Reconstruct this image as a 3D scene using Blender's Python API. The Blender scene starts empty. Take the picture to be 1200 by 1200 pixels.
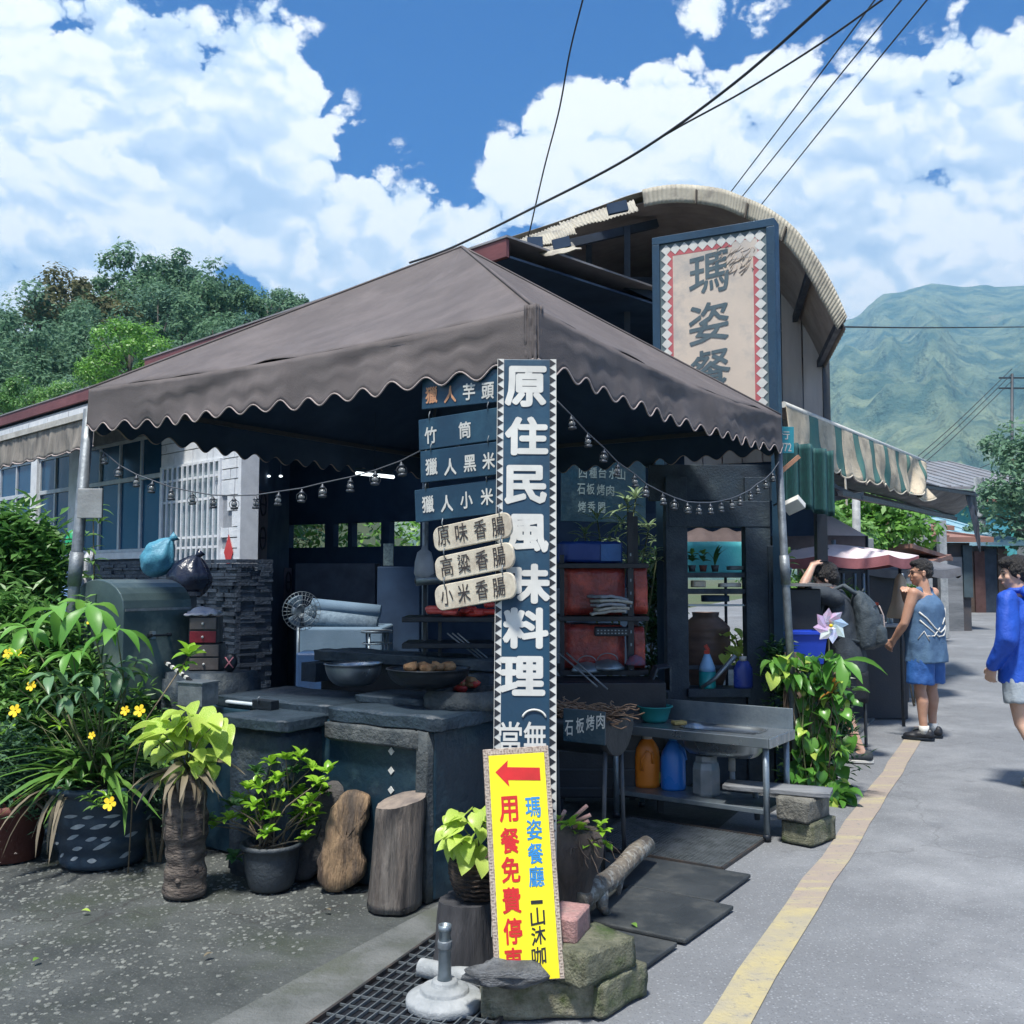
import bpy, bmesh, math, random
import numpy as np
from mathutils import Vector as V, Matrix, noise, Euler
rnd = random.Random(7)
R = math.radians
SC = bpy.context.scene
COL = SC.collection

# ------------------------------------------------------------------ camera
F, PX0, HY = 1163.0, 600.0, 675.0
PITCH = math.atan((HY - 600) / F)
EYE = V((0, 0, 1.55))
cam = bpy.data.cameras.new('camera')
cam.lens = 36 * F / 1200
cam.sensor_width = 36
cam.clip_start = 0.05
cam.clip_end = 30000
cam_o = bpy.data.objects.new('camera', cam)
cam_o.location = EYE
cam_o.rotation_euler = (R(90) + PITCH, 0, 0)
COL.objects.link(cam_o)
SC.camera = cam_o

# ------------------------------------------------------------------ survey helpers: photo bearings -> places on the ground plan
_f = V((0, math.cos(PITCH), math.sin(PITCH)))
_u = V((0, -math.sin(PITCH), math.cos(PITCH)))
def ray(px, py):
    return _f + V((1, 0, 0)) * ((px - 600) / F) + _u * ((600 - py) / F)
def at(px, py, Y):
    d = ray(px, py); return EYE + d * (Y / d.y)
def gz(px, py, z=0.0):
    d = ray(px, py); return EYE + d * ((z - EYE.z) / d.z)
def on_plane(px, py, p0, ang):
    """where the bearing meets the vertical plane through p0 that runs along direction ang"""
    n = V((-math.sin(ang), math.cos(ang), 0)); d = ray(px, py)
    return EYE + d * ((p0 - EYE).dot(n) / d.dot(n))
RD = V((0.469, 0.883, 0))            # along the road, away
RS = V((-0.883, 0.469, 0))           # square to the road, to the left
ANG_R = math.atan2(RD.y, RD.x)
ANG_S = math.atan2(RS.y, RS.x)

# ------------------------------------------------------------------ world: Nishita sky with cumulus
SUN_EL, SUN_AZ = R(68), R(200)       # azimuth clockwise from +Y
w = bpy.data.worlds.new('World'); SC.world = w; w.use_nodes = True
nt = w.node_tree; nt.nodes.clear()
def N(tree, t, **k):
    n = tree.nodes.new(t)
    for a, b in k.items():
        if a.startswith('i_'):
            key = a[2:]
            key = int(key) if key.isdigit() else key.replace('_', ' ')
            n.inputs[key].default_value = b
        else: setattr(n, a, b)
    return n
def mth(tree, op, a, b=None, c=None, clamp=False):
    n = tree.nodes.new('ShaderNodeMath'); n.operation = op; n.use_clamp = clamp
    for i, x in enumerate((a, b, c)):
        if x is None: continue
        if hasattr(x, 'is_linked'): tree.links.new(x, n.inputs[i])
        else: n.inputs[i].default_value = x
    return n.outputs[0]
def L(tree, a, b): tree.links.new(a, b)
sky = N(nt, 'ShaderNodeTexSky', sky_type='NISHITA', sun_disc=False, sun_elevation=SUN_EL, sun_rotation=SUN_AZ,
        altitude=300, air_density=1.0, dust_density=0.35, ozone_density=3.5)
hs = N(nt, 'ShaderNodeHueSaturation', i_Saturation=1.5, i_Value=0.42, i_Hue=0.497)
L(nt, sky.outputs[0], hs.inputs['Color'])
tc = N(nt, 'ShaderNodeTexCoord')
DIR = tc.outputs['Generated']
def vmul(v, s):
    n = N(nt, 'ShaderNodeVectorMath', operation='MULTIPLY'); L(nt, v, n.inputs[0]); n.inputs[1].default_value = s; return n.outputs[0]
def vadd(v, s):
    n = N(nt, 'ShaderNodeVectorMath', operation='ADD'); L(nt, v, n.inputs[0])
    if hasattr(s, 'is_linked'): L(nt, s, n.inputs[1])
    else: n.inputs[1].default_value = s
    return n.outputs[0]
def cloudnoise(v, scale, detail=9, rough=0.56, dist=0.25):
    n = N(nt, 'ShaderNodeTexNoise', i_Scale=scale, i_Detail=detail, i_Roughness=rough, i_Distortion=dist); L(nt, v, n.inputs['Vector']); return n.outputs['Fac']
def billow(v):
    out = None
    for sc, wt in ((7.0, .46), (16.0, .30), (37.0, .24)):
        n = N(nt, 'ShaderNodeTexVoronoi', feature='F1', i_Scale=sc); L(nt, v, n.inputs['Vector'])
        q = mth(nt, 'MULTIPLY', mth(nt, 'SUBTRACT', 1.0, mth(nt, 'MULTIPLY', n.outputs['Distance'], n.outputs['Distance'])), wt)
        out = q if out is None else mth(nt, 'ADD', out, q)
    return out
# cloud groups seen over the village: bearing (photo px, py), angular radius in px, weight
BL = [(40,150,150,1.0),(150,120,150,1.0),(260,150,135,1.0),(110,270,170,1.0),(230,250,130,1.0),(300,270,125,1.0),(350,300,110,1.0),(360,190,55,.6),(0,40,110,.9),(215,70,70,.55),
      (420,320,120,1.0),(520,300,110,1.0),(600,205,70,.85),(680,190,95,1.0),(760,170,90,.95),(840,200,110,1.0),(930,200,120,1.0),(1030,170,130,1.0),
      (1130,150,130,1.0),(1190,230,160,1.0),(1060,270,130,1.0),(960,290,110,.9),(700,270,110,.95),(820,20,85,.62),(780,0,60,.4),(1000,115,80,.5),
      (480,190,55,.47),(545,185,45,.45),(1130,330,170,1.0),(1060,340,120,1.0),(930,260,120,1.0),(0,340,120,.7),(200,340,140,.8)]
tot = None
for px, py, rad, wt in BL:
    c = ray(px, py).normalized()
    d = N(nt, 'ShaderNodeVectorMath', operation='DISTANCE'); L(nt, DIR, d.inputs[0]); d.inputs[1].default_value = c
    a = rad / 1250.0
    q = mth(nt, 'MULTIPLY', d.outputs['Value'], 1 / a); q = mth(nt, 'MULTIPLY', q, q); q = mth(nt, 'MULTIPLY', q, -0.85)
    g = mth(nt, 'MULTIPLY', mth(nt, 'EXPONENT', q), wt)
    tot = g if tot is None else mth(nt, 'MAXIMUM', tot, g)
# elsewhere the same broken cumulus goes on
lowf = cloudnoise(vadd(DIR, (3.1, 1.7, 0.4)), 2.2, 3, 0.5, 0.0)
gen = mth(nt, 'MULTIPLY_ADD', lowf, 2.6, -0.85)
vd = N(nt, 'ShaderNodeVectorMath', operation='DISTANCE'); L(nt, DIR, vd.inputs[0]); vd.inputs[1].default_value = ray(600, 300).normalized()
mr = N(nt, 'ShaderNodeMapRange', interpolation_type='SMOOTHSTEP'); L(nt, vd.outputs['Value'], mr.inputs[0])
mr.inputs[1].default_value = 0.55; mr.inputs[2].default_value = 0.95
mx = mth(nt, 'MULTIPLY', gen, mr.outputs[0])
mask = mth(nt, 'MULTIPLY', mth(nt, 'MAXIMUM', tot, mx), 1.12)
sq0 = vmul(DIR, (1.0, 1.0, 1.3))
wn = N(nt, 'ShaderNodeTexNoise', i_Scale=5.0, i_Detail=7, i_Roughness=0.62); L(nt, sq0, wn.inputs['Vector'])
wv = N(nt, 'ShaderNodeVectorMath', operation='MULTIPLY_ADD'); L(nt, wn.outputs['Color'], wv.inputs[0]); wv.inputs[1].default_value = (.16, .16, .16); L(nt, sq0, wv.inputs[2])
sq = wv.outputs[0]
n1 = cloudnoise(sq0, 6.0, 9, 0.62, 0.0)
b1 = billow(sq)
shape = mth(nt, 'ADD', mth(nt, 'MULTIPLY', mth(nt, 'SUBTRACT', n1, 0.5), 1.5), mth(nt, 'MULTIPLY', mth(nt, 'SUBTRACT', b1, 0.78), 1.5))
dens0 = mth(nt, 'ADD', mask, shape)
dm = N(nt, 'ShaderNodeMapRange', interpolation_type='SMOOTHSTEP'); L(nt, dens0, dm.inputs[0]); dm.inputs[1].default_value = 0.36; dm.inputs[2].default_value = 0.50
# light on the clouds: relief of the billows towards the sun, broad greys in the thick parts
b2 = billow(vadd(sq, (0.006, -0.004, 0.020)))
rel = mth(nt, 'SUBTRACT', b1, b2)
big = cloudnoise(vadd(DIR, (0.3, 5.1, 1.4)), 4.0, 4, 0.5, 0.3)
lit = mth(nt, 'ADD', mth(nt, 'MULTIPLY_ADD', rel, 2.0, 0.84), mth(nt, 'MULTIPLY', mth(nt, 'SUBTRACT', big, 0.52), 1.5))
lit = mth(nt, 'ADD', lit, mth(nt, 'MULTIPLY', mth(nt, 'SUBTRACT', b1, 0.78), 0.9))
lit = mth(nt, 'ADD', lit, mth(nt, 'MULTIPLY', mth(nt, 'MAXIMUM', mth(nt, 'SUBTRACT', dens0, 0.85), 0.0), -0.45), clamp=True)
cr = N(nt, 'ShaderNodeValToRGB'); L(nt, lit, cr.inputs[0])
e = cr.color_ramp.elements; e[0].position = 0.12; e[0].color = (0.50, 0.62, 0.80, 1); e[1].position = 0.85; e[1].color = (1, 1, 1, 1)
em = cr.color_ramp.elements.new(0.55); em.color = (0.70, 0.79, 0.90, 1)
cl = N(nt, 'ShaderNodeVectorMath', operation='SCALE'); L(nt, cr.outputs[0], cl.inputs[0]); cl.inputs['Scale'].default_value = 4.1
mixc = N(nt, 'ShaderNodeMix', data_type='RGBA'); L(nt, dm.outputs[0], mixc.inputs['Factor'])
tint = N(nt, 'ShaderNodeVectorMath', operation='MULTIPLY'); L(nt, hs.outputs[0], tint.inputs[0]); tint.inputs[1].default_value = (.0, .60, .98); L(nt, tint.outputs[0], mixc.inputs['A']); L(nt, cl.outputs[0], mixc.inputs['B'])
bg = N(nt, 'ShaderNodeBackground', i_Strength=0.13); L(nt, mixc.outputs['Result'], bg.inputs['Color'])
wo = N(nt, 'ShaderNodeOutputWorld'); L(nt, bg.outputs[0], wo.inputs['Surface'])

w.cycles.sampling_method = 'MANUAL'; w.cycles.sample_map_resolution = 512
# ------------------------------------------------------------------ sun and exposure
sl = bpy.data.lights.new('sun', 'SUN'); sl.energy = 3.1; sl.angle = R(7); sl.color = (1, 0.955, 0.88)
so = bpy.data.objects.new('sun', sl); COL.objects.link(so)
sd = V((math.sin(SUN_AZ) * math.cos(SUN_EL), math.cos(SUN_AZ) * math.cos(SUN_EL), math.sin(SUN_EL)))
so.rotation_euler = sd.to_track_quat('Z', 'Y').to_euler()
SC.view_settings.view_transform = 'Standard'
SC.view_settings.look = 'None'
SC.view_settings.gamma = 1
SC.view_settings.use_curve_mapping = False
SC.view_settings.exposure = 1.35
SC.render.engine = 'CYCLES'
SC.cycles.use_denoising = True
SC.cycles.max_bounces = 6; SC.cycles.diffuse_bounces = 3; SC.cycles.glossy_bounces = 3; SC.cycles.transmission_bounces = 5
SC.cycles.transparent_max_bounces = 12; SC.cycles.volume_bounces = 0; SC.cycles.use_adaptive_sampling = True
SC.cycles.caustics_reflective = False; SC.cycles.caustics_refractive = False

# ------------------------------------------------------------------ materials
_mats = {}
def mat(name, col, rough=0.7, metal=0.0, col2=None, scale=6.0, bump=0.15, bscale=60.0, stretch=(1, 1, 1), contrast=(0.35, 0.65), trans=0.0, spec=0.5, detail=6, third=None, tscale=2.0, sub=0.0, alpha=1.0, world=False, coat=0.0, bdist=0.02):
    if name in _mats: return _mats[name]
    m = bpy.data.materials.new(name); m.use_nodes = True
    t = m.node_tree; b = t.nodes['Principled BSDF']
    if col2 is None: col2 = tuple(c * 0.72 for c in col)
    tcn = N(t, 'ShaderNodeTexCoord')
    mp = N(t, 'ShaderNodeMapping'); mp.inputs['Scale'].default_value = stretch
    if world:
        geo = N(t, 'ShaderNodeNewGeometry'); L(t, geo.outputs['Position'], mp.inputs['Vector'])
    else:
        L(t, tcn.outputs['Object'], mp.inputs['Vector'])
        oi = N(t, 'ShaderNodeObjectInfo')
        L(t, mth(t, 'MULTIPLY', oi.outputs['Random'], 37.0), mp.inputs['Location'])
    n1 = N(t, 'ShaderNodeTexNoise', i_Scale=scale, i_Detail=detail, i_Roughness=0.6); L(t, mp.outputs[0], n1.inputs['Vector'])
    r1 = N(t, 'ShaderNodeMapRange'); L(t, n1.outputs['Fac'], r1.inputs[0]); r1.inputs[1].default_value = contrast[0]; r1.inputs[2].default_value = contrast[1]
    mx = N(t, 'ShaderNodeMix', data_type='RGBA'); L(t, r1.outputs[0], mx.inputs['Factor'])
    mx.inputs['A'].default_value = (*col, 1); mx.inputs['B'].default_value = (*col2, 1)
    out = mx.outputs['Result']
    if third is not None:
        n3 = N(t, 'ShaderNodeTexNoise', i_Scale=tscale, i_Detail=5, i_Roughness=0.65); L(t, mp.outputs[0], n3.inputs['Vector'])
        r3 = N(t, 'ShaderNodeMapRange'); L(t, n3.outputs['Fac'], r3.inputs[0]); r3.inputs[1].default_value = 0.5; r3.inputs[2].default_value = 0.68
        m3 = N(t, 'ShaderNodeMix', data_type='RGBA'); L(t, r3.outputs[0], m3.inputs['Factor']); L(t, out, m3.inputs['A']); m3.inputs['B'].default_value = (*third, 1)
        out = m3.outputs['Result']
    L(t, out, b.inputs['Base Color'])
    rr = N(t, 'ShaderNodeMapRange'); L(t, n1.outputs['Fac'], rr.inputs[0]); rr.inputs[1].default_value = 0.3; rr.inputs[2].default_value = 0.7
    rr.inputs[3].default_value = max(0.03, rough - 0.1); rr.inputs[4].default_value = min(1, rough + 0.12)
    L(t, rr.outputs[0], b.inputs['Roughness'])
    b.inputs['Metallic'].default_value = metal
    b.inputs['Specular IOR Level'].default_value = spec
    b.inputs['Transmission Weight'].default_value = trans
    b.inputs['Coat Weight'].default_value = coat
    if alpha < 1: b.inputs['Alpha'].default_value = alpha
    if sub: b.inputs['Subsurface Weight'].default_value = sub; b.inputs['Subsurface Radius'].default_value = (.02, .008, .004)
    if bump:
        n2 = N(t, 'ShaderNodeTexNoise', i_Scale=bscale, i_Detail=5, i_Roughness=0.6); L(t, mp.outputs[0], n2.inputs['Vector'])
        ad = mth(t, 'ADD', n2.outputs['Fac'], n1.outputs['Fac'])
        bp = N(t, 'ShaderNodeBump', i_Strength=bump, i_Distance=bdist); L(t, ad, bp.inputs['Height']); L(t, bp.outputs[0], b.inputs['Normal'])
    _mats[name] = m
    return m
def leafmat(name, col, col2, vein=None, gloss=0.4, trans=0.35, scale=3.0):
    """leaf: reflecting front and translucent body, mottled per leaf"""
    if name in _mats: return _mats[name]
    m = bpy.data.materials.new(name); m.use_nodes = True
    t = m.node_tree; b = t.nodes['Principled BSDF']; outn = t.nodes['Material Output']
    oi = N(t, 'ShaderNodeObjectInfo'); geo = N(t, 'ShaderNodeNewGeometry')
    no = N(t, 'ShaderNodeTexNoise', i_Scale=scale, i_Detail=3); L(t, geo.outputs['Position'], no.inputs['Vector'])
    r = mth(t, 'ADD', mth(t, 'MULTIPLY', oi.outputs['Random'], 0.5), mth(t, 'MULTIPLY', geo.outputs['Random Per Island'], 0.5))
    r = mth(t, 'ADD', r, mth(t, 'MULTIPLY_ADD', no.outputs['Fac'], 1.6, -0.8), clamp=True)
    mx = N(t, 'ShaderNodeMix', data_type='RGBA'); L(t, r, mx.inputs['Factor']); mx.inputs['A'].default_value = (*col, 1); mx.inputs['B'].default_value = (*col2, 1)
    out = mx.outputs['Result']
    if vein is not None:
        tcn = N(t, 'ShaderNodeTexCoord'); n3 = N(t, 'ShaderNodeTexNoise', i_Scale=38.0, i_Detail=3); L(t, tcn.outputs['Object'], n3.inputs['Vector'])
        r3 = N(t, 'ShaderNodeMapRange'); L(t, n3.outputs['Fac'], r3.inputs[0]); r3.inputs[1].default_value = 0.42; r3.inputs[2].default_value = 0.58
        m3 = N(t, 'ShaderNodeMix', data_type='RGBA'); L(t, r3.outputs[0], m3.inputs['Factor']); L(t, out, m3.inputs['A']); m3.inputs['B'].default_value = (*vein, 1); out = m3.outputs['Result']
    L(t, out, b.inputs['Base Color']); b.inputs['Roughness'].default_value = gloss
    b.inputs['Specular IOR Level'].default_value = 0.45
    tr = N(t, 'ShaderNodeBsdfTranslucent'); L(t, out, tr.inputs['Color'])
    ms = N(t, 'ShaderNodeMixShader'); ms.inputs[0].default_value = trans
    L(t, b.outputs[0], ms.inputs[1]); L(t, tr.outputs[0], ms.inputs[2]); L(t, ms.outputs[0], outn.inputs['Surface'])
    _mats[name] = m
    return m

# ------------------------------------------------------------------ mesh builder
def TR(loc=(0, 0, 0), rz=0.0, rx=0.0, ry=0.0, s=1.0):
    return Matrix.Translation(V(loc)) @ Euler((rx, ry, rz)).to_matrix().to_4x4() @ Matrix.Scale(s, 4)
class MB:
    def __init__(s): s.v = []; s.f = []; s.sm = []
    def add(s, vs, fs, M=None, smooth=False):
        b = len(s.v)
        s.v += [tuple(M @ V(v)) for v in vs] if M is not None else [tuple(v) for v in vs]
        s.f += [tuple(i + b for i in f) for f in fs]; s.sm += [smooth] * len(fs)
        return s
    def box(s, x0, x1, y0, y1, z0, z1, M=None):
        return s.add([(x0, y0, z0), (x1, y0, z0), (x1, y1, z0), (x0, y1, z0), (x0, y0, z1), (x1, y0, z1), (x1, y1, z1), (x0, y1, z1)],
                     [(0, 3, 2, 1), (4, 5, 6, 7), (0, 1, 5, 4), (1, 2, 6, 5), (2, 3, 7, 6), (3, 0, 4, 7)], M)
    def beam(s, a, b, wx, wz):
        """rectangular bar from a to b"""
        a = V(a); b = V(b); d = b - a; l = d.length
        if l < 1e-6: return s
        q = d.to_track_quat('Y', 'Z').to_matrix().to_4x4()
        return s.box(-wx / 2, wx / 2, 0, l, -wz / 2, wz / 2, Matrix.Translation(a) @ q)
    def tube(s, pts, r, n=8, M=None, caps=True):
        pts = [V(p) for p in pts]; k = len(pts)
        rs = [r] * k if not isinstance(r, (list, tuple)) else list(r)
        vs = []; fs = []; side = None
        for i, p in enumerate(pts):
            d = (pts[min(i + 1, k - 1)] - pts[max(i - 1, 0)])
            d = d.normalized() if d.length > 1e-9 else V((0, 0, 1))
            if side is None:
                side = d.cross(V((0, 0, 1)) if abs(d.z) < 0.95 else V((1, 0, 0))).normalized()
            else:
                side = (side - d * side.dot(d))
                side = side.normalized() if side.length > 1e-6 else d.orthogonal().normalized()
            o = d.cross(side)
            for j in range(n):
                a = 2 * math.pi * j / n
                vs.append(p + (side * math.cos(a) + o * math.sin(a)) * rs[i])
        for i in range(k - 1):
            for j in range(n):
                fs.append((i * n + j, i * n + (j + 1) % n, (i + 1) * n + (j + 1) % n, (i + 1) * n + j))
        b = len(s.v); s.add(vs, fs, M, True)
        if caps:
            s.f += [tuple(b + j for j in reversed(range(n))), tuple(b + (k - 1) * n + j for j in range(n))]; s.sm += [False, False]
        return s
    def lathe(s, prof, n=24, M=None, smooth=True, wob=0.0, seed=0):
        vs = []; fs = []
        for i, (r, z) in enumerate(prof):
            for j in range(n):
                a = 2 * math.pi * j / n
                rr = r * (1 + wob * noise.noise(V((math.cos(a) * 1.3 + seed, math.sin(a) * 1.3, z * 5))))
                vs.append((rr * math.cos(a), rr * math.sin(a), z))
        for i in range(len(prof) - 1):
            for j in range(n):
                fs.append((i * n + j, i * n + (j + 1) % n, (i + 1) * n + (j + 1) % n, (i + 1) * n + j))
        b = len(s.v); s.add(vs, fs, M, smooth)
        if prof[0][0] > 1e-5: s.f.append(tuple(b + j for j in reversed(range(n)))); s.sm.append(False)
        if prof[-1][0] > 1e-5: s.f.append(tuple(b + (len(prof) - 1) * n + j for j in range(n))); s.sm.append(False)
        return s
    def prism(s, poly, z0, z1, M=None):
        n = len(poly)
        vs = [(x, y, z0) for x, y in poly] + [(x, y, z1) for x, y in poly]
        fs = [tuple(reversed(range(n))), tuple(range(n, 2 * n))] + [(i, (i + 1) % n, n + (i + 1) % n, n + i) for i in range(n)]
        return s.add(vs, fs, M)
    def grid(s, fn, nu, nv, M=None, smooth=True):
        vs = [fn(i / nu, j / nv) for j in range(nv + 1) for i in range(nu + 1)]
        fs = [(j * (nu + 1) + i, j * (nu + 1) + i + 1, (j + 1) * (nu + 1) + i + 1, (j + 1) * (nu + 1) + i) for j in range(nv) for i in range(nu)]
        return s.add(vs, fs, M, smooth)
    def ball(s, c, r, n=10, M=None, jit=0.0, seed=0.0):
        rx, ry, rz = (r, r, r) if not isinstance(r, (tuple, list)) else r
        vs = [(0, 0, -1)]; m = max(4, n // 2)
        for i in range(1, m):
            ph = -math.pi / 2 + math.pi * i / m
            for j in range(n):
                a = 2 * math.pi * j / n; vs.append((math.cos(ph) * math.cos(a), math.cos(ph) * math.sin(a), math.sin(ph)))
        vs.append((0, 0, 1)); fs = []
        for j in range(n): fs.append((0, 1 + (j + 1) % n, 1 + j))
        for i in range(m - 2):
            for j in range(n): fs.append((1 + i * n + j, 1 + i * n + (j + 1) % n, 1 + (i + 1) * n + (j + 1) % n, 1 + (i + 1) * n + j))
        t = len(vs) - 1; o = 1 + (m - 2) * n
        for j in range(n): fs.append((t, o + j, o + (j + 1) % n))
        out = []
        for v in vs:
            k = 1 + (jit * noise.noise(V(v) * 1.7 + V((seed, seed * 2, 0))) if jit else 0)
            out.append((c[0] + v[0] * rx * k, c[1] + v[1] * ry * k, c[2] + v[2] * rz * k))
        return s.add(out, fs, M, True)
    def mesh(s, name):
        me = bpy.data.meshes.new(name); me.from_pydata(s.v, [], s.f); me.polygons.foreach_set('use_smooth', s.sm); me.update(); return me
    def build(s, name, m=None, parent=None, bevel=0.0, loc=None, rot=None, solid=0.0, sub=0, seg=2, kind=None):
        me = s.mesh(name)
        return link(name, me, m, parent, bevel, loc, rot, solid, sub, seg, kind)
def link(name, me, m=None, parent=None, bevel=0.0, loc=None, rot=None, solid=0.0, sub=0, seg=2, kind=None):
    if m is not None and len(me.materials) == 0: me.materials.append(m)
    o = bpy.data.objects.new(name, me); COL.objects.link(o)
    if parent is not None: o.parent = parent
    if loc is not None: o.location = loc
    if rot is not None: o.rotation_euler = rot
    if solid: md = o.modifiers.new('solid', 'SOLIDIFY'); md.thickness = solid; md.offset = 0
    if sub: md = o.modifiers.new('sub', 'SUBSURF'); md.levels = sub; md.render_levels = sub
    if bevel: md = o.modifiers.new('bevel', 'BEVEL'); md.width = bevel; md.segments = seg; md.limit_method = 'ANGLE'; md.angle_limit = R(40)
    if kind: o['kind'] = kind
    return o
def tag(o, label=None, cat=None, group=None, kind=None):
    if label: o['label'] = label
    if cat: o['category'] = cat
    if group: o['group'] = group
    if kind: o['kind'] = kind
    return o
def thing(name, label, cat, loc=(0, 0, 0), rz=0.0, group=None):
    o = bpy.data.objects.new(name, None); o.empty_display_size = 0.1; COL.objects.link(o)
    o.location = loc; o.rotation_euler = (0, 0, rz)
    return tag(o, label, cat, group)
def kids(o): return [c for c in COL.objects if c.parent == o]
def copy_tree(o, parent=None, tree=None):
    if tree is None:
        tree = {}
        for c in COL.objects:
            if c.parent: tree.setdefault(c.parent.name, []).append(c)
    c = o.copy(); COL.objects.link(c)
    if parent is not None: c.parent = parent
    for ch in tree.get(o.name, []): copy_tree(ch, c, tree)
    return c
def rough_block(mb, sx, sy, sz, M=None, amp=0.01, n=6, seed=0):
    """a hewn block: subdivided box with worn faces"""
    bm = bmesh.new(); bmesh.ops.create_cube(bm, size=1)
    bmesh.ops.bevel(bm, geom=bm.edges[:], offset=0.04, segments=2, affect='EDGES')
    bmesh.ops.subdivide_edges(bm, edges=[e_ for e_ in bm.edges if e_.calc_length() > .3], cuts=n, use_grid_fill=True)
    bm.verts.ensure_lookup_table(); bm.verts.index_update()
    vs = []
    for v in bm.verts:
        p = V((v.co.x * sx, v.co.y * sy, v.co.z * sz))
        d = noise.noise_vector(p * 7 + V((seed, 0, seed))) * amp + noise.noise_vector(p * 25 + V((seed, 0, seed))) * amp * .4
        vs.append(p + d)
    fs = [tuple(v.index for v in f.verts) for f in bm.faces]; bm.free()
    return mb.add(vs, fs, M, True)

# ------------------------------------------------------------------ lettering (Blender's built-in face)
_gl = {}
def glyph(ch, bold=0.0):
    k = (ch, bold)
    if k in _gl: return _gl[k]
    cu = bpy.data.curves.new('glyph', 'FONT'); cu.body = ch; cu.resolution_u = 2; cu.fill_mode = 'FRONT'
    ob = bpy.data.objects.new('glyph', cu); COL.objects.link(ob)
    dg = bpy.context.evaluated_depsgraph_get(); dg.update()
    me = bpy.data.meshes.new_from_object(ob.evaluated_get(dg))
    vs = [tuple(v.co) for v in me.vertices]; fs = [tuple(p.vertices) for p in me.polygons]
    bpy.data.objects.remove(ob); bpy.data.curves.remove(cu); bpy.data.meshes.remove(me)
    if vs:
        xs = [v[0] for v in vs]; ys = [v[1] for v in vs]
        cx, cy = (min(xs) + max(xs)) / 2, (min(ys) + max(ys)) / 2; sx = max(xs) - min(xs); sy = max(ys) - min(ys)
        vs = [((v[0] - cx) / sx, (v[1] - cy) / sy) for v in vs]
    _gl[k] = (vs, fs); return _gl[k]
def put(mb, ch, x, z, w_, h_, y=-0.002, bold=0.02, slant=0.0, rot=0.0):
    """one character on the board's face (x right, z up, facing -y); bold widens the brush stroke"""
    vs, fs = glyph(ch); c_, s_ = math.cos(rot), math.sin(rot)
    b = bold * 1.15; offs = [(0, 0)] + ([(b * math.cos(k * math.pi / 4), b * math.sin(k * math.pi / 4)) for k in range(8)] if bold else [])
    for q, (ox, oz) in enumerate(offs):
        out = []
        for a, d in vs:
            X, Z = (a * (1 - 2 * b) + ox) * w_, (d * (1 - 2 * b) + oz) * h_
            X, Z = X * c_ - Z * s_, X * s_ + Z * c_
            out.append((x + X, y - q * 0.00008, z + Z + slant * X))
        mb.add(out, fs)
    return mb
# ------------------------------------------------------------------ ground, road, yard
def rise(y): return 0.0 if y < 15 else 0.0267 * (y - 15) * min(1, (y - 15) / 6) if y < 75 else 1.6
def sheet(name, pts, z, m, cut=1.0, kind='structure'):
    """flat sheet over a ground polygon, cut fine enough to follow the climb of the road"""
    bm = bmesh.new(); vs = [bm.verts.new((p[0], p[1], 0)) for p in pts]; bm.faces.new(vs)
    ys = [p[1] for p in pts]; y = max(min(ys), 10)
    while y < min(max(ys), 80):
        y += 4.0
        bmesh.ops.bisect_plane(bm, geom=bm.verts[:] + bm.edges[:] + bm.faces[:], plane_co=(0, y, 0), plane_no=(0, 1, 0))
    for v in bm.verts: v.co.z = rise(v.co.y) + z
    me = bpy.data.meshes.new(name); bm.normal_update(); bm.to_mesh(me); bm.free()
    return link(name, me, m, kind=kind)
R0_ = gz(847, 1200); LD = (gz(1061, 880) - R0_).normalized(); LN = V((LD.y, -LD.x, 0))
def road_pt(s, l): p = R0_ + LD * s + LN * l; return (p.x, p.y)     # s metres along, l metres to the right of the line

M_asph = mat('asphalt', (0.185, 0.197, 0.21), 0.85, col2=(0.135, 0.143, 0.155), scale=1.1, bump=0.5, bscale=55, contrast=(.3, .7), world=True, third=(0.25, 0.262, 0.275), tscale=0.6)
def speckle(m, sc, col, lo, hi, col2=None, amt=1.0):
    """aggregate: small stones of their own colour in the surface"""
    t = m.node_tree; b = t.nodes['Principled BSDF']; src = b.inputs['Base Color'].links[0].from_socket
    geo = N(t, 'ShaderNodeNewGeometry'); vo = N(t, 'ShaderNodeTexVoronoi', i_Scale=sc); L(t, geo.outputs['Position'], vo.inputs['Vector'])
    r_ = N(t, 'ShaderNodeMapRange'); L(t, vo.outputs['Distance'], r_.inputs[0]); r_.inputs[1].default_value = lo; r_.inputs[2].default_value = hi
    r_.inputs[3].default_value = 1; r_.inputs[4].default_value = 0
    sp = N(t, 'ShaderNodeSeparateColor'); L(t, vo.outputs['Color'], sp.inputs[0])
    k = mth(t, 'MULTIPLY', r_.outputs[0], mth(t, 'MULTIPLY', mth(t, 'GREATER_THAN', sp.outputs[0], 0.45), amt))
    mx = N(t, 'ShaderNodeMix', data_type='RGBA'); L(t, k, mx.inputs['Factor']); L(t, src, mx.inputs['A']); mx.inputs['B'].default_value = (*col, 1)
    L(t, mx.outputs['Result'], b.inputs['Base Color'])
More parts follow.
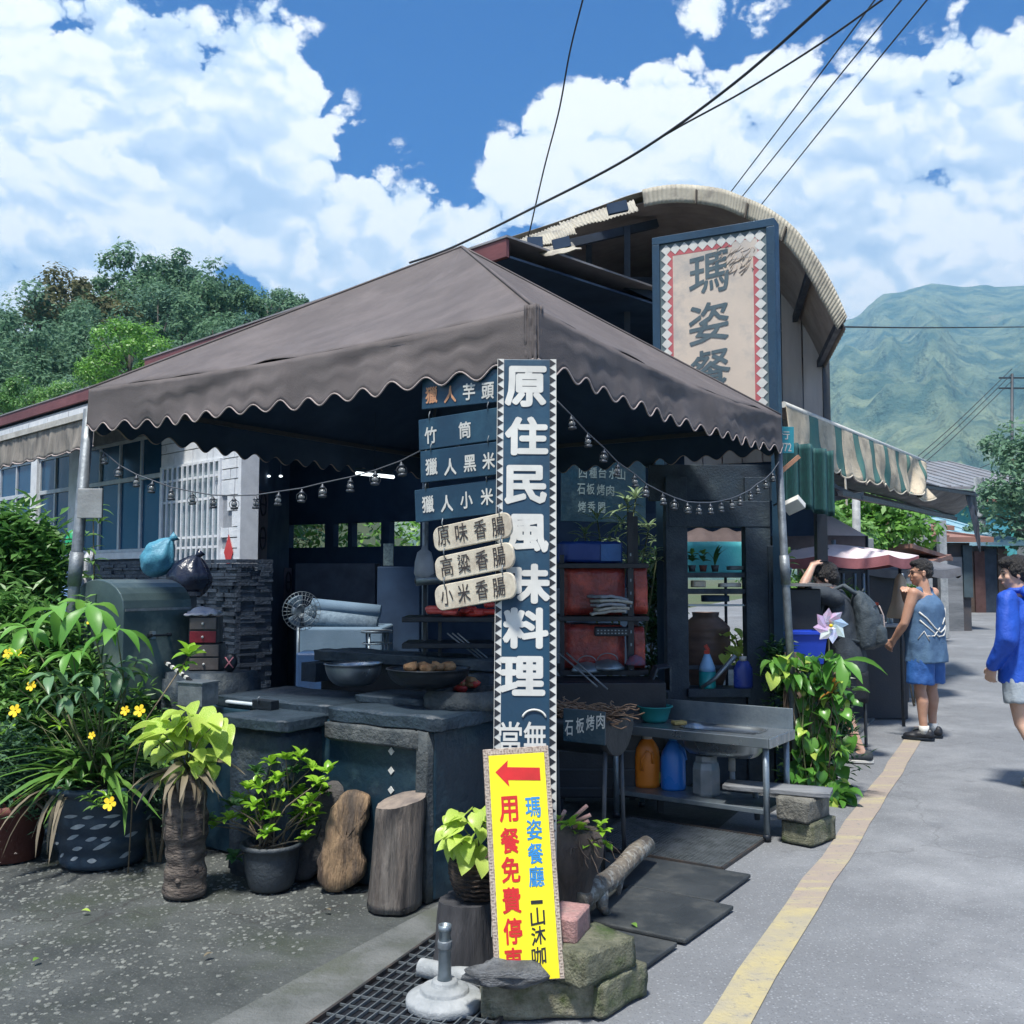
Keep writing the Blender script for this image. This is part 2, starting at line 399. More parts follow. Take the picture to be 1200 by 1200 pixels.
def cracks(m, sc, col, width, amt=0.8):
    t = m.node_tree; b = t.nodes['Principled BSDF']; src = b.inputs['Base Color'].links[0].from_socket
    geo = N(t, 'ShaderNodeNewGeometry'); nz = N(t, 'ShaderNodeTexNoise', i_Scale=3.0, i_Detail=6); L(t, geo.outputs['Position'], nz.inputs['Vector'])
    ad = N(t, 'ShaderNodeMix', data_type='RGBA', blend_type='LINEAR_LIGHT'); ad.inputs['Factor'].default_value = 0.22; L(t, geo.outputs['Position'], ad.inputs['A']); L(t, nz.outputs['Color'], ad.inputs['B'])
    vo = N(t, 'ShaderNodeTexVoronoi', feature='DISTANCE_TO_EDGE', i_Scale=sc); L(t, ad.outputs['Result'], vo.inputs['Vector'])
    r_ = N(t, 'ShaderNodeMapRange'); L(t, vo.outputs['Distance'], r_.inputs[0]); r_.inputs[1].default_value = 0; r_.inputs[2].default_value = width; r_.inputs[3].default_value = amt; r_.inputs[4].default_value = 0
    n5 = N(t, 'ShaderNodeTexNoise', i_Scale=0.8); L(t, geo.outputs['Position'], n5.inputs['Vector'])
    k = mth(t, 'MULTIPLY', r_.outputs[0], mth(t, 'GREATER_THAN', n5.outputs['Fac'], 0.5))
    mx = N(t, 'ShaderNodeMix', data_type='RGBA'); L(t, k, mx.inputs['Factor']); L(t, src, mx.inputs['A']); mx.inputs['B'].default_value = (*col, 1)
    L(t, mx.outputs['Result'], b.inputs['Base Color'])
speckle(M_asph, 62, (0.36, 0.38, 0.40), 0.0, 0.36, amt=0.85)
speckle(M_asph, 95, (0.045, 0.05, 0.06), 0.0, 0.38, amt=0.75)
speckle(M_asph, 2.3, (0.09, 0.095, 0.105), 0.0, 0.13, amt=0.55)
cracks(M_asph, 0.3, (0.09, 0.095, 0.10), 0.004, 0.45)
M_yard = mat('yard_concrete', (0.078, 0.086, 0.084), 0.75, col2=(0.032, 0.038, 0.038), scale=1.7, bump=0.6, bscale=30, contrast=(.36, .62), world=True, third=(0.034, 0.044, 0.030), tscale=1.3)
speckle(M_yard, 70, (0.17, 0.175, 0.165), 0.0, 0.38, amt=0.5)
speckle(M_yard, 130, (0.03, 0.033, 0.04), 0.0, 0.35, amt=0.6)
cracks(M_yard, 0.8, (0.03, 0.03, 0.03), 0.007, 0.9)
M_field = mat('field', (0.06, 0.09, 0.03), 0.9, col2=(0.09, 0.09, 0.05), scale=0.05, world=True)

gb = MB(); gb.box(-5000, 8000, -300, 3330, -0.6, -0.05)
gb.build('ground', M_field, kind='structure')
road = sheet('road', [road_pt(-5, -0.75), road_pt(-5, 14), road_pt(75, 14), road_pt(75, -9), road_pt(24, -9), road_pt(9, -0.75)], -0.008, M_asph)
yard = sheet('yard', [road_pt(-5, -0.75), road_pt(9, -0.75), road_pt(24, -9), road_pt(24, -40), road_pt(-5, -40)], -0.012, M_yard)
floor = sheet('floor', [(-3.5, 8.6), (1.3, 7.6), (5.6, 15), (1.5, 20), (-6.5, 15.0)], 0.0, mat('floor_concrete', (.06, .075, .09), .6, scale=1.5, world=True))

# road line: faded yellow paint over old red
M_line = mat('line_paint', (0.42, 0.36, 0.19), 0.8, col2=(0.33, 0.30, 0.22), scale=6, bump=.5, bscale=60, contrast=(.35, .62), world=True)
t_ = M_line.node_tree; b_ = t_.nodes['Principled BSDF']; src = b_.inputs['Base Color'].links[0].from_socket
geo = N(t_, 'ShaderNodeNewGeometry'); mp_ = N(t_, 'ShaderNodeMapping'); L(t_, geo.outputs['Position'], mp_.inputs['Vector']); mp_.inputs['Rotation'].default_value = (0, 0, -ANG_R); mp_.inputs['Scale'].default_value = (1.0, 9, 1)
nz = N(t_, 'ShaderNodeTexNoise', i_Scale=0.75, i_Detail=6, i_Roughness=.7); L(t_, mp_.outputs[0], nz.inputs['Vector'])
sx = N(t_, 'ShaderNodeSeparateXYZ'); L(t_, geo.outputs['Position'], sx.inputs[0])
far = N(t_, 'ShaderNodeMapRange'); L(t_, sx.outputs['Y'], far.inputs[0]); far.inputs[1].default_value = 3.6; far.inputs[2].default_value = 5.6; far.inputs[3].default_value = -0.22; far.inputs[4].default_value = 0.13
k_ = mth(t_, 'ADD', nz.outputs['Fac'], far.outputs[0]); rk = N(t_, 'ShaderNodeMapRange'); L(t_, k_, rk.inputs[0]); rk.inputs[1].default_value = .5; rk.inputs[2].default_value = .62
mx_ = N(t_, 'ShaderNodeMix', data_type='RGBA'); L(t_, rk.outputs[0], mx_.inputs['Factor']); L(t_, src, mx_.inputs['A']); mx_.inputs['B'].default_value = (0.31, 0.26, 0.22, 1)
L(t_, mx_.outputs['Result'], b_.inputs['Base Color'])
nw = N(t_, 'ShaderNodeTexNoise', i_Scale=22, i_Detail=8, i_Roughness=.75); L(t_, geo.outputs['Position'], nw.inputs['Vector'])
rw = N(t_, 'ShaderNodeMapRange'); L(t_, nw.outputs['Fac'], rw.inputs[0]); rw.inputs[1].default_value = .56; rw.inputs[2].default_value = .64; rw.inputs[4].default_value = .75
mw = N(t_, 'ShaderNodeMix', data_type='RGBA'); L(t_, rw.outputs[0], mw.inputs['Factor']); L(t_, mx_.outputs['Result'], mw.inputs['A']); mw.inputs['B'].default_value = (.17, .175, .18, 1)
L(t_, mw.outputs['Result'], b_.inputs['Base Color'])
pl, pr = [], []
for i in range(27):
    s_ = -4 + i * 0.45
    j = 0.008 * math.sin(i * 2.3) + 0.006 * math.sin(i * 5.1)
    pl.append(road_pt(s_, -0.075 + j)); pr.append(road_pt(s_, 0.075 + 0.7 * j))
lb = MB(); n_ = len(pl)
def rl(y):
    if y < 10: return 0.0
    k = math.floor((y - 10) / 4) * 4 + 10; f_ = (y - k) / 4; return rise(k) * (1 - f_) + rise(k + 4) * f_
lb.add([(p[0], p[1], rl(p[1]) - 0.003) for p in pl + pr], [(i, n_ + i, n_ + i + 1, i + 1) for i in range(n_ - 1)])
lb.build('road_line', M_line, kind='structure')

# loose aggregate standing proud of the yard concrete
pb = MB(); rp = random.Random(3)
ico = [(0, 0, 1), (.89, 0, .45), (.28, .85, .45), (-.72, .53, .45), (-.72, -.53, .45), (.28, -.85, .45), (.72, .53, -.45), (-.28, .85, -.45), (-.89, 0, -.45), (-.28, -.85, -.45), (.72, -.53, -.45), (0, 0, -1)]
icf = [(0, 1, 2), (0, 2, 3), (0, 3, 4), (0, 4, 5), (0, 5, 1), (1, 6, 2), (2, 7, 3), (3, 8, 4), (4, 9, 5), (5, 10, 1), (2, 6, 7), (3, 7, 8), (4, 8, 9), (5, 9, 10), (1, 10, 6)]
cnt = 0
while cnt < 7500:
    X = rp.uniform(-4.2, -0.1); Y = rp.uniform(3.3, 7.2)
    dens = noise.noise(V((X * 1.3, Y * 1.3, 2))) * .6 + .62 - max(0, (X + 1.25)) * .75
    if Y < 3.9: dens -= (3.9 - Y) * 1.0
    if rp.random() > dens: continue
    r_ = rp.uniform(.003, .013) * (1.25 if rp.random() < .15 else 1)
    a = rp.uniform(0, 6.3); sx_ = rp.uniform(.7, 1.5); pb.add([(X + r_ * (v[0] * sx_ * math.cos(a) - v[1] * math.sin(a)), Y + r_ * (v[0] * sx_ * math.sin(a) + v[1] * math.cos(a)), -0.012 + r_ * .5 * v[2]) for v in ico], icf)
    cnt += 1
M_peb = leafmat('pebble', (0.17, 0.18, 0.165), (0.055, 0.063, 0.063), gloss=.8, trans=0.0, scale=20)
pb.build('gravel', M_peb, kind='stuff')
tag(bpy.data.objects['gravel'], 'pale pebbles showing in the dark concrete of the yard', 'gravel')

# kerbside drain slabs beyond the vines, each with a cast grate
M_slab = mat('slab_concrete', (0.17, 0.18, 0.185), 0.85, col2=(0.09, 0.10, 0.105), scale=3, bump=.5, world=True)
M_iron = mat('iron', (0.05, 0.06, 0.07), 0.55, 0.6, col2=(0.10, 0.08, 0.07), scale=12, bump=.2)
ang = math.atan2(LD.y, LD.x)
for i in range(11):
    c = R0_ + LD * (4.4 + i * 1.02) - LN * .78
    mb = MB(); mb.box(-.5, .5, -.28, .28, -.05, .015)
    gs = mb.build('drain_slab', M_slab, bevel=.012, loc=(c.x, c.y, rise(c.y)), rot=(0, 0, ang), kind='structure')
    if i % 2 == 1 or i == 2:
        mb = MB(); mb.box(-.24, .24, -.16, .16, .0145, .016)
        for k in range(9): mb.box(-.2 + k * .05 - .012, -.2 + k * .05 + .012, -.13, .13, .016, .022)
        mb.build('grate', M_iron, gs)

# ------------------------------------------------------------------ mountains
M_mtn = mat('mountain_forest', (0.045, 0.10, 0.085), 0.95, col2=(0.18, 0.23, 0.15), scale=0.016, bump=1.0, bscale=0.06, bdist=14, contrast=(.40, .62), detail=13, world=True, third=(0.20, 0.22, 0.16), tscale=0.0045)
for nd in M_mtn.node_tree.nodes:
    if nd.type == 'MAP_RANGE' and abs(nd.inputs[1].default_value - .5) < 1e-3 and abs(nd.inputs[2].default_value - .68) < 1e-3:
        nd.inputs[1].default_value = .63; nd.inputs[2].default_value = .70; nd.inputs[4].default_value = .8
prof = [(-1400, 120), (-600, 160), (0, 150), (400, 180), (700, 230), (900, 262), (960, 285), (1000, 305), (1050, 342), (1105, 352), (1160, 345), (1220, 345), (1400, 350), (1800, 310), (2600, 300), (3400, 150)]
def prf(x):
    for (a, b), (c, d) in zip(prof, prof[1:]):
        if a <= x <= c: t = (x - a) / (c - a); t = t * t * (3 - 2 * t); return b + (d - b) * t
    return 150
def mtn(u, v):
    px = -1100 + u * 4000; Y = 380 + v * 2900
    X = (px - 600) / F * Y
    t = min(1, v / .82); t = t ** 1.15
    top = prf(px) / F * 2750
    h = top * (t if v <= .82 else 1 - (v - .82) * 2.2)
    q = V((X * .0011, Y * .0011, 0))
    rd = 1 - abs(noise.noise(q * 2.1 + V((5, 2, 1)))) * 2
    gl = abs(noise.noise(V((px * .006 + 1.2 * v, v * 1.3, 4)))) * 2.2 + abs(noise.noise(V((px * .02 + 2.5 * v, v * 2.6, 8)))) * .8
    h -= gl * 75 * min(1, v * 2) * (.25 + .75 * min(1, abs(.82 - v) / .25))
    h += min(1, v * 3) * (min(1, (1 - v) * 3 + .25)) * (rd * 45 + noise.fractal(q * 6, 1.0, 2.1, 5) * 55 + noise.fractal(q * 40, .9, 2.1, 3) * 9) * (0.35 + .65 * abs(.82 - v) / .82)
    return (X, Y, max(h, -3) - 6)
mm = MB(); mm.grid(mtn, 420, 170)
mm.build('mountain', M_mtn, kind='structure')

# wooded hill behind the white building
M_hill = mat('hill_soil', (0.03, 0.05, 0.02), 0.95, col2=(0.05, 0.07, 0.03), scale=.2, world=True)
hp = [(-500, 150), (-200, 200), (-60, 235), (20, 275), (90, 312), (150, 328), (230, 318), (300, 275), (360, 215), (430, 150), (520, 80), (640, 20)]
def hpf(x):
    for (a, b), (c, d) in zip(hp, hp[1:]):
        if a <= x <= c: t = (x - a) / (c - a); return b + (d - b) * t
    return 0
def hillz(px, Y):
    t = (Y - 44) / 44.0; t = max(0, min(1, t)); t = t * t * (3 - 2 * t)
    return t * (hpf(px) / F * 90 - 4.0)
def hillf(u, v):
    px = -500 + u * 1140; Y = 46 + v * 90
    return ((px - 600) / F * Y, Y, hillz(px, Y) + noise.noise(V((px * .03, Y * .1, 0))) * .6 - .3)
hb = MB(); hb.grid(hillf, 60, 30); hb.build('hill', M_hill, kind='structure')

# ------------------------------------------------------------------ trees
LF = dict(dark=leafmat('leaf_dark', (0.06, 0.14, 0.09), (0.14, 0.26, 0.13), trans=.35, gloss=.8), blue=leafmat('leaf_bluish', (0.08, 0.17, 0.12), (0.17, 0.30, 0.17), trans=.35, gloss=.8),
          brown=leafmat('leaf_olive', (0.09, 0.10, 0.045), (0.19, 0.18, 0.08), trans=.35, gloss=.8), bright=leafmat('leaf_bright', (0.10, 0.26, 0.04), (0.20, 0.42, 0.07), trans=.35),
          mid=leafmat('leaf_mid', (0.08, 0.21, 0.05), (0.20, 0.38, 0.10), trans=.35))
M_bark = mat('bark', (0.16, 0.14, 0.12), 0.9, col2=(0.07, 0.06, 0.05), scale=10, bump=.6, bscale=30, stretch=(1, 1, .2))
def crown_mesh(seed, n_cl, n_leaf, leaf, rx=1, rz=.75, openness=.5):
    r = random.Random(seed); mb = MB(); cls = []
    for i in range(n_cl):
        a = r.uniform(0, 6.28); h = r.uniform(-.6, 1); q = math.sqrt(max(0, 1 - max(0, h) ** 2)) * r.uniform(.35, .9)
        cls.append((V((math.cos(a) * q * rx * 1.12, math.sin(a) * q * rx * 1.12, h * rz * r.uniform(.8, 1.25))), r.uniform(.14, .40)))
    for c, cr_ in cls:
        for k in range(int(n_leaf / n_cl)):
            d = V((r.gauss(0, 1), r.gauss(0, 1), r.gauss(.25, .9)))
            if d.length < .01: continue
            d.normalize(); p = c + d * cr_ * r.uniform(.72, 1.08) * (1, .9, .75)[r.randrange(3)]
            nrm = (d + V((r.uniform(-.8, .8), r.uniform(-.8, .8), r.uniform(0, 1.2)))).normalized()
            t1 = nrm.orthogonal().normalized(); t1 = (Matrix.Rotation(r.uniform(0, 6.28), 3, nrm) @ t1); t2 = nrm.cross(t1)
            s = leaf * r.uniform(.6, 1.3)
            mb.add([p - t1 * s, p + t2 * s * .45, p + t1 * s, p - t2 * s * .45], [(0, 1, 2, 3)])
    return mb.mesh('crown'), cls
def trunk_mesh(cls, seed, h):
    r = random.Random(seed); mb = MB()
    top = V((r.uniform(-.1, .1), r.uniform(-.1, .1), -.2))
    mb.tube([(0, 0, -h), (r.uniform(-.05, .05), r.uniform(-.05, .05), -h * .5), top, top + V((0, 0, .5))], [.07, .055, .045, .02], 8)
    for c, q in cls[:9]:
        mid = (top + c) / 2 + V((0, 0, -.08)); mb.tube([top - V((0, 0, r.uniform(0, .4))), mid, c], [.03, .02, .008], 5)
    return mb.mesh('trunk')
TREES = {}
HT = dict(dark='dark green', blue='bluish green', brown='olive brown')
def tree(kind, seed, loc, size, h, name, label, cat='tree', group=None, n_leaf=2600, leaf=.05, n_cl=26, rz=.75):
    key = (seed, n_leaf, leaf, n_cl, rz, round(h / size, 1))
    if key not in TREES:
        me, cls = crown_mesh(seed, n_cl, n_leaf, leaf, 1, rz); TREES[key] = (me, trunk_mesh(cls, seed, h / size))
    me, tm = TREES[key]
    t = thing(name, label, cat, loc, rnd.uniform(0, 6.28), group)
    o = link('crown', me, None, t, loc=(0, 0, h)); o.scale = (size, size, size)
    if len(me.materials) == 0: me.materials.append(LF[kind])
    o.material_slots[0].link = 'OBJECT'; o.material_slots[0].material = LF[kind]
    k = link('trunk', tm, M_bark, t, loc=(0, 0, h)); k.scale = (size, size, size)
    return t
# (px, Y, crown radius, kind, top bearing)
ht = [(-40, 62, 4.2, 'blue', 410), (15, 66, 4.0, 'dark', 385), (45, 78, 4.4, 'blue', 350), (88, 80, 4.6, 'brown', 322), (55, 64, 3.6, 'dark', 425), (100, 66, 3.8, 'dark', 400), (135, 84, 4.4, 'dark', 312),
      (178, 86, 4.8, 'blue', 302), (215, 86, 4.6, 'dark', 312), (248, 86, 4.4, 'blue', 326), (180, 74, 4.0, 'blue', 352), (225, 72, 3.8, 'dark', 365), (275, 84, 3.8, 'dark', 345), (308, 86, 3.2, 'blue', 338),
      (330, 90, 3.0, 'dark', 350), (150, 66, 3.4, 'blue', 392), (20, 56, 3.2, 'dark', 430), (255, 66, 3.6, 'dark', 385), (75, 58, 3.0, 'blue', 445), (-90, 70, 5, 'dark', 380),
      (-150, 70, 5, 'blue', 400), (120, 56, 2.6, 'dark', 440), (200, 62, 3.6, 'dark', 410), (235, 60, 3.4, 'blue', 425), (290, 70, 3.6, 'blue', 385), (170, 55, 3, 'dark', 440), (140, 74, 4, 'brown', 375), (205, 80, 4.2, 'dark', 335), (110, 74, 4, 'blue', 370), (40, 62, 3.6, 'dark', 400), (-10, 58, 3.4, 'blue', 430), (50, 52, 2.6, 'dark', 455), (95, 52, 2.4, 'blue', 460)]
desc = ['dark rounded', 'tall airy', 'dense bluish', 'broad olive', 'leaning sparse', 'thick low']
for i, (px, Y, s, kind, ty) in enumerate(ht):
    z = at(px, ty, Y).z
    x = (px - 600) / F * Y; base = min(hillz(px, Y), z - s * 1.9) - .3
    h = z - base - s * .78
    tree(kind, 11 + i % 5, (x, Y, base), s, h, 'hill_tree', HT[kind] + ' tree among the crowded crowns of the wooded hill', group=HT[kind] + ' trees crowding the wooded hill', n_leaf=5200, leaf=.048, n_cl=30)
rh = random.Random(77)
for i in range(46):
    px = rh.uniform(-130, 320); Y = rh.uniform(50, 84); s = rh.uniform(2.4, 3.8); z0 = hillz(px, Y) - .4; x = (px - 600) / F * Y; h = s * rh.uniform(.9, 1.3)
    if (z0 + h + s * .78 - 1.55) / Y * F > hpf(px) + 34: continue
    kind = ('dark', 'blue', 'dark', 'brown', 'blue')[i % 5]; tree(kind, 11 + i % 5, (x, Y, z0), s, h, 'hill_tree', HT[kind] + ' tree among the crowded crowns of the wooded hill', group=HT[kind] + ' trees crowding the wooded hill', n_leaf=5200, leaf=.048, n_cl=30)
p = at(150, 430, 48); tree('bright', 21, (p.x, 48, 0), 2.1, at(150, 384, 48).z - 1.5, 'bright_tree', 'bright yellow-green tree in front of the darker wooded hill', n_leaf=5200, leaf=.045, n_cl=34)
p = at(118, 430, 49); tree('bright', 22, (p.x, 49, 0), 1.3, at(118, 424, 49).z - .9, 'bright_tree', 'small low yellow-green tree left of the bright round one, above the grey awning', n_leaf=3600, leaf=.05, n_cl=26)
p = at(26, 480, 44); tree('mid', 23, (p.x, 44, 0), 1.5, at(26, 455, 44).z - 1.1, 'roadside_tree', 'pale leafy tree rising just over the left end of the red roof edge', n_leaf=4200, leaf=.05, n_cl=26)
p = at(72, 480, 44); tree('mid', 24, (p.x, 44, 0), 1.3, at(72, 452, 44).z - 1.1, 'roadside_tree', 'pale leafy tree over the red roof edge, right one of the low pair', n_leaf=4200, leaf=.05, n_cl=26)
# ------------------------------------------------------------------ canopy tent
M_tent = mat('tent_cloth', (0.108, 0.093, 0.091), 0.85, col2=(0.088, 0.077, 0.078), scale=3.5, stretch=(1, 1, .35), bump=.22, bscale=260, contrast=(.3, .7), third=(0.130, 0.112, 0.110), tscale=2.3)
M_lining = mat('tent_lining', (.018, .050, .105), .8, col2=(.014, .038, .085), scale=3)  # navy colour carrying the shade on the tent's inner side
M_pipe = mat('piping', (0.42, 0.35, 0.33), .8, scale=30)
M_steel = mat('galvanised_steel', (0.24, 0.27, 0.29), 0.5, 0.5, col2=(0.13, 0.15, 0.17), scale=14, bump=.15)
M_dsteel = mat('dark_steel', (0.035, 0.045, 0.06), 0.5, 0.3, col2=(0.06, 0.065, 0.07), scale=14)
ZE = 2.69
TA, TB, TC = gz(628, 362, ZE), gz(105, 456, ZE), gz(915, 487, ZE)
TD = TB + TC - TA
TP = at(540, 290, ((TA + TB + TC + TD) / 4).y)
TP.x = (540 - 600) / F * TP.y
tent = thing('canopy_tent', 'large brown canopy tent with scalloped valance over the corner food stall', 'canopy tent')
def panel(P, Q, sag=.07, seed=0, edge_sag=.03):
    def fn(u, v):
        e_ = P.lerp(Q, u); p = e_.lerp(TP, v)
        s_ = math.sin(math.pi * v) * math.sin(math.pi * u)
        p = p + V((0, 0, -sag * s_ - edge_sag * math.sin(math.pi * u) * (1 - v) ** 3))
        wr = noise.noise(V((u * 9 + seed, v * 2.0, seed))) * .012 * (1 - v) * 2 + noise.noise(V((u * 26 + seed, v * 3, 4))) * .004
        k = math.sin(math.pi * min(1, u * 12) / 2) * math.sin(math.pi * min(1, (1 - u) * 12) / 2)
        return p + V((0, 0, wr * k))
    return fn
SD_ = [(TA, TB, 1), (TC, TA, 2), (TD, TC, 3), (TB, TD, 4)]
for P, Q, sd_ in SD_:
    mb = MB(); mb.grid(panel(P, Q, seed=sd_, edge_sag=.05 if sd_ == 2 else .03), 48, 24)
    mb.build('roof_panel', M_tent, tent, solid=.004)
    mb = MB(); pf_ = panel(P, Q, seed=sd_, edge_sag=.05 if sd_ == 2 else .03); mb.grid(lambda u, v: pf_(u, v) - V((0, 0, .035)), 24, 12); mb.build('lining', M_lining, tent)  # added navy sheet below the cloth, colours the underside as shade
for a in (TA, TB, TC, TD):
    mb = MB(); pts = [a.lerp(TP, i / 12) + V((0, 0, .006)) for i in range(13)]; mb.tube(pts, .009, 6); mb.build('seam', M_tent, tent)
VH = .275
def val_pt(P, Q, n, seed, es):
    out = (Q - P).cross(V((0, 0, 1))).normalized()
    if out.dot((P + Q) / 2 - TP) < 0: out = -out
    def fn(u, v):
        p = P.lerp(Q, u)
        # scallop: rounded lobes with arched gaps
        ph = (u * n) % 1.0
        sc_ = (VH - .03 + .026 * -math.cos(2 * math.pi * ph) + .014 * noise.noise(V((u * 20, seed, 1))))
        top = -es * math.sin(math.pi * u)
        z = top - sc_ * v
        k = math.sin(math.pi * min(1, u * 10) / 2) * math.sin(math.pi * min(1, (1 - u) * 10) / 2)
        bulge = (.035 * noise.noise(V((u * 5 + seed, v * .6, 2))) + .007 * noise.noise(V((u * 17 + seed, v * 1.5, 7)))+ .02*v) * (v ** .6) * (0.3 + k)
        fold = .014 * noise.noise(V((u * 7 - v * 3.0 + seed, v * 3.5, 9))) * k
        return p + out * (bulge + fold + .004) + V((0, 0, z))
    return fn
for P, Q, sd_ in SD_:
    fn = val_pt(P, Q, 17, sd_ * 3.3, .05 if sd_ == 2 else .03); mb = MB(); mb.grid(fn, 204, 10)
    va = mb.build('valance', M_tent, tent, solid=.003)
    if sd_ > 2: mb = MB(); iw_ = (TP - (P + Q) / 2); iw_.z = 0; iw_ = iw_.normalized() * .012; mb.grid(lambda u, v: V(fn(u, v)) + iw_, 204, 6); mb.build('lining', M_lining, va)  # added navy sheet darkens the inner face of the back valances
    mb = MB(); mb.tube([fn(i / 204, 1.0) for i in range(205)], .0045, 5); mb.build('piping', M_pipe, va)
# gathered corner cover on the front corner
mb = MB()
def cornercloth(u, v):
    a = -.06 + .12 * u
    dl = (TB - TA).normalized(); dr = (TC - TA).normalized()
    p = TA + (dl * max(0, -a) + dr * max(0, a)) - V((0, .012 + .006 * math.sin(u * 30), .26 * v + .0)) + V((0, -.01 * noise.noise(V((u * 6, v * 9, 0))), .02))
    return p
mb.grid(cornercloth, 24, 14); mb.build('corner_cloth', M_tent, tent, solid=.003)
fA = V((TA.x + .01, TA.y + .06, 0)); fB = gz(62, 975); fC = gz(936, 935); fD = V((TD.x, TD.y, 0))
for top, ft, r_ in ((TA + V((0, .06, -.1)), fA, .022), (TB + V((-.01, .03, -.12)), fB, .034), (TC + V((-.03, 0, -.12)), fC, .028), (TD + V((0, -.04, -.1)), fD, .028)):
    mb = MB(); mb.tube([top, top.lerp(ft, .45), ft], r_, 12); mb.tube([top.lerp(ft, .34), top.lerp(ft, .42)], r_ + .007, 12)
    lg = mb.build('leg', M_steel, tent)
    mb = MB(); mb.box(-.055, .055, -.055, .055, 0, .01, TR(ft)); mb.build('foot_plate', M_steel, lg)
for P, Q in ((TA, TB), (TA, TC), (TC, TD), (TB, TD)):
    mb = MB(); cI = V((TP.x, TP.y, P.z)); mb.beam(P.lerp(cI, .07) - V((0, 0, .10)), Q.lerp(cI, .07) - V((0, 0, .10)), .025, .03); mb.build('eave_bar', M_dsteel, tent)
for a in (TA, TB, TC, TD):
    mb = MB(); mb.beam(a.lerp(TP, .06) - V((0, 0, .12)), TP - V((0, 0, .10)), .022, .022); mb.build('hip_bar', M_dsteel, tent)
mb = MB(); mb.box(-.06, .09, -.012, .012, -.09, .09, TR(at(103, 590, fB.lerp(TB, .75).y - .04), 0)); mb.build('clamp_plate', mat('plate', (.35, .36, .36), .5, .3, scale=8), tent, bevel=.004)

# ------------------------------------------------------------------ white-tiled building on the left
W_ = V((-0.712, 0.702, 0)); WN = V((-0.702, -0.712, 0)); AW = math.atan2(-W_.y, -W_.x)      # wall runs left and away; WN faces us
WP = at(282, 675, 11.0); WP.z = 0
def wl(px, py): return on_plane(px, py, WP, AW)
def wu(px): return (wl(px, 675) - WP).dot(-W_)      # coordinate along the wall (negative to the left)
bld = thing('tiled_building', 'white stone-tiled single-storey building with blue windows and red roof edge on the left', 'building', WP, AW)
# local axes: x to the right along the wall, -y out of the face, z up
M_wtile = mat('white_stone_tile', (0.76, 0.77, 0.78), .6, col2=(0.54, 0.57, 0.60), scale=5, bump=.3, bscale=60, contrast=(.3, .7))
M_grout = mat('grout', (0.28, 0.30, 0.33), .9, scale=10)
M_frame = mat('window_frame', (0.50, 0.54, 0.57), .4, col2=(.42, .45, .48), scale=8)
M_white = mat('white_paint', (0.72, 0.74, 0.76), .5, col2=(.6, .62, .64), scale=8)
M_glass = mat('window_glass', (0.010, 0.055, 0.12), .12, col2=(.015, .075, .15), scale=1.2, bump=0, spec=.22)
M_red = mat('red_fascia', (0.19, 0.062, 0.062), .6, col2=(.13, .045, .05), scale=5, stretch=(.3, 1, 1))
M_slate = mat('stacked_slate', (0.045, 0.062, 0.088), .6, col2=(0.02, 0.03, 0.048), scale=7, bump=.6, bscale=40)
M_navy = mat('dark_interior', (0.016, 0.045, 0.095), .8, col2=(0.010, 0.028, 0.062), scale=2, bump=.1)  # blue shade of the interior put into the base colour
xl = wu(-60)
ZS = 1.86; ZT = wl(150, 518).z
wins = []   # (x0, x1, ztop) openings
gx = [(wu(-40), wu(33)), (wu(40), wu(78)), (wu(89), wu(186))]
zt = wl(187, 506).z
mb = MB(); mb.box(xl, wu(187), 0.0, .18, 0, ZS - .004); mb.build('lower_wall', M_slate, bld)
mb = MB(); mb.box(xl, wu(187), 0, .18, zt + .003, 4.0)
mb.box(wu(187) + .003, 0, 0, .18, 0, 4.2)
for a, b in ((wu(33), wu(40)), (wu(78), wu(89))): c_ = MB(); c_.box(a, b, -.01, .18, ZS, zt); c_.build('pier', M_white, bld, bevel=.004)
mb.build('wall', M_grout, bld)
# tiles: courses of long and short slabs, each one set proud of the joint
tm = {}
def tile(w_, h_):
    k = (round(w_, 2), round(h_, 2))
    if k not in tm:
        b = MB(); b.box(-w_ / 2 + .006, w_ / 2 - .006, -.016, -.002, -h_ / 2 + .006, h_ / 2 - .006); tm[k] = b.mesh('tile'); tm[k].materials.append(M_wtile)
    return tm[k]
rt = random.Random(5); nt_ = 0
def tiles(x0, x1, z0, z1, holes):
    global nt_
    z = z0
    while z < z1 - .05:
        h_ = rt.choice((.12, .18, .24)); h_ = min(h_, z1 - z)
        x = x0
        while x < x1 - .03:
            w_ = rt.choice((.14, .24, .34, .44)); w_ = min(w_, x1 - x)
            cx, cz = x + w_ / 2, z + h_ / 2
            if not any(a < cx < b and c < cz < d for a, b, c, d in holes) and nt_ < 300:
                link('tile', tile(w_, h_), None, bld, loc=(cx, -.002 - rt.random() * .006, cz)); nt_ += 1
            x += w_
        z += h_
bx0, bx1 = wu(191), wu(258); bz1 = wl(225, 546).z; bz0 = 1.62
tiles(wu(187) + .01, -.02, 1.62, 4.15, [(bx0 - .05, bx1 + .05, 0, bz1 + .03)])
tiles(wu(-20), wu(187), zt + .36, 4.0, [])
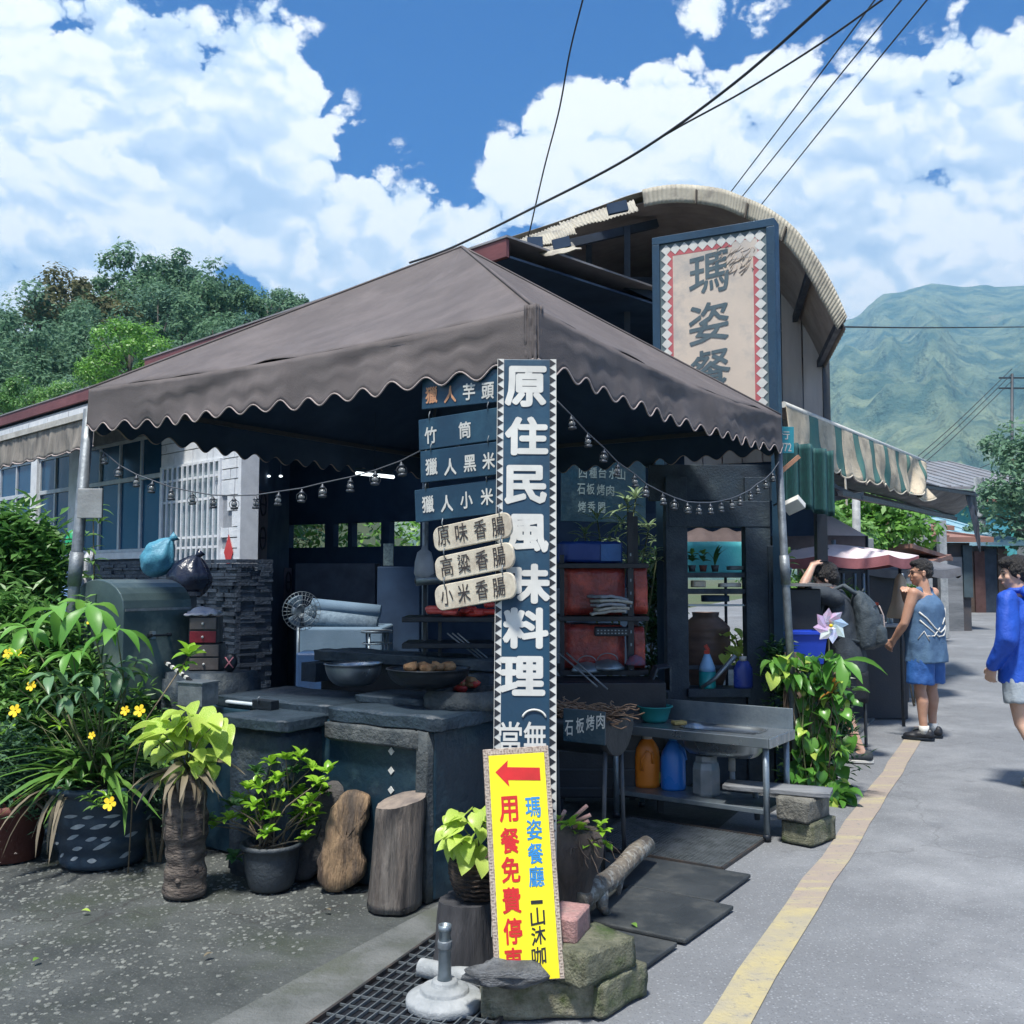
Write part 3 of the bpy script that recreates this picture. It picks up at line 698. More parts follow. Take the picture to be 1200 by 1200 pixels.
for a, b in gx:
    f_ = thing('window', None, None); f_.parent = bld; f_.name = 'window'
    bpy.data.objects.remove(f_)
    zm = zt - (zt - ZS) * .36
    mb = MB(); fw = .045
    mb.box(a, b, .03, .09, ZS, ZS + fw); mb.box(a, b, .03, .09, zt - fw, zt); mb.box(a, a + fw, .03, .09, ZS + fw, zt - fw); mb.box(b - fw, b, .03, .09, ZS + fw, zt - fw)
    mb.box(a + fw, b - fw, .025, .095, zm - .03, zm + .03)
    n_ = max(1, int((b - a) / .8)); 
    for i in range(1, n_ + 1):
        x = a + (b - a) * i / (n_ + 1) if n_ > 1 else (a + b) / 2
        mb.box(x - .03, x + .03, .028, .092, ZS + fw, zm - .03); mb.box(x - .02, x + .02, .028, .09, zm + .03, zt - fw)
    wo_ = mb.build('window', M_frame, bld, bevel=.004)
    for i in range(n_ + 1):
        x0 = a + (b - a) * i / (n_ + 1) + .03; x1 = a + (b - a) * (i + 1) / (n_ + 1) - .03
        mb = MB(); mb.box(x0, x1, .055, .063, ZS + fw, zm - .03); mb.build('pane', M_glass, wo_)
        mb = MB(); mb.box(x0, x1, .055, .063, zm + .03, zt - fw); mb.build('pane', M_glass, wo_)
    mb = MB(); mb.box(a - .03, b + .03, -.05, .03, ZS - .09, ZS - .004); mb.build('sill', M_white, wo_, bevel=.006)
# barred window
mb = MB(); mb.box(bx0 - .04, bx0, -.05, .0, bz0 - .3, bz1 + .03); mb.box(bx1, bx1 + .04, -.05, 0, bz0 - .3, bz1 + .03); mb.box(bx0, bx1, -.05, 0, bz1, bz1 + .03)
gr = mb.build('barred_window', M_white, bld)
mb = MB(); mb.box(bx0, bx1, -.012, -.003, bz0 - .3, bz1); mb.build('pane', mat('frosted_glass', (.30, .36, .38), .25, col2=(.2, .26, .3), scale=2, stretch=(1, 1, .4)), gr)
bar = MB(); bar.box(-.011, .011, -.075, -.055, bz0 - .3, bz1); bme = bar.mesh('bar'); bme.materials.append(M_white)
for i in range(11): link('bar', bme, None, gr, loc=(bx0 + (bx1 - bx0) * (i + .5) / 11, 0, 0))
for z in (bz1 - .16, bz1 - .42, bz1 - .86, bz1 - .98, bz1 - 1.35 if bz1 - 1.35 > bz0 - .2 else bz0 - .1):
    b = MB(); b.box(bx0, bx1, -.056, -.036, z - .014, z + .014); b.build('rail', M_white, gr)
mb = MB(); d_ = .085; zc = wl(270, 647).z; xc = wu(270)
mb.add([(xc, -.03, zc + .2), (xc - .1, -.03, zc), (xc, -.03, zc - .2), (xc + .1, -.03, zc)], [(0, 1, 2, 3)])
cp = mb.build('couplet_paper', mat('red_paper', (.55, .05, .05), .6, col2=(.45, .04, .04), scale=9), bld, solid=.002)
# trims
mb = MB(); mb.box(-.04, 0.02, -.03, .2, 1.6, 4.2); mb.build('corner_trim', M_white, bld, bevel=.004)
# slate dado, stones laid dry
mb = MB(); mb.box(-4.2, .30, -.20, .0, 0, 1.66); mb.build('slate_wall', M_slate, bld)
rs_ = random.Random(9); mb = MB()
z = .25
while z < 1.72:
    h_ = rs_.uniform(.025, .05); x = -1.7
    while x < .32:
        w_ = rs_.uniform(.10, .34); w2 = min(w_, .34 - x); dy = rs_.uniform(0, .045)
        mb.box(x + .003, x + w2 - .003, -.22 - dy, -.19, z + .002, z + h_ - .002); x += w_
    if True:
        y = -.2
        while y < .2:
            w_ = rs_.uniform(.1, .3); mb.box(.29, .30 + rs_.uniform(.01, .05), y + .003, min(.2, y + w_) - .003, z + .002, z + h_ - .002); y += w_
    z += h_
mb.build('slate', M_slate, bld, kind='stuff')
mb = MB(); z = 1.1; 
while z < ZS - .13:
    h_ = rs_.uniform(.03, .05); x = -4.2
    while x < -1.7:
        w_ = rs_.uniform(.12, .4); mb.box(x + .003, x + w_ - .003, -.22 - rs_.uniform(0, .04), -.19, z + .002, z + h_ - .002); x += w_
    z += h_
mb.build('slate', M_slate, bld, kind='stuff')
# roof edges
def fascia(p1, p2, h_, parent=None):
    z1 = wl(*p1); z2 = wl(*p2); a = (z1 - WP).dot(-W_); b = (z2 - WP).dot(-W_); z = (z1.z + z2.z) / 2
    mb = MB(); mb.box(a, b, -.03, .01, z - h_, z - .012); mb.build('fascia', M_red, bld, bevel=.004)
    mb = MB(); mb.box(a - .02, b + .02, -.04, 5.0, z - .010, z + .008); mb.build('roof', mat('roof_sheet', (.30, .29, .30), .6, .2, scale=3), bld)
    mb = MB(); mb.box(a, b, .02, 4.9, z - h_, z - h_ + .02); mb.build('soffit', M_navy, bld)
fascia((-60, 511), (173, 428), .17); fascia((172, 418), (596, 283), .17)
# grey side awning with scalloped edge over the windows
M_gaw = mat('grey_awning', (0.30, 0.27, 0.23), .85, col2=(0.16, 0.145, 0.13), scale=5, bump=.3, contrast=(.35, .62), stretch=(1, 1, .25), third=(.10, .095, .09), tscale=7)
aw = thing('side_awning', 'weathered grey-beige awning with ragged scalloped edge above the blue windows', 'awning', WP + WN * 1.15, AW)
P0 = WP + WN * 1.15
def al(px, py): q = on_plane(px, py, P0, AW); return (q - P0).dot(-W_), q.z
a0, za = al(-40, 538); a1, zb = al(112, 474); zt2 = (za + zb) / 2; zl_ = al(50, 538)[1]; zl_ = min(zl_, zt2 - .35)
hv = zt2 - zl_
def awf(u, v):
    x = a0 + (a1 - a0) * u
    sc_ = hv * (.93 + .09 * abs(math.sin(math.pi * u * 11))) ; return (x, -.02 * v + .05 * v * noise.noise(V((u * 14, v, 3))) + .015 * noise.noise(V((u * 50, v, 3))), zt2 - sc_ * v)
mb = MB(); mb.grid(awf, 150, 8); mb.build('valance', M_gaw, aw, solid=.003)
mb = MB(); mb.tube([awf(i / 150, 1) for i in range(151)], .01, 5); mb.build('piping', M_pipe, aw)
mb = MB(); mb.grid(lambda u, v: (a0 + (a1 - a0) * u, 1.15 * v, zt2 + .05 + .30 * v - .05 * math.sin(math.pi * v)), 30, 8); mb.build('roof_cloth', M_gaw, aw, solid=.003)
mb = MB(); mb.box(a0, a1, -.03, .03, zt2 - .01, zt2 + .06); mb.build('front_bar', mat('awning_bar', (.55, .52, .46), .5, col2=(.36, .34, .3), scale=6), aw)

# interior side wall with notices, back wall with the garden openings
sw0 = WP + V((.02, .25, 0)); sw1 = at(338, 675, 13.2); sw1.z = 0
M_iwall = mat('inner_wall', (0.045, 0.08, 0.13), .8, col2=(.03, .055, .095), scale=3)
iw = thing('inner_side_wall', 'dim grey-blue inner wall with paper notices right of the white tiled corner', 'wall', sw0, math.atan2((sw1 - sw0).y, (sw1 - sw0).x))
sl_ = (sw1 - sw0).length
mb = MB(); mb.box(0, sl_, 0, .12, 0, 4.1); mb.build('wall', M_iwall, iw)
M_post = mat('notice_paper', (.16, .12, .14), .7, col2=(.12, .09, .11), scale=6); M_ink = mat('notice_ink', (.02, .02, .03), .8)
for k, (x, z, w_, h_) in enumerate(((.55, 2.35, .5, .42), (.55, 1.95, .46, .4), (1.9, 1.42, .42, .48))):
    mb = MB(); mb.box(x - w_ / 2, x + w_ / 2, -.008, -.002, z - h_ / 2, z + h_ / 2); nt2 = mb.build('notice', M_post, iw)
    mb = MB(); rr_ = .13
    pts = [(x + rr_ * math.cos(a), -.012, z + .05 + rr_ * math.sin(a)) for a in [i * math.pi / 10 for i in range(21)]]
    mb.tube(pts, .012, 5); mb.box(x - .11, x + .11, -.016, -.01, z + .04, z + .06); mb.build('no_smoking_ring', M_ink, nt2)
bk0 = at(300, 675, 14.5); bk1 = at(775, 675, 11.6); bk0.z = bk1.z = 0; abk = math.atan2((bk1 - bk0).y, (bk1 - bk0).x)
bw = thing('back_partition', 'dark timber back wall of the dining room with a strip of garden openings', 'wall', bk0, abk); lb_ = (bk1 - bk0).length
zb0, zb1 = on_plane(400, 641, bk0, abk).z, on_plane(400, 613, bk0, abk).z
def bu(px): return (on_plane(px, 675, bk0, abk) - bk0).to_2d().length
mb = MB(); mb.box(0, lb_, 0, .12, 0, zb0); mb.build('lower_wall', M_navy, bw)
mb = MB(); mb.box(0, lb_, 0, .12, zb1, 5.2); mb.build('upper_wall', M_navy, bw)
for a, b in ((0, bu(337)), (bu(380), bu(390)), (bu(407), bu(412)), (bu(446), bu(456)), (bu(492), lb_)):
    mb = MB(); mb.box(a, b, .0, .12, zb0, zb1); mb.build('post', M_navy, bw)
# garden seen through the openings
def leaf_cloud(name, label, cat, m, c, size, n, leaf, seed, group=None, kind='stuff'):
    r = random.Random(seed); mb = MB()
    for i in range(n):
        p = V((r.uniform(-1, 1) * size[0], r.uniform(-1, 1) * size[1], r.uniform(-1, 1) * size[2]))
        if (p.x / size[0]) ** 2 * .6 + (p.z / size[2]) ** 2 * .5 + noise.noise(p * 2.2 + V((seed, 0, 0))) * .5 > .85: continue
        nrm = V((r.uniform(-1, 1), r.uniform(-1, .4), r.uniform(.1, 1.2))).normalized(); t1 = nrm.orthogonal().normalized(); t1 = Matrix.Rotation(r.uniform(0, 6.28), 3, nrm) @ t1; t2 = nrm.cross(t1); s = leaf * r.uniform(.6, 1.4)
        mb.add([p - t1 * s, p + t2 * s * .35, p + t1 * s, p - t2 * s * .35], [(0, 1, 2, 3)])
    o = mb.build(name, m, loc=c); tag(o, label, cat, group, kind); return o
g_ = at(410, 628, 18); leaf_cloud('garden_hedge', 'sunlit green garden foliage seen through the strip openings at the back', 'foliage', LF['bright'], (g_.x, 18.5, 1.7), (5.0, .8, 1.1), 7000, .09, 3)

# ------------------------------------------------------------------ arched hall behind the big sign
HP = at(990, 380, 8.5); HA = V((.20, .98, 0)).normalized()
def hpnt(px, py): q = on_plane(px, py, HP, ANG_S); return q
arch_px = [(990, 381), (975, 347), (955, 312), (930, 279), (900, 256), (872, 243), (840, 232), (790, 228), (745, 236), (700, 252), (650, 270), (600, 286), (560, 300)]
arch = [hpnt(*a) for a in arch_px]
def smooth_arch(n):
    out = []; m_ = len(arch) - 1
    for i in range(n + 1):
        t = i / n * m_; k = min(int(t), m_ - 1); f_ = t - k
        p0, p1, p2, p3 = arch[max(k - 1, 0)], arch[k], arch[k + 1], arch[min(k + 2, m_)]
        out.append(.5 * ((2 * p1) + (p2 - p0) * f_ + (2 * p0 - 5 * p1 + 4 * p2 - p3) * f_ ** 2 + (-p0 + 3 * p1 - 3 * p2 + p3) * f_ ** 3))
    return out
AR = smooth_arch(120)
hall = thing('arched_hall', 'hall with arched cream corrugated roof and dark open gable behind the hanging sign', 'building')
M_cream = mat('cream_sheet', (0.44, 0.41, 0.33), .6, col2=(0.29, 0.27, 0.22), scale=3, bump=.2, contrast=(.35, .7), third=(.22, .20, .17), tscale=5)
M_under = mat('sheet_underside', (0.30, 0.27, 0.25), .6, col2=(.20, .18, .17), scale=3)
def roofshell(depth0, depth1, off, mname, k0=0, k1=120, corr=.012):
    def fn(u, v):
        q = AR[int(round(k0 + (k1 - k0) * u))]; c = V((0, 0, -1))
        return q + HA * (depth0 + (depth1 - depth0) * v) + V((0, 0, off + corr * math.sin(v * (depth1 - depth0) / .13 * 6.283)))
    return fn
mb = MB(); mb.grid(roofshell(-.12, 6.0, .03, 0), 120, 160); mb.build('roof', M_cream, hall, solid=.006)
mb = MB(); mb.grid(roofshell(-.05, 6.0, -.05, 0, corr=.008), 120, 120); mb.build('roof_lining', M_under, hall, solid=.004)
# front band: sheet ends bent down over the arch edge
def band(u, v):
    i = u * 78; k = min(int(i), 119); f_ = i - k; q = AR[k].lerp(AR[k + 1], f_)
    c = hpnt(800, 640); d = (c - q).normalized(); hb_ = .175 * (1 - .25 * max(0, .15 - u) / .15)
    return q - HA * (.16 + .005 * math.sin(u * 420)) + d * hb_ * v + V((0, 0, .035))
mb = MB(); mb.grid(band, 300, 4); mb.build('edge_band', M_cream, hall, solid=.004)
for u in (.42, .62, .83):
    mb = MB(); q = V(band(u, .3)); q2 = V(band(u, 1.05)); mb.beam(q - HA * .02, q2 - HA * .02, .035, .012); mb.build('strap', mat('strap', (.12, .10, .08), .7), hall)
# torn sheets on the left
def torn(c0, c1, c2, c3, seed, name='torn_sheet'):
    def fn(u, v):
        p = c0.lerp(c1, u).lerp(c3.lerp(c2, u), v); return p + V((0, 0, .006 * math.sin(u * 120) + .04 * noise.noise(V((u * 3, v * 3, seed)))))
    mb = MB(); mb.grid(fn, 160, 6); mb.build(name, M_cream, hall, solid=.004)
torn(at(598, 284, 9.4), at(668, 258, 9.1), at(676, 274, 8.6), at(622, 292, 8.7), 1)
torn(at(655, 261, 9.3), at(742, 234, 9.0), at(748, 247, 8.6), at(668, 268, 8.9), 2)
torn(at(612, 290, 8.8), at(640, 300, 8.3), at(682, 292, 8.2), at(660, 285, 8.8), 3)
for (a, b) in (((618, 285), (636, 284)), ((648, 288), (668, 283)), ((712, 246), (735, 241))):
    mb = MB(); mb.beam(at(*a, 8.45), at(*b, 8.45), .05, .09); mb.build('roof_debris', M_navy, hall)
# trusses and inner gable
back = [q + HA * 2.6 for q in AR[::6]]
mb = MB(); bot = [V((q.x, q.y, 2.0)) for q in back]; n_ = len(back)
mb.add(back + bot, [(i, i + 1, n_ + i + 1, n_ + i) for i in range(n_ - 1)]); mb.build('inner_gable', M_navy, hall, solid=.03)  # navy sheet stands for the dark inside of the open hall
M_truss = mat('truss', (.03, .045, .07), .6, .2)
for a, b, Y in (((655, 300), (770, 350), 9.3), ((735, 265), (735, 420), 9.6), ((605, 300), (770, 262), 9.4), ((640, 345), (645, 430), 9.2), ((600, 330), (770, 330), 9.8), ((690, 262), (690, 420), 10.2)):
    mb = MB(); mb.beam(at(*a, Y), at(*b, Y + .3), .06, .08); mb.build('truss_bar', M_truss, hall)
# metal-clad end wall under the eave
q0 = at(965, 430, 10.1); aw_ = ANG_S; mb = MB()
for i in range(7):
    a = q0 + RS * (.215 * i) ; b = q0 + RS * (.215 * i + .20)
    me_ = MB(); me_.beam(V((a.x, a.y, 3.7)) , V((b.x, b.y, 3.7)), .03 + .012 * (i % 2), 1.9); me_.build('metal_panel', mat('metal_panel', (.46, .44, .43), .6, .0, col2=(.30, .29, .29), scale=4, stretch=(1, 1, .15)), hall)
me_ = MB(); me_.beam(V((q0.x, q0.y, 2.4)) - RS * .02, V((q0.x, q0.y, 4.55)) - RS * .02, .07, .05); me_.build('corner_flashing', M_dsteel, hall)
for i in range(3):
    a = HP + RS * (.1 + i * .8) ; k = 6 + i * 17
    p_ = AR[min(k, 119)] - V((0, 0, .14)); mb = MB(); mb.beam(p_, p_ + HA * 2.2, .05, .07); mb.build('purlin', M_truss, hall)

# ------------------------------------------------------------------ boards: a helper that lets marks be laid out on the board face
class Board:
    def __init__(s, name, label, cat, top, bot, width, thick, m, right=None, group=None, bevel=.003):
        """board from bottom-centre to top-centre; right = horizontal direction of its width"""
        top, bot = V(top), V(bot); z = (top - bot); s.h = z.length; z.normalize()
        x = V(right) if right is not None else V((1, 0, 0)); x = (x - z * x.dot(z)).normalized(); y = z.cross(x)
        s.M = Matrix((x, y, z)).transposed().to_4x4(); s.M.translation = bot; s.Mi = s.M.inverted(); s.w = width; s.y = y
        s.o = thing(name, label, cat, bot, 0, group); s.o.rotation_euler = s.M.to_euler()
        s.thick = thick
        if m is not None:
            mb = MB(); mb.box(-width / 2, width / 2, 0, thick, 0, s.h); s.board = mb.build('board', m, s.o, bevel=bevel)
    def loc(s, px, py):
        o_ = s.M.translation; d = ray(px, py); t = (o_ - EYE).dot(s.y) / d.dot(s.y); p = s.Mi @ (EYE + d * t); return p.x, p.z, t * 1.0
    def char(s, mb, ch, px, py, w_, h_, y=-.002, bold=.02, rot=0.0, slant=0.0):
        x, z, t = s.loc(px, py); k = t / F; b = MB(); put(b, ch, 0, 0, w_ * k, h_ * k, 0, bold, slant, rot)
        b.build('character', mb, s.o, loc=(x, y, z))
M_blue = mat('sign_blue', (0.010, 0.050, 0.095), .45, col2=(0.007, 0.036, 0.072), scale=3, bump=.05, third=(.02, .07, .115), tscale=5)
M_wht = mat('sign_white', (0.62, 0.62, 0.58), .5, col2=(.50, .50, .47), scale=9, bump=0)
M_blk = mat('sign_black', (0.012, 0.014, 0.02), .5, bump=0)
M_bsgn = mat('sign_beige', (0.58, 0.49, 0.40), .6, col2=(0.50, 0.43, 0.36), scale=2.5, bump=.05, third=(.38, .35, .32), tscale=4)
M_teal = mat('brush_grey', (0.05, 0.085, 0.105), .6, col2=(.08, .12, .14), scale=8, bump=0)
M_pinkr = mat('border_red', (0.46, 0.10, 0.11), .6, col2=(.38, .10, .11), scale=8, bump=0)
M_bgrey = mat('border_grey', (0.12, 0.17, 0.19), .6, scale=8, bump=0)
M_sfr = mat('sign_frame', (0.022, 0.060, 0.105), .4, .2, col2=(.015, .045, .08), scale=5)

# the big hanging sign
BR = at(908, 256, 7.35)
bl_ = on_plane(765, 280, BR, ANG_S); wS = (BR - bl_).length; mid = (BR + bl_) / 2; zt_ = (BR.z + bl_.z) / 2
S1 = Board('shop_sign', 'large cream hanging sign with red and white diamond border and grey brush lettering', 'sign', V((mid.x, mid.y, zt_)), V((mid.x, mid.y, 2.66)), wS, .13, M_sfr, right=-RS)
fr = .062; bd = .105; w2 = wS / 2; H_ = S1.h
mb = MB()
for (a, b, c, d) in ((-w2, w2, H_ - fr, H_), (-w2, w2, 0, fr), (-w2, -w2 + fr, fr, H_ - fr), (w2 - fr, w2, fr, H_ - fr)): mb.box(a, b, -.025, -.001, c, d)
mb.build('frame', M_sfr, S1.o, bevel=.004)
mb = MB(); mb.box(-w2 + fr, w2 - fr, -.006, -.001, fr, H_ - fr); mb.build('border_ground', M_bgrey, S1.o)
mb = MB(); i_ = fr + bd / 2
for (a, b, c, d) in ((-w2 + i_, w2 - i_, H_ - fr - bd, H_ - i_), (-w2 + i_, w2 - i_, i_, fr + bd), (-w2 + i_, -w2 + fr + bd, fr + bd, H_ - fr - bd), (w2 - fr - bd, w2 - i_, fr + bd, H_ - fr - bd)): mb.box(a, b, -.0085, -.0062, c, d)
mb.build('border_stripe', M_pinkr, S1.o)
mb = MB(); mb.box(-w2 + fr + bd, w2 - fr - bd, -.0075, -.0062, fr + bd, H_ - fr - bd); mb.build('panel', M_bsgn, S1.o)
mb = MB(); r_ = .043
dmb = MB(); dmb.box(-r_ * .7071, r_ * .7071, -.0015, 0, -r_ * .7071, r_ * .7071, TR(ry=R(45))); dme = dmb.mesh('diamond'); dme.materials.append(M_wht)
def dia(x, z): link('diamond', dme, None, S1.o, loc=(x, -.0092, z))
nx = 10; span = wS - 2 * i_
for k in range(nx + 1):
    for z in (H_ - i_, i_): dia(-span / 2 + span * k / nx, z)
nz_ = int((H_ - 2 * i_) / (span / nx))
for k in range(1, nz_):
    for x in (-span / 2, span / 2): dia(x, i_ + (H_ - 2 * i_) * k / nz_)
mb = MB()
for ch, px, py, w_, h_ in (('瑪', 831, 321, 48, 48), ('姿', 831, 378, 48, 48), ('餐', 833, 434, 48, 50), ('廳', 834, 500, 48, 50)):
    S1.char(M_teal, ch, px, py, w_, h_, y=-.011, bold=.012, slant=.10)
mb = MB()   # weathered drawing in the top right corner of the sign
rw_ = random.Random(2)
for i in range(34):
    x0, z0, t0 = S1.loc(845 + rw_.uniform(0, 38), 285 + rw_.uniform(0, 30)); x1 = x0 - rw_.uniform(-.01, .10); z1 = z0 - rw_.uniform(.02, .09)
    mb.tube([(x0, -.010, z0), ((x0 + x1) / 2 + .012, -.0105, (z0 + z1) / 2), (x1, -.010, z1)], .0028, 4)
mb.build('drawing', mat('faded_ink', (.50, .42, .35), .7, bump=0), S1.o)
mb = MB(); x1, z1, _ = S1.loc(858, 284); x2, z2, _ = S1.loc(888, 300); mb.box(x1, x2, -.0095, -.008, z2, z1); mb.build('faded_patch', mat('faded_grey', (.46, .42, .38), .7, col2=(.52, .46, .40), scale=22, bump=0), S1.o)
mb = MB(); mb.beam(V((wS / 2 - .03, .065, -2.6)), V((wS / 2 - .03, .065, 0)), .07, .07); mb.beam(V((-wS / 2 + .03, .065, -2.6)), V((-wS / 2 + .03, .065, 0)), .07, .07); mb.build('post', M_sfr, S1.o)

# the tall corner sign
S2 = Board('vertical_sign', 'tall narrow navy sign with big white characters and triangle edging at the stall corner', 'sign', at(617.5, 421, 4.06), at(614, 1098, 3.80), .243, .018, M_blue)
H_ = S2.h; w2 = .1215
mb = MB()
for sgn in (-1, 1):
    x0 = sgn * w2; x1 = sgn * (w2 - .027); mb.box(min(x0, x1), max(x0, x1), -.0022, -.0005, 0, H_)
mb.build('edging', M_wht, S2.o)
n_ = 62
for sgn in (-1, 1):
    mb = MB()
    for k in range(n_):
        z0 = H_ * k / n_; z1 = H_ * (k + 1) / n_
        if sgn > 0: xs = (w2 - .027, w2 - .002)
        else: xs = (-w2 + .002, -w2 + .027)
        a_ = xs[1] if sgn > 0 else xs[0]; b_ = xs[0] if sgn > 0 else xs[1]
        if sgn > 0: tri = [(b_, -.0035, z0 + .001), (a_, -.0035, (z0 + z1) / 2), (b_, -.0035, z1 - .001)]; tri = [tri[0], tri[1], tri[2]]
        else: tri = [(a_, -.0035, z0 + .001), (b_, -.0035, (z0 + z1) / 2), (a_, -.0035, z1 - .001)]
        mb.add(tri, [(0, 1, 2)])
    mb.build('triangle_print', M_blk, S2.o, kind='stuff')
mb = MB()
for ch, px, py, w_, h_ in (('原', 616, 453, 49, 50), ('住', 617, 511, 51, 47), ('民', 616, 568, 50, 47), ('風', 618, 625, 50, 46), ('味', 619, 684, 52, 47), ('料', 616, 736, 54, 48), ('理', 612, 792, 54, 46)):
    S2.char(M_wht, ch, px, py, w_, h_, y=-.003, bold=.036)
for ch, px, py, w_, h_ in (('無', 627, 866, 27, 40), ('當', 598, 866, 27, 40)): S2.char(M_wht, ch, px, py, w_, h_, y=-.003, bold=.012)
x, z, t = S2.loc(626, 843); k = t / F
mb.tube([(x + 14 * k * math.cos(a), -.004, z + 11 * k * math.sin(a)) for a in [R(12 + 156 * i / 12) for i in range(13)]], .0045, 4)
mb.build('bracket', M_wht, S2.o)

# four small navy menu boards hung along the left eave
dl = (TB - TA).normalized(); AL = math.atan2(-dl.y, -dl.x); PB = TA + V((.0, -.02, 0)) + dl * .05
def hang(name, label, corners, chars, m, mt, off=0.0, group=None, bold=.02, cw=18, ch_=20, rounded=False, tint=None, thick=.012):
    """corners TL, TR, BR, BL in the photo, on the plane of the left eave"""
    P = PB + V((0, -off, 0)); q = [on_plane(x, y, P, AL) for x, y in corners]
    top = (q[0] + q[1]) / 2; bot = (q[2] + q[3]) / 2; right = (q[1] - q[0]) + (q[2] - q[3]); z = (top - bot); rgt = right.normalized()
    zz = (z - rgt * z.dot(rgt)); wd = right.length / 2
    B = Board(name, label, 'menu board', bot + zz, bot, wd, thick, None if rounded else m, right=rgt, group=group)
    # keep the board's own lean: rebuild the basis with rgt as x
    x = rgt; zv = zz.normalized(); y = zv.cross(x); B.M = Matrix((x, y, zv)).transposed().to_4x4(); B.M.translation = bot; B.Mi = B.M.inverted(); B.y = y; B.o.rotation_euler = B.M.to_euler(); B.h = zz.length
    if rounded:
        r_ = B.h * .36; poly = []
        for cx, cz, a0_ in ((wd / 2 - r_, r_, -90), (wd / 2 - r_, B.h - r_, 0), (-wd / 2 + r_, B.h - r_, 90), (-wd / 2 + r_, r_, 180)):
            for k in range(7): a = R(a0_ + 15 * k); poly.append((cx + r_ * math.cos(a), cz + r_ * math.sin(a)))
        mb = MB(); mb.prism(poly, 0, thick, Matrix(((1, 0, 0, 0), (0, 0, 1, 0), (0, 1, 0, 0), (0, 0, 0, 1)))); mb.build('board', m, B.o, bevel=.003)
    mb = MB(); mb2 = MB()
    for i, (c, px, py) in enumerate(chars):
        B.char(tint if (tint and i < 2) else mt, c, px, py, cw, ch_, y=-.0025, bold=bold)
    # hooks
    for sx_ in (-.35, .38):
        mb = MB(); mb.tube([(wd * sx_, -.004, B.h - .008), (wd * sx_, -.006, B.h + .012), (wd * sx_ + .004, -.002, B.h + .03)], .0025, 5); mb.build('hook', M_steel, B.o)
    return B
M_org = mat('faded_orange', (.65, .33, .18), .6, bump=0)
g = 'menu boards hanging from the stall eave'
hang('menu_board', 'navy board reading 獵人芋頭 with faded orange first letters, topmost under the valance', [(494, 443), (585, 432), (585, 471), (494, 480)], [('獵', 506, 463), ('人', 528, 462), ('芋', 550, 459), ('頭', 572, 458)], M_blue, M_wht, tint=M_org, group=g)
hang('menu_board', 'navy board with only two widely spaced characters 竹筒', [(491, 492), (585, 477), (585, 515), (491, 528)], [('竹', 505, 510), ('筒', 545, 504)], M_blue, M_wht, group=g)
hang('menu_board', 'navy board reading 獵人黑米 below the bamboo one', [(493, 529), (585, 517), (585, 556), (493, 566)], [('獵', 506, 547), ('人', 528, 547), ('黑', 551, 543), ('米', 573, 540)], M_blue, M_wht, group=g, off=.012)
hang('menu_board', 'navy board reading 獵人小米, lowest of the dark ones', [(487, 575), (585, 560), (585, 602), (487, 612)], [('獵', 502, 591), ('人', 524, 590), ('小', 547, 586), ('米', 571, 582)], M_blue, M_wht, group=g)
M_crm = mat('cream_board', (0.66, 0.60, 0.48), .55, col2=(.55, .49, .38), scale=5, bump=.08, third=(.42, .36, .28), tscale=9)
M_brn = mat('brown_ink', (.045, .035, .035), .6, bump=0)
g2 = 'cream sausage boards'
for (cs, chs, lab) in (([(507, 619), (599, 598), (600, 629), (510, 647)], [('原', 520, 628), ('味', 541, 624), ('香', 563, 620), ('腸', 584, 617)], 'cream rounded board reading 原味香腸, top one of three'),
                       ([(509, 654), (601, 633), (603, 665), (512, 682)], [('高', 524, 664), ('粱', 544, 660), ('香', 565, 656), ('腸', 585, 652)], 'cream rounded board reading 高粱香腸, middle one of three'),
                       ([(508, 688), (602, 668), (605, 701), (512, 716)], [('小', 524, 698), ('米', 544, 695), ('香', 565, 691), ('腸', 585, 688)], 'cream rounded board reading 小米香腸 with a worn third character, lowest of three')):
    hang('sausage_board', lab, cs, chs, M_crm, M_brn, off=.36, group=g2, bold=.004, cw=18, ch_=22, rounded=True, thick=.014)
# chains
for px, y0, y1 in ((515, 481, 492), (516, 566, 576), (580, 632, 640), (530, 611, 622)):
    pass

# yellow free-parking sign
M_yel = mat('sign_yellow', (0.86, 0.74, 0.015), .45, col2=(.80, .68, .01), scale=4, bump=.03)
M_pat = mat('patterned_edge', (0.40, 0.33, 0.27), .7, col2=(.22, .17, .14), scale=90, bump=.1, contrast=(.46, .54))
S3 = Board('parking_sign', 'bright yellow signboard with red arrow and red, blue and black lettering leaning at the corner', 'sign', at(604, 876, 3.74), at(621, 1150, 3.56), .245, .016, M_pat)
H_ = S3.h; w2 = .1225; e_ = .021
mb = MB(); mb.box(-w2 + e_, w2 - e_ + .003, -.0022, -.0005, .004, H_ - .024); mb.build('yellow_face', M_yel, S3.o)
M_key = mat('key_cream', (.56, .48, .40), .7, bump=0)
mb = MB()
k = 0; z = .01
while z < H_ - .02:      # woven key pattern printed along the edge
    for x in (-w2 + .010, w2 - .009):
        mb.box(x - .006, x + .006, -.0015, -.0003, z, z + .003); mb.box(x - .006 if k % 2 else x + .003, x - .003 if k % 2 else x + .006, -.0015, -.0003, z + .003, z + .009)
    z += .0105; k += 1
x = -w2 + .02
while x < w2 - .02: mb.box(x, x + .003, -.0015, -.0003, H_ - .019, H_ - .006); mb.box(x + .003, x + .008, -.0015, -.0003, H_ - (.019 if k % 2 else .009), H_ - (.016 if k % 2 else .006)); x += .0105; k += 1
mb.build('key_print', M_key, S3.o)
M_rink = mat('red_ink', (.62, .02, .02), .5, bump=0); M_bink = mat('blue_ink', (.03, .25, .60), .5, bump=0)
mb = MB()
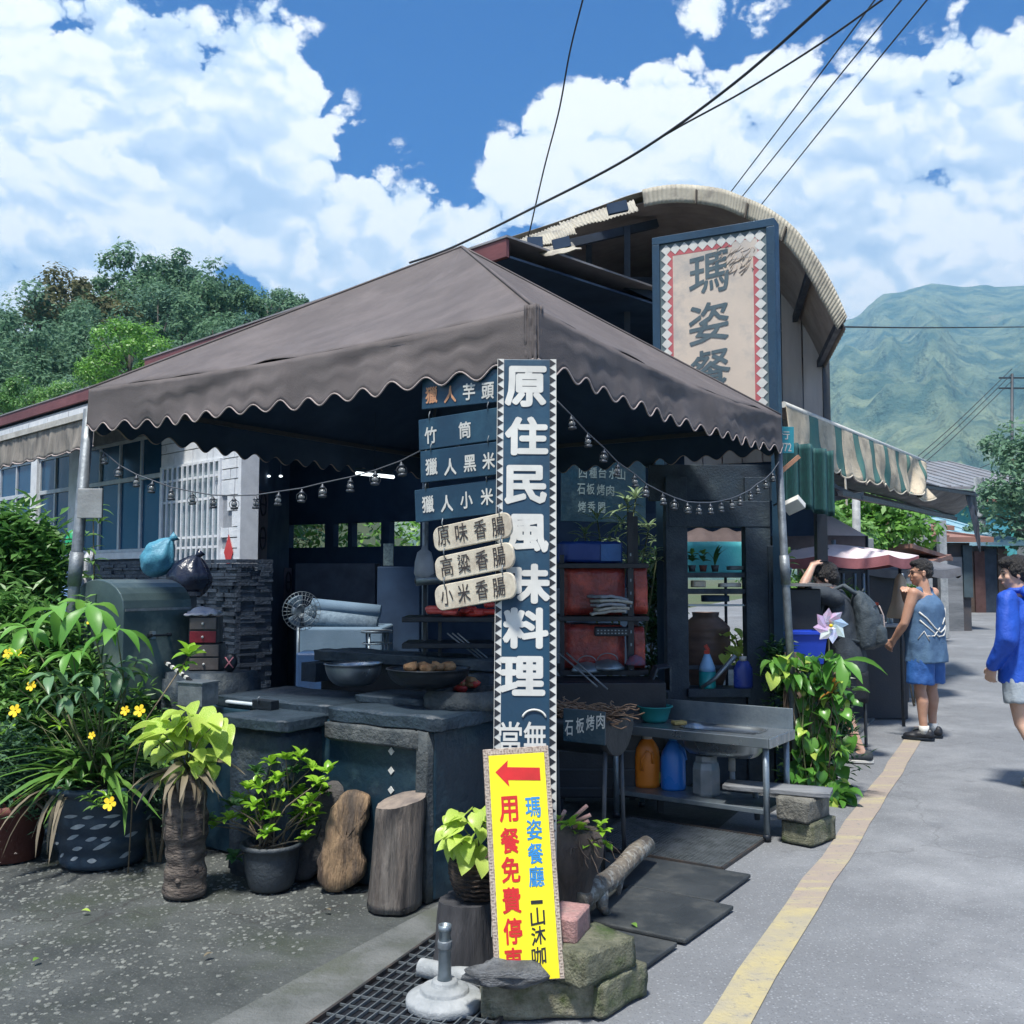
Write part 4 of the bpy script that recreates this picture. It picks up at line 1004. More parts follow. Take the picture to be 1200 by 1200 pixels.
for ch, px, py in (('用', 596, 948), ('餐', 597.5, 985), ('免', 598.5, 1019), ('費', 599.5, 1055), ('停', 601, 1091), ('車', 602, 1126)): S3.char(M_rink, ch, px, py, 22, 29, y=-.0035, bold=.022)
pts = [(580.5, 905), (595, 891), (594.5, 899), (632.5, 899.5), (633.5, 914.5), (595.5, 914), (597, 922)]
vv = [S3.loc(*p_) for p_ in pts]; mb.add([(a, -.0035, b) for a, b, _ in vv], [(0, 6, 5, 4, 3, 2, 1)])
mb.build('arrow', M_rink, S3.o)
mb = MB()
for ch, px, py in (('瑪', 624.5, 946), ('姿', 626, 972), ('餐', 627.5, 1000), ('廳', 628.5, 1027)): S3.char(M_bink, ch, px, py, 18, 23, y=-.0035, bold=.014)
mb = MB(); S3.char(M_blk, '一', 629, 1057, 14, 4, y=-.0035, bold=.02)
for ch, px, py in (('山', 630, 1074), ('沐', 631, 1096), ('咖', 631.5, 1120)): S3.char(M_blk, ch, px, py, 17, 20, y=-.0035, bold=.014, slant=.15)
# ------------------------------------------------------------------ shared stall materials
dr = (TC - TA).normalized(); dl = (TB - TA).normalized(); dr.z = dl.z = 0
AD = math.atan2(dr.y, dr.x)            # angle of the right-hand eave
ADL = math.atan2(-dl.y, -dl.x)         # local x for things that face us along the left eave
def mixed(o, u, v, z=0): return V((o.x + dr.x * u + dl.x * v, o.y + dr.y * u + dl.y * v, z))
M_stone = mat('counter_stone', (0.024, 0.042, 0.064), .7, col2=(0.012, 0.024, 0.04), scale=3.5, bump=.55, bscale=28, contrast=(.38, .62), third=(.08, .095, .10), tscale=4)
M_conc = mat('rough_concrete', (0.10, 0.11, 0.11), .9, col2=(0.04, 0.052, 0.06), scale=9, bump=.7, bscale=45)
M_paintd = mat('counter_paint', (0.012, 0.040, 0.065), .35, col2=(0.008, 0.022, 0.038), scale=3, bump=.25, bscale=18, third=(.03, .065, .085), tscale=6)
M_slab = mat('slate_slab', (0.034, 0.054, 0.074), .45, col2=(0.015, 0.028, 0.042), scale=5, bump=.5, bscale=30)
M_ss = mat('stainless', (0.42, 0.46, 0.49), .32, .85, col2=(0.26, 0.30, 0.33), scale=4, bump=.06, stretch=(1, 6, 1))
M_ssd = mat('worn_stainless', (0.30, 0.35, 0.38), .42, .7, col2=(0.17, 0.21, 0.24), scale=7, bump=.12)
M_cast = mat('cast_iron', (0.018, 0.025, 0.035), .4, .4, scale=9)
M_black = mat('black_paint', (0.010, 0.014, 0.022), .45, scale=6)
M_wood = mat('weathered_wood', (0.13, 0.11, 0.095), .9, col2=(0.028, 0.026, 0.027), scale=16, bump=1.0, bscale=50, stretch=(1, 1, .10), contrast=(.42, .56), detail=10, third=(.19, .17, .15), tscale=9)
M_woodtop = mat('log_end', (0.27, 0.22, 0.18), .85, col2=(0.13, 0.11, 0.10), scale=12, bump=.5, bscale=30)
M_gold = mat('driftwood', (0.33, 0.22, 0.125), .75, col2=(0.075, 0.052, 0.038), scale=7, bump=1.0, bscale=40, stretch=(2.2, 1, .35), contrast=(.40, .60), detail=10, third=(.09, .07, .055), tscale=3.5)
M_dwood = mat('dark_stump', (0.05, 0.05, 0.055), .9, col2=(0.018, 0.02, 0.026), scale=9, bump=1.0, bscale=26, stretch=(1, 1, .12))
M_moss = mat('mossy_stone', (0.40, 0.38, 0.28), .9, col2=(0.20, 0.19, 0.13), scale=16, bump=1.0, bscale=90, bdist=.03, detail=10, third=(.085, .11, .035), tscale=7)
M_moss2 = mat('mossier_stone', (0.26, 0.26, 0.18), .9, col2=(0.13, 0.14, 0.09), scale=16, bump=1.0, bscale=90, bdist=.03, detail=10, third=(.05, .10, .015), tscale=5)
M_pink = mat('pink_paver', (0.42, 0.24, 0.22), .85, col2=(0.30, 0.17, 0.16), scale=60, bump=.4, bscale=120, third=(.20, .18, .16), tscale=12)
M_grey = mat('grey_stone', (0.19, 0.20, 0.21), .8, col2=(0.08, 0.085, 0.09), scale=12, bump=1.0, bscale=70, stretch=(1, 1, 3))
M_galv = mat('cast_concrete', (0.36, 0.38, 0.39), .6, col2=(0.22, 0.24, 0.25), scale=10, bump=.35, bscale=60)
M_rub = mat('rubber_mat', (0.022, 0.028, 0.033), .65, col2=(0.035, 0.042, 0.047), scale=4, bump=.35, bscale=160, third=(.06, .065, .065), tscale=5)
M_terra = mat('terracotta', (.13, .04, .03), .8, scale=6)

# ------------------------------------------------------------------ stone cooking counter
K = gz(509, 1056)
ct = thing('stone_counter', 'dark stone cooking counter with rough slab top and three white diamonds on its front', 'counter', K, ADL)
# local: x right along the eave line (to the left is -x), +y is away from us
yl = V((-math.sin(ADL), math.cos(ADL), 0))
LC = 1.75; DC = .78
HC = .80
mb = MB(); mb.box(-LC, 0, 0, DC, 0, HC); mb.build('body', M_paintd, ct, bevel=.01)
mb = MB(); rough_block(mb, .075, .05, HC, TR((-.045, -.022, HC / 2)), .006, 8, 3); mb.build('corner_render', M_conc, ct)
mb = MB(); rough_block(mb, .62, .05, .09, TR((-.38, -.022, HC - .045)), .006, 8, 6); mb.build('band_render', M_conc, ct)
mb = MB(); rough_block(mb, .75, .62, .07, TR((-.33, .27, HC + .035)), .009, 10, 1); mb.build('top_slab', M_slab, ct)
mb = MB(); rough_block(mb, .95, .6, .06, TR((-1.2, .33, HC + .03)), .008, 10, 11); mb.build('top_slab', M_slab, ct)
mb = MB(); rough_block(mb, .46, .34, .035, TR((-.52, .40, HC + .088), .1), .006, 8, 7); mb.build('slate_plate', M_slab, ct)
mb = MB(); mb.lathe([(.23, 0), (.22, .05), (.19, .09), (.17, .09), (.165, .05)], 28, TR((-.14, .44, HC + .065)), wob=.08); mb.build('stove_ring', M_conc, ct)
dm = MB(); dm.box(-.014, .014, -.004, 0, -.014, .014, TR(ry=R(45))); dme2 = dm.mesh('diamond'); dme2.materials.append(M_wht)
for z in (.68, .585, .49): link('diamond', dme2, None, ct, loc=(-.275, -.002, z))
# raised rear ledge with the fire opening
mb = MB(); rough_block(mb, 1.5, .30, .07, TR((-1.0, 1.05, 1.03)), .008, 10, 21); mb.build('rear_ledge', M_slab, ct)
mb = MB(); mb.box(-1.75, -.25, .98, 1.2, 0, .99); mb.build('rear_wall', M_black, ct)
for a_, b_ in ((-1.75, -1.62), (-.40, -.25)): mb = MB(); mb.box(a_, b_, .80, .98, .87, .99); mb.build('cheek', M_stone, ct)

sl = thing('slab_table', 'low slate-topped side block jutting out left of the counter', 'counter', gz(332, 1000, 0), ADL)
SLc = gz(331, 852, .80); sl.location = (SLc.x, SLc.y, 0)
mb = MB(); rough_block(mb, .50, .46, .055, TR((-.25, .23, .795)), .007, 10, 31); mb.build('top_slab', M_slab, sl)
mb = MB(); rough_block(mb, .42, .40, .77, TR((-.25, .25, .383)), .01, 8, 32); mb.build('base', M_stone, sl)

def bowl(name, label, cat, c, r, h, m, rim=.008, rb=.45, tilt=0):
    t = thing(name, label, cat, c, 0)
    p = [(0, .003)] + [(r * (rb + (1 - rb) * math.sin(a)), h * (1 - math.cos(a))) for a in [R(i * 10) for i in range(0, 10)]]
    pin = [(max(0, q[0] - .006), q[1] + .005) for q in reversed(p)]
    mb = MB(); mb.lathe(p + [(r + rim, h), (r + rim, h + .004)] + pin, 40); mb.build('body', m, t)
    return t
def stand(px, py, Y): return at(px, py, Y)
ZC = HC + .075
def onct(px, py, z=ZC): return gz(px, py, z)
p = onct(414, 803, ZC + .035); b = bowl('steel_bowl', 'shiny stainless steel bowl on the dark slate plate', 'bowl', p, .165, .125, M_ss)
p = onct(502, 806, ZC + .09); b = bowl('wok', 'wide black iron wok holding browned food beside the steel bowl', 'wok', p, .215, .10, M_cast, rb=.35)
M_food = mat('roast_food', (.42, .25, .12), .6, col2=(.25, .12, .05), scale=25, bump=.5)
M_meat = mat('red_sausage', (.55, .05, .03), .4, col2=(.38, .03, .03), scale=20, bump=.1)
fd = random.Random(4)
for i, (dx, dy) in enumerate(((-.09, .02), (-.03, .06), (.04, .02), (.10, .05), (0, -.03))):
    mb = MB(); mb.ball((0, 0, 0), (.042, .034, .028), 12, jit=.5, seed=i); o = mb.build('roast_piece', M_food, loc=(p.x + dx, p.y + dy, p.z + .105))
    tag(o, 'browned lump of food heaped in the black wok', 'food', 'food in the wok')
# tin, white tray, small box on the left slab
zt3 = .825
p = gz(232, 826, zt3); t = thing('utensil_tin', 'square galvanised tin standing left of the white tray', 'tin', p, ADL + .2)
mb = MB(); mb.box(-.085, .085, -.07, .07, 0, .125); mb.build('body', M_steel, t, bevel=.003); mb = MB(); mb.box(-.092, .092, -.077, .077, .125, .134); mb.build('rim', M_ssd, t, bevel=.002)
mb = MB(); mb.beam((-.05, 0, .13), (-.26, .02, .23), .018, .014); hd = mb.build('striped_handle', M_blk, t)
for i in range(5): mb = MB(); k = .15 + i * .17; mb.beam(V((-.05, -.002, .132)).lerp(V((-.26, .018, .232)), k), V((-.05, -.002, .132)).lerp(V((-.26, .018, .232)), k + .08), .019, .016); mb.build('stripe', M_wht, hd)
p = gz(298, 826, zt3); t = thing('white_tray', 'flat white tray lying on the slate slab', 'tray', p, ADL)
mb = MB(); mb.box(-.19, .14, -.05, .13, 0, .018); mb.build('tray', mat('tray_white', (.62, .70, .76), .35, scale=5), t, bevel=.006)
p = gz(311, 831, zt3); t = thing('small_black_box', 'small black metal box at the edge of the slate slab', 'box', p, ADL)
mb = MB(); mb.box(-.075, .075, -.03, .03, 0, .05); mb.build('body', M_cast, t, bevel=.003); mb = MB(); mb.tube([(-.02, -.033, .03), (-.02, -.04, .06), (-.01, -.033, .07)], .003, 5); mb.build('clasp', M_steel, t)

# drawers on the rear ledge
p = at(241, 786, 6.2); zl2 = p.z
lst = thing('ledge_block', 'dark masonry block under the little drawers', 'block', (p.x - .05, p.y + .05, 0), ADL); mb = MB(); rough_block(mb, .7, .4, zl2 - .002, TR((0, 0, zl2 / 2)), .008, 6, 4); mb.build('body', M_stone, lst)
M_drg = mat('drawer_grey', (.13, .11, .10), .6, scale=8); M_drr = mat('drawer_red', (.24, .012, .025), .5, scale=8)
def drawers(px, ztop, z0, w_, h_, label, fronts, Y=6.2):
    p = at(px, 740, Y); t = thing('drawer_chest', label, 'drawer chest', (p.x, p.y, z0), .12)
    mb = MB(); mb.box(-w_ / 2, w_ / 2, 0, .2, 0, h_); mb.build('carcass', M_black, t, bevel=.003)
    n_ = len(fronts)
    for i, m in enumerate(fronts):
        a = h_ * (n_ - 1 - i) / n_ + .006; b = h_ * (n_ - i) / n_ - .006
        mb = MB(); mb.box(-w_ / 2 + .008, w_ / 2 - .008, -.012, -.001, a, b); d = mb.build('drawer', m, t, bevel=.002)
        for x in (0,): mb = MB(); mb.ball((x, -.02, (a + b) / 2), .009, 8); mb.build('knob', M_wht, d)
    return t
drawers(240, 0, zl2, .19, .165, 'lower small chest of two grey-brown drawers on the dark ledge', [M_drg, M_drg])
drawers(238, 0, zl2 + .167, .175, .165, 'upper small chest with one grey and one dark red drawer', [M_drg, M_drr])
p = at(236, 722, 6.2); mb = MB(); mb.grid(lambda u, v: (-.10 + .2 * u, -.03 + .2 * v, .014 + .03 * noise.noise(V((u * 4, v * 4, 1))) + .03 * math.sin(math.pi * u) * math.sin(math.pi * v)), 16, 12)
o = mb.build('folded_cloth', mat('pale_cloth', (.50, .50, .56), .8, scale=10), loc=(p.x, p.y, zl2 + .335), solid=.01, rot=(0, 0, .12)); tag(o, 'crumpled pale cloth on top of the small drawers', 'cloth')
p = at(270, 786, 6.1); t = thing('patterned_pouch', 'small dark pouch with pink cross pattern right of the drawers', 'pouch', p, 0)
mb = MB(); mb.ball((0, 0, .05), (.045, .03, .055), 14, jit=.2); mb.build('body', M_cast, t)
for s_ in (-1, 1): mb = MB(); mb.tube([(-.025 * s_, -.03, .02), (0, -.034, .05), (.025 * s_, -.03, .085)], .004, 5); mb.build('stripe', mat('pink_thread', (.5, .18, .22), .7), t)

# barrel-lidded roaster
rc = at(145, 700, 5.9); t = thing('roaster', 'grey-green metal roaster cabinet with rounded barrel lid behind the potted plants', 'roaster', (rc.x, rc.y, 0), AD)
M_roast = mat('roaster_metal', (0.10, 0.15, 0.155), .38, .35, col2=(.055, .09, .10), scale=2.5, bump=.1, third=(.16, .21, .20), tscale=3)
zb_, zs_, ztp = .80, 1.28, 1.53; RWd = .50; RDp = .52
pf = [(0, zb_), (RDp, zb_), (RDp, zs_ + .08)] + [(RDp / 2 + RDp / 2 * math.cos(a), zs_ + .08 + (ztp - zs_ - .08) * math.sin(a)) for a in [R(15 * i) for i in range(1, 12)]] + [(0, zs_ + .08)]
Mx = Matrix(((0, 0, 1, 0), (1, 0, 0, 0), (0, 1, 0, 0), (0, 0, 0, 1)))
mb = MB(); mb.prism(pf, 0, RWd, Mx); mb.build('cabinet', M_roast, t, bevel=.006)
mb = MB(); mb.box(.01, RWd - .01, -.008, -.001, zs_ + .06, zs_ + .075); mb.build('lid_lip', M_steel, t)
mb = MB(); mb.beam((.18, -.03, 1.19), (.32, -.03, 1.19), .02, .012); mb.box(.17, .19, -.03, 0, 1.18, 1.20); mb.box(.31, .33, -.03, 0, 1.18, 1.20); mb.build('latch', M_cast, t, bevel=.003)
mb = MB(); mb.box(.185, .215, -.022, -.001, 1.17, 1.215); mb.build('latch_plate', M_ss, t)
for x in (.03, RWd - .03):
    for y in (.03, RDp - .03): mb = MB(); mb.tube([(x, y, 0), (x, y, zb_)], .018, 8); mb.build('leg', M_dsteel, t)

# ------------------------------------------------------------------ logs and driftwood
def log(name, label, base, top, r0, r1, m, mt, seed, cut=(0, 0), cat='log', n=40):
    t = thing(name, label, cat, base); ax = V(top) - V(base); mb = MB(); vs = []; k = 14
    for i in range(k + 1):
        f_ = i / k; c = ax * f_; r_ = r0 + (r1 - r0) * f_
        for j in range(n):
            a = 2 * math.pi * j / n; gr = .025 * math.sin(a * 9 + noise.noise(V((f_ * 2, a, seed))) * 4) + .12 * noise.noise(V((math.cos(a) * 1.2, math.sin(a) * 1.2 + seed, f_ * 1.2))) + .05 * noise.noise(V((math.cos(a) * 6, math.sin(a) * 6 + seed, f_ * 3)))
            rr = r_ * (1 + gr); x, y = rr * math.cos(a), rr * math.sin(a); z = 0
            if i == k: z = cut[0] * x + cut[1] * y
            vs.append((c.x + x, c.y + y, c.z + z * 1.0))
    fs = [(i * n + j, i * n + (j + 1) % n, (i + 1) * n + (j + 1) % n, (i + 1) * n + j) for i in range(k) for j in range(n)]
    fs.append(tuple(reversed(range(n)))); mb.add(vs, fs, smooth=True); mb.build('trunk', m, t)
    mb = MB(); tv = vs[k * n:]; c = sum((V(v) for v in tv), V()) / n; ring = [c.lerp(V(v), .5) + V((0, 0, .001)) for v in tv]
    mb.add(tv + ring + [c + V((0, 0, .002))], [(j, (j + 1) % n, n + (j + 1) % n, n + j) for j in range(n)] + [(n + j, n + (j + 1) % n, 2 * n) for j in range(n)], smooth=True); mb.build('cut_end', mt, t)
    return t
b0 = gz(461, 1062); log('standing_log', 'upright weathered grey-brown log with slanting cut top against the counter', b0, at(471, 937, b0.y + .02), .125, .112, M_wood, M_woodtop, 2, cut=(.22, .12))
def slab(name, label, outline, z0, th, m, Yb, lean, rz=0, seed=0):
    """thick slab of wood leaning back; outline in photo bearings at its own distance"""
    c = gz(*z0); pts = []
    for px, py in outline:
        q = on_plane(px, py, V((c.x, c.y, 0)), 0); pts.append((q.x - c.x, max(q.z, 0)))
    n = len(pts)
    # densify
    d = []
    for i in range(n):
        p0, p1, p2, p3 = (V((*pts[(i + k) % n], 0)) for k in (-1, 0, 1, 2))
        for s in range(5):
            f_ = s / 5; d.append(.5 * ((2 * p1) + (p2 - p0) * f_ + (2 * p0 - 5 * p1 + 4 * p2 - p3) * f_ ** 2 + (-p0 + 3 * p1 - 3 * p2 + p3) * f_ ** 3))
    n = len(d); cen = sum(d, V()) / n; vs = []; fs = []; rings = [(1, th), (1.03, th * .5), (1, 0), (.93, -.012), (.7, -.02), (.4, -.016), (.15, -.02)]
    for k, (sc, y) in enumerate(rings):
        for q in d:
            p = cen + (q - cen) * sc; p.x += .012 * noise.noise(V((q.x * 22, q.y * 22, seed)))
            vs.append((p.x, y + .018 * noise.noise(V((p.x * 14, p.y * 9, seed + k))) , max(p.y, .002)))
    for k in range(len(rings) - 1):
        for j in range(n): fs.append((k * n + j, (k + 1) * n + j, (k + 1) * n + (j + 1) % n, k * n + (j + 1) % n))
    fs.append(tuple(range(n))); fs.append(tuple((len(rings) - 1) * n + j for j in reversed(range(n))))
    t = thing(name, label, 'driftwood slab', c, rz); mb = MB(); mb.add(vs, fs, TR(rx=-lean), True); mb.build('slab', m, t)
    return t
slab('driftwood_slab', 'golden waisted driftwood slab leaning on the counter beside the upright log', [(398, 934), (414, 930), (430, 938), (429, 962), (420, 985), (424, 1005), (427, 1022), (410, 1040), (388, 1046), (374, 1036), (371, 1012), (379, 985), (385, 955)], (399, 1046), .07, M_gold, 0, .10, seed=1)
slab('driftwood_slab', 'dark round-edged wood slab half hidden behind the golden one', [(380, 922), (400, 918), (408, 930), (402, 960), (388, 1000), (365, 1028), (345, 1035), (338, 1020), (350, 985), (362, 950)], (372, 1033), .05, mat('shaded_wood', (.075, .07, .068), .8, col2=(.03, .032, .036), scale=4, bump=.6), 0, .10, seed=5)  # dark grey-brown wood, mottled

# stump with basket planter
b0 = gz(546, 1140); stz = .285
log('tree_stump', 'black weathered tree stump under the woven planter behind the yellow sign', b0, V((b0.x + .005, b0.y, stz)), .135, .108, M_dwood, M_dwood, 8, cat='stump')
M_bask = mat('woven_basket', (.12, .08, .055), .85, col2=(.035, .028, .025), scale=26, bump=1.0, bscale=60, stretch=(1, 1, 4), contrast=(.44, .56))
bk = thing('woven_planter', 'brown woven bowl planter of yellow-green pothos standing on the black stump', 'planter', (b0.x + .05, b0.y, stz), 0)
mb = MB(); mb.lathe([(.05, 0), (.085, .03), (.11, .08), (.118, .13), (.112, .16), (.10, .155), (.09, .12)], 30, wob=.12); mb.build('basket', M_bask, bk)
for k in range(7): mb = MB(); z = .02 + k * .02; r_ = .085 + .035 * math.sin(min(1, (k + .5) / 5) * 1.5); mb.tube([((r_ - .004) * math.cos(a), (r_ - .004) * math.sin(a), z + .003 * math.sin(a * 12)) for a in [R(10 * i) for i in range(37)]], .006, 4); mb.build('weave', M_bask, bk)
rb = gz(672, 1085); M_root = mat('root_wood', (.15, .11, .085), .9, col2=(.05, .04, .035), scale=7, bump=1.0, bscale=20, stretch=(1, 1, .35))
rt_ = thing('root_stump', 'gnarled brown root stump with small plants behind the tall sign', 'stump', rb, 0)
mb = MB(); mb.lathe([(.085, 0), (.075, .10), (.085, .2), (.115, .28), (.125, .36), (.10, .42), (.06, .43)], 30, wob=.5, seed=3); mb.build('trunk', M_root, rt_)
rr2 = random.Random(12)
for k in range(12):
    a = rr2.uniform(-2.2, .6); mb = MB(); p0 = V((.08 * math.cos(a), .08 * math.sin(a), .40)); pts = [p0]
    for j in range(5): p0 = p0 + V((.03 * math.cos(a) + rr2.uniform(-.015, .015), .02 * math.sin(a), rr2.uniform(-.04, .012))); pts.append(p0)
    mb.tube(pts, [.004, .0035, .003, .0025, .002, .0012], 5); mb.build('root', M_root, rt_)

# fallen branch on the mats
M_branch = mat('branch_bark', (.25, .22, .17), .9, col2=(.11, .09, .075), scale=12, bump=.8, bscale=40, third=(.42, .42, .38), tscale=18)
p0, p1, p2, p3 = gz(674, 1058, .12), gz(702, 1038, .13), gz(728, 1018, .12), gz(758, 990, .12)
br_ = thing('fallen_branch', 'forked grey-brown branch lying across the black rubber mats', 'branch', (0, 0, 0))
mb = MB(); pts = [p0, p0.lerp(p1, .5) + V((0, 0, .006)), p1, p1.lerp(p2, .5) + V((.0, 0, -.01)), p2, p2.lerp(p3, .55) + V((0, 0, .01)), p3]; mb.tube(pts, [.050, .053, .049, .047, .046, .05, .046], 16)
mb.v = [tuple(V(v) + noise.noise_vector(V(v) * 14) * .006) for v in mb.v]; bb = mb.build('limb', M_branch, br_)
mb = MB(); mb.tube([p1 + V((.01, 0, -.01)), gz(706, 1064, .06), gz(712, 1072, .015)], [.035, .026, .018], 12); mb.build('fork', M_branch, br_)
mb = MB(); mb.tube([p2 + V((0, -.02, -.02)), gz(724, 1052, .01)], [.02, .010], 8); mb.build('twig', M_branch, br_)

# ------------------------------------------------------------------ blocks at the foot of the sign
def block(label, c, sx, sy, sz, rz, m, seed, amp=.008, name='stone_block', cat='stone block'):
    t = thing(name, label, cat, c, rz); mb = MB(); rough_block(mb, sx, sy, sz, TR((0, 0, sz / 2)), amp, 9, seed); mb.build('block', m, t); return t
block('pale mossy stone block lying in front of the yellow sign', gz(634, 1185) + V((0, .02, 0)), .43, .17, .125, R(4), M_moss, 1, .010)
block('lower mossy block of the pair right of the tall sign', gz(706, 1171), .30, .20, .12, AD - .15, M_moss2, 2, .010)
pz = gz(706, 1171); block('upper mossy block of the pair, under the pink paver', V((pz.x - .055, pz.y - .05, .122)), .31, .20, .115, AD - .2, M_moss2, 3, .010)
block('speckled pink paver standing on the upper mossy block', V((pz.x - .125, pz.y - .02, .238)), .115, .19, .09, -.35, M_pink, 4, .002, 'paver_brick', 'brick')
mb = MB(); mb.ball((0, 0, .045), (.14, .075, .042), 22, jit=.55, seed=3); o = mb.build('flat_stone', M_grey, loc=tuple(gz(594, 1148, .12) + V((0, -.055, .0))), rot=(0, 0, R(2))); tag(o, 'flat grey stone holding down the foot of the yellow sign', 'stone')
# umbrella base
u0 = gz(521, 1178); ub = thing('umbrella_base', 'grey stepped concrete parasol base with a short steel tube', 'parasol base', u0, 0)
mb = MB(); mb.lathe([(.136, 0), (.141, .006), (.141, .026), (.138, .033), (.130, .038), (.110, .046), (.092, .050), (.090, .051), (.089, .053), (.087, .062), (.084, .066), (.066, .071), (.052, .073), (.050, .074), (.047, .086), (.043, .091), (.0, .094)], 56); mb.build('disc', M_galv, ub)
mb = MB(); mb.lathe([(.028, .09), (.024, .11), (.021, .26), (.024, .262), (.024, .285), (.018, .285), (.018, .27)], 24); mb.build('tube', M_ssd, ub)
mb = MB(); mb.lathe([(.0255, .20), (.0265, .205), (.0265, .225), (.0255, .23)], 24); mb.build('collar', M_steel, ub)
cy0, cy1 = gz(490, 1146, .038), gz(575, 1164, .038); cyl = thing('concrete_cylinder', 'grey concrete test cylinder lying behind the parasol base', 'cylinder', (0, 0, 0)); mb = MB(); mb.tube([cy0 + V((0, .1, 0)), cy1 + V((0, .1, 0))], .036, 24); mb.build('cylinder', M_galv, cyl, bevel=.003)

# ------------------------------------------------------------------ rubber mats, gratings
def quad_thing(name, label, cat, pts, z, th, m, bevel=.006, sub=False):
    q = [gz(x, y, z) for x, y in pts]; c = sum(q, V()) / 4; t = thing(name, label, cat, (c.x, c.y, 0)); mb = MB()
    vs = [(p.x - c.x, p.y - c.y, z - th) for p in q] + [(p.x - c.x, p.y - c.y, z) for p in q]
    mb.add(vs, [(0, 3, 2, 1), (4, 5, 6, 7), (0, 1, 5, 4), (1, 2, 6, 5), (2, 3, 7, 6), (3, 0, 4, 7)]); mb.build('sheet', m, t, bevel=bevel); return t
quad_thing('rubber_mat', 'black rubber mat nearest the sink', 'mat', [(712, 1032), (837, 1055), (880, 1024), (758, 1004)], .022, .02, M_rub)
quad_thing('rubber_mat', 'middle black rubber mat with bits of debris', 'mat', [(682, 1076), (803, 1101), (860, 1061), (738, 1037)], .022, .02, M_rub)
quad_thing('rubber_mat', 'black rubber mat nearest the mossy blocks', 'mat', [(640, 1119), (740, 1142), (794, 1104), (679, 1080)], .022, .02, M_rub)
def grating(label, o, ux, uy, nx, ny, sp, z=.006, wbar=.004, hbar=.012, frame=True):
    t = thing('floor_grating', label, 'grating', (o.x, o.y, 0)); Lx, Ly = (nx) * sp[0], ny * sp[1]
    if frame:
        for a, b in ((V((0, 0, z)), ux * Lx), (uy * Ly, ux * Lx), (V(), uy * Ly), (ux * Lx, uy * Ly)):
            a = V((a.x, a.y, z)); mb = MB(); mb.beam(a, a + b, .012, .016); mb.build('frame_bar', M_iron, t)
    mb = MB()
    for i in range(1, nx): a = ux * (i * sp[0]); mb.beam(V((a.x, a.y, z)), V((a.x, a.y, z)) + uy * Ly, wbar, hbar)
    mb.build('long_bars', M_steel2, t, kind='stuff'); mb = MB()
    for i in range(1, ny): a = uy * (i * sp[1]); mb.beam(V((a.x, a.y, z - .001)), V((a.x, a.y, z - .001)) + ux * Lx, wbar, hbar * .8)
    mb.build('cross_bars', M_steel2, t, kind='stuff')
    mb = MB(); mb.add([V((0, 0, -.004)), ux * Lx + V((0, 0, -.004)), ux * Lx + uy * Ly + V((0, 0, -.004)), uy * Ly + V((0, 0, -.004))], [(0, 1, 2, 3)]); mb.build('pit', M_blk, t)  # flat black sheet painted in for the shade below the bars
    return t
M_steel2 = mat('grating_steel', (.22, .25, .27), .5, .5, col2=(.10, .12, .13), scale=12)
g0 = gz(358, 1206); gdir = (gz(484, 1116) - g0).normalized(); gx_ = V((gdir.y, -gdir.x, 0))
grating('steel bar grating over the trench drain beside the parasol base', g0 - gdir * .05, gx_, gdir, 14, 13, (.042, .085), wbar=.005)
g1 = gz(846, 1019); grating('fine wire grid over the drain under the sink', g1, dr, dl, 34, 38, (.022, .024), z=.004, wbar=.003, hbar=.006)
# concrete lip of the drain
mb = MB(); a = g0 - gx_ * .012 - gdir * .3
mb.add([V((a.x, a.y, -.0035)), V((a.x, a.y, -.0035)) + gdir * 1.7, V((a.x, a.y, -.0035)) + gdir * 1.8 - gx_ * .16, V((a.x, a.y, -.0035)) - gx_ * .34], [(0, 1, 2, 3)]); mb.build('drain_lip', mat('lip_concrete', (.14, .148, .145), .9, col2=(.07, .078, .075), scale=4, bump=.6, world=True, third=(.08, .09, .07), tscale=2), kind='structure')

# ------------------------------------------------------------------ sink table
Fk = gz(899, 985); sk = thing('sink_table', 'stainless steel outdoor sink table with splashback and lower shelf', 'sink', Fk, ADL)
# local: x to the right, y away; front right leg at the origin
zS = 1.55 - 187 * Fk.y / F + .0; Ls = 1.0; Ds = .40
lf = gz(730, 955); Ls = (lf - Fk).length
mb = MB(); bz = zS
# top with an opening for the basin
bx0_, bx1_, by0_, by1_ = -.60, -.10, .08, Ds - .06
for a, b, c, d in ((-Ls - .04, bx0_, -.03, Ds), (bx1_, .03, -.03, Ds), (bx0_, bx1_, -.03, by0_), (bx0_, bx1_, by1_, Ds)): mb.box(a, b, c, d, bz - .012, bz)
mb.build('top', M_ss, sk)
mb = MB(); mb.box(-Ls - .04, .03, -.045, -.03, bz - .055, bz + .004); mb.build('front_rim', M_ss, sk, bevel=.004)
mb = MB(); mb.box(.03, .045, -.045, Ds, bz - .055, bz + .004); mb.build('side_rim', M_ss, sk, bevel=.004); mb = MB(); mb.box(-Ls - .055, -Ls - .04, -.045, Ds, bz - .055, bz + .004); mb.build('side_rim', M_ss, sk, bevel=.004)
mb = MB(); mb.box(-Ls - .04, .03, Ds, Ds + .015, bz - .01, bz + .13); mb.build('splashback', M_ssd, sk, bevel=.004)
mb = MB(); cx_, cy_ = (bx0_ + bx1_) / 2, (by0_ + by1_) / 2; hx, hy = (bx1_ - bx0_) / 2, (by1_ - by0_) / 2
def rr_(sc, z, k=24):
    out = []
    for i in range(k):
        a = 2 * math.pi * i / k; c, s = math.cos(a), math.sin(a); e__ = .45
        out.append((cx_ + hx * sc * math.copysign(abs(c) ** e__, c), cy_ + hy * sc * math.copysign(abs(s) ** e__, s), z))
    return out
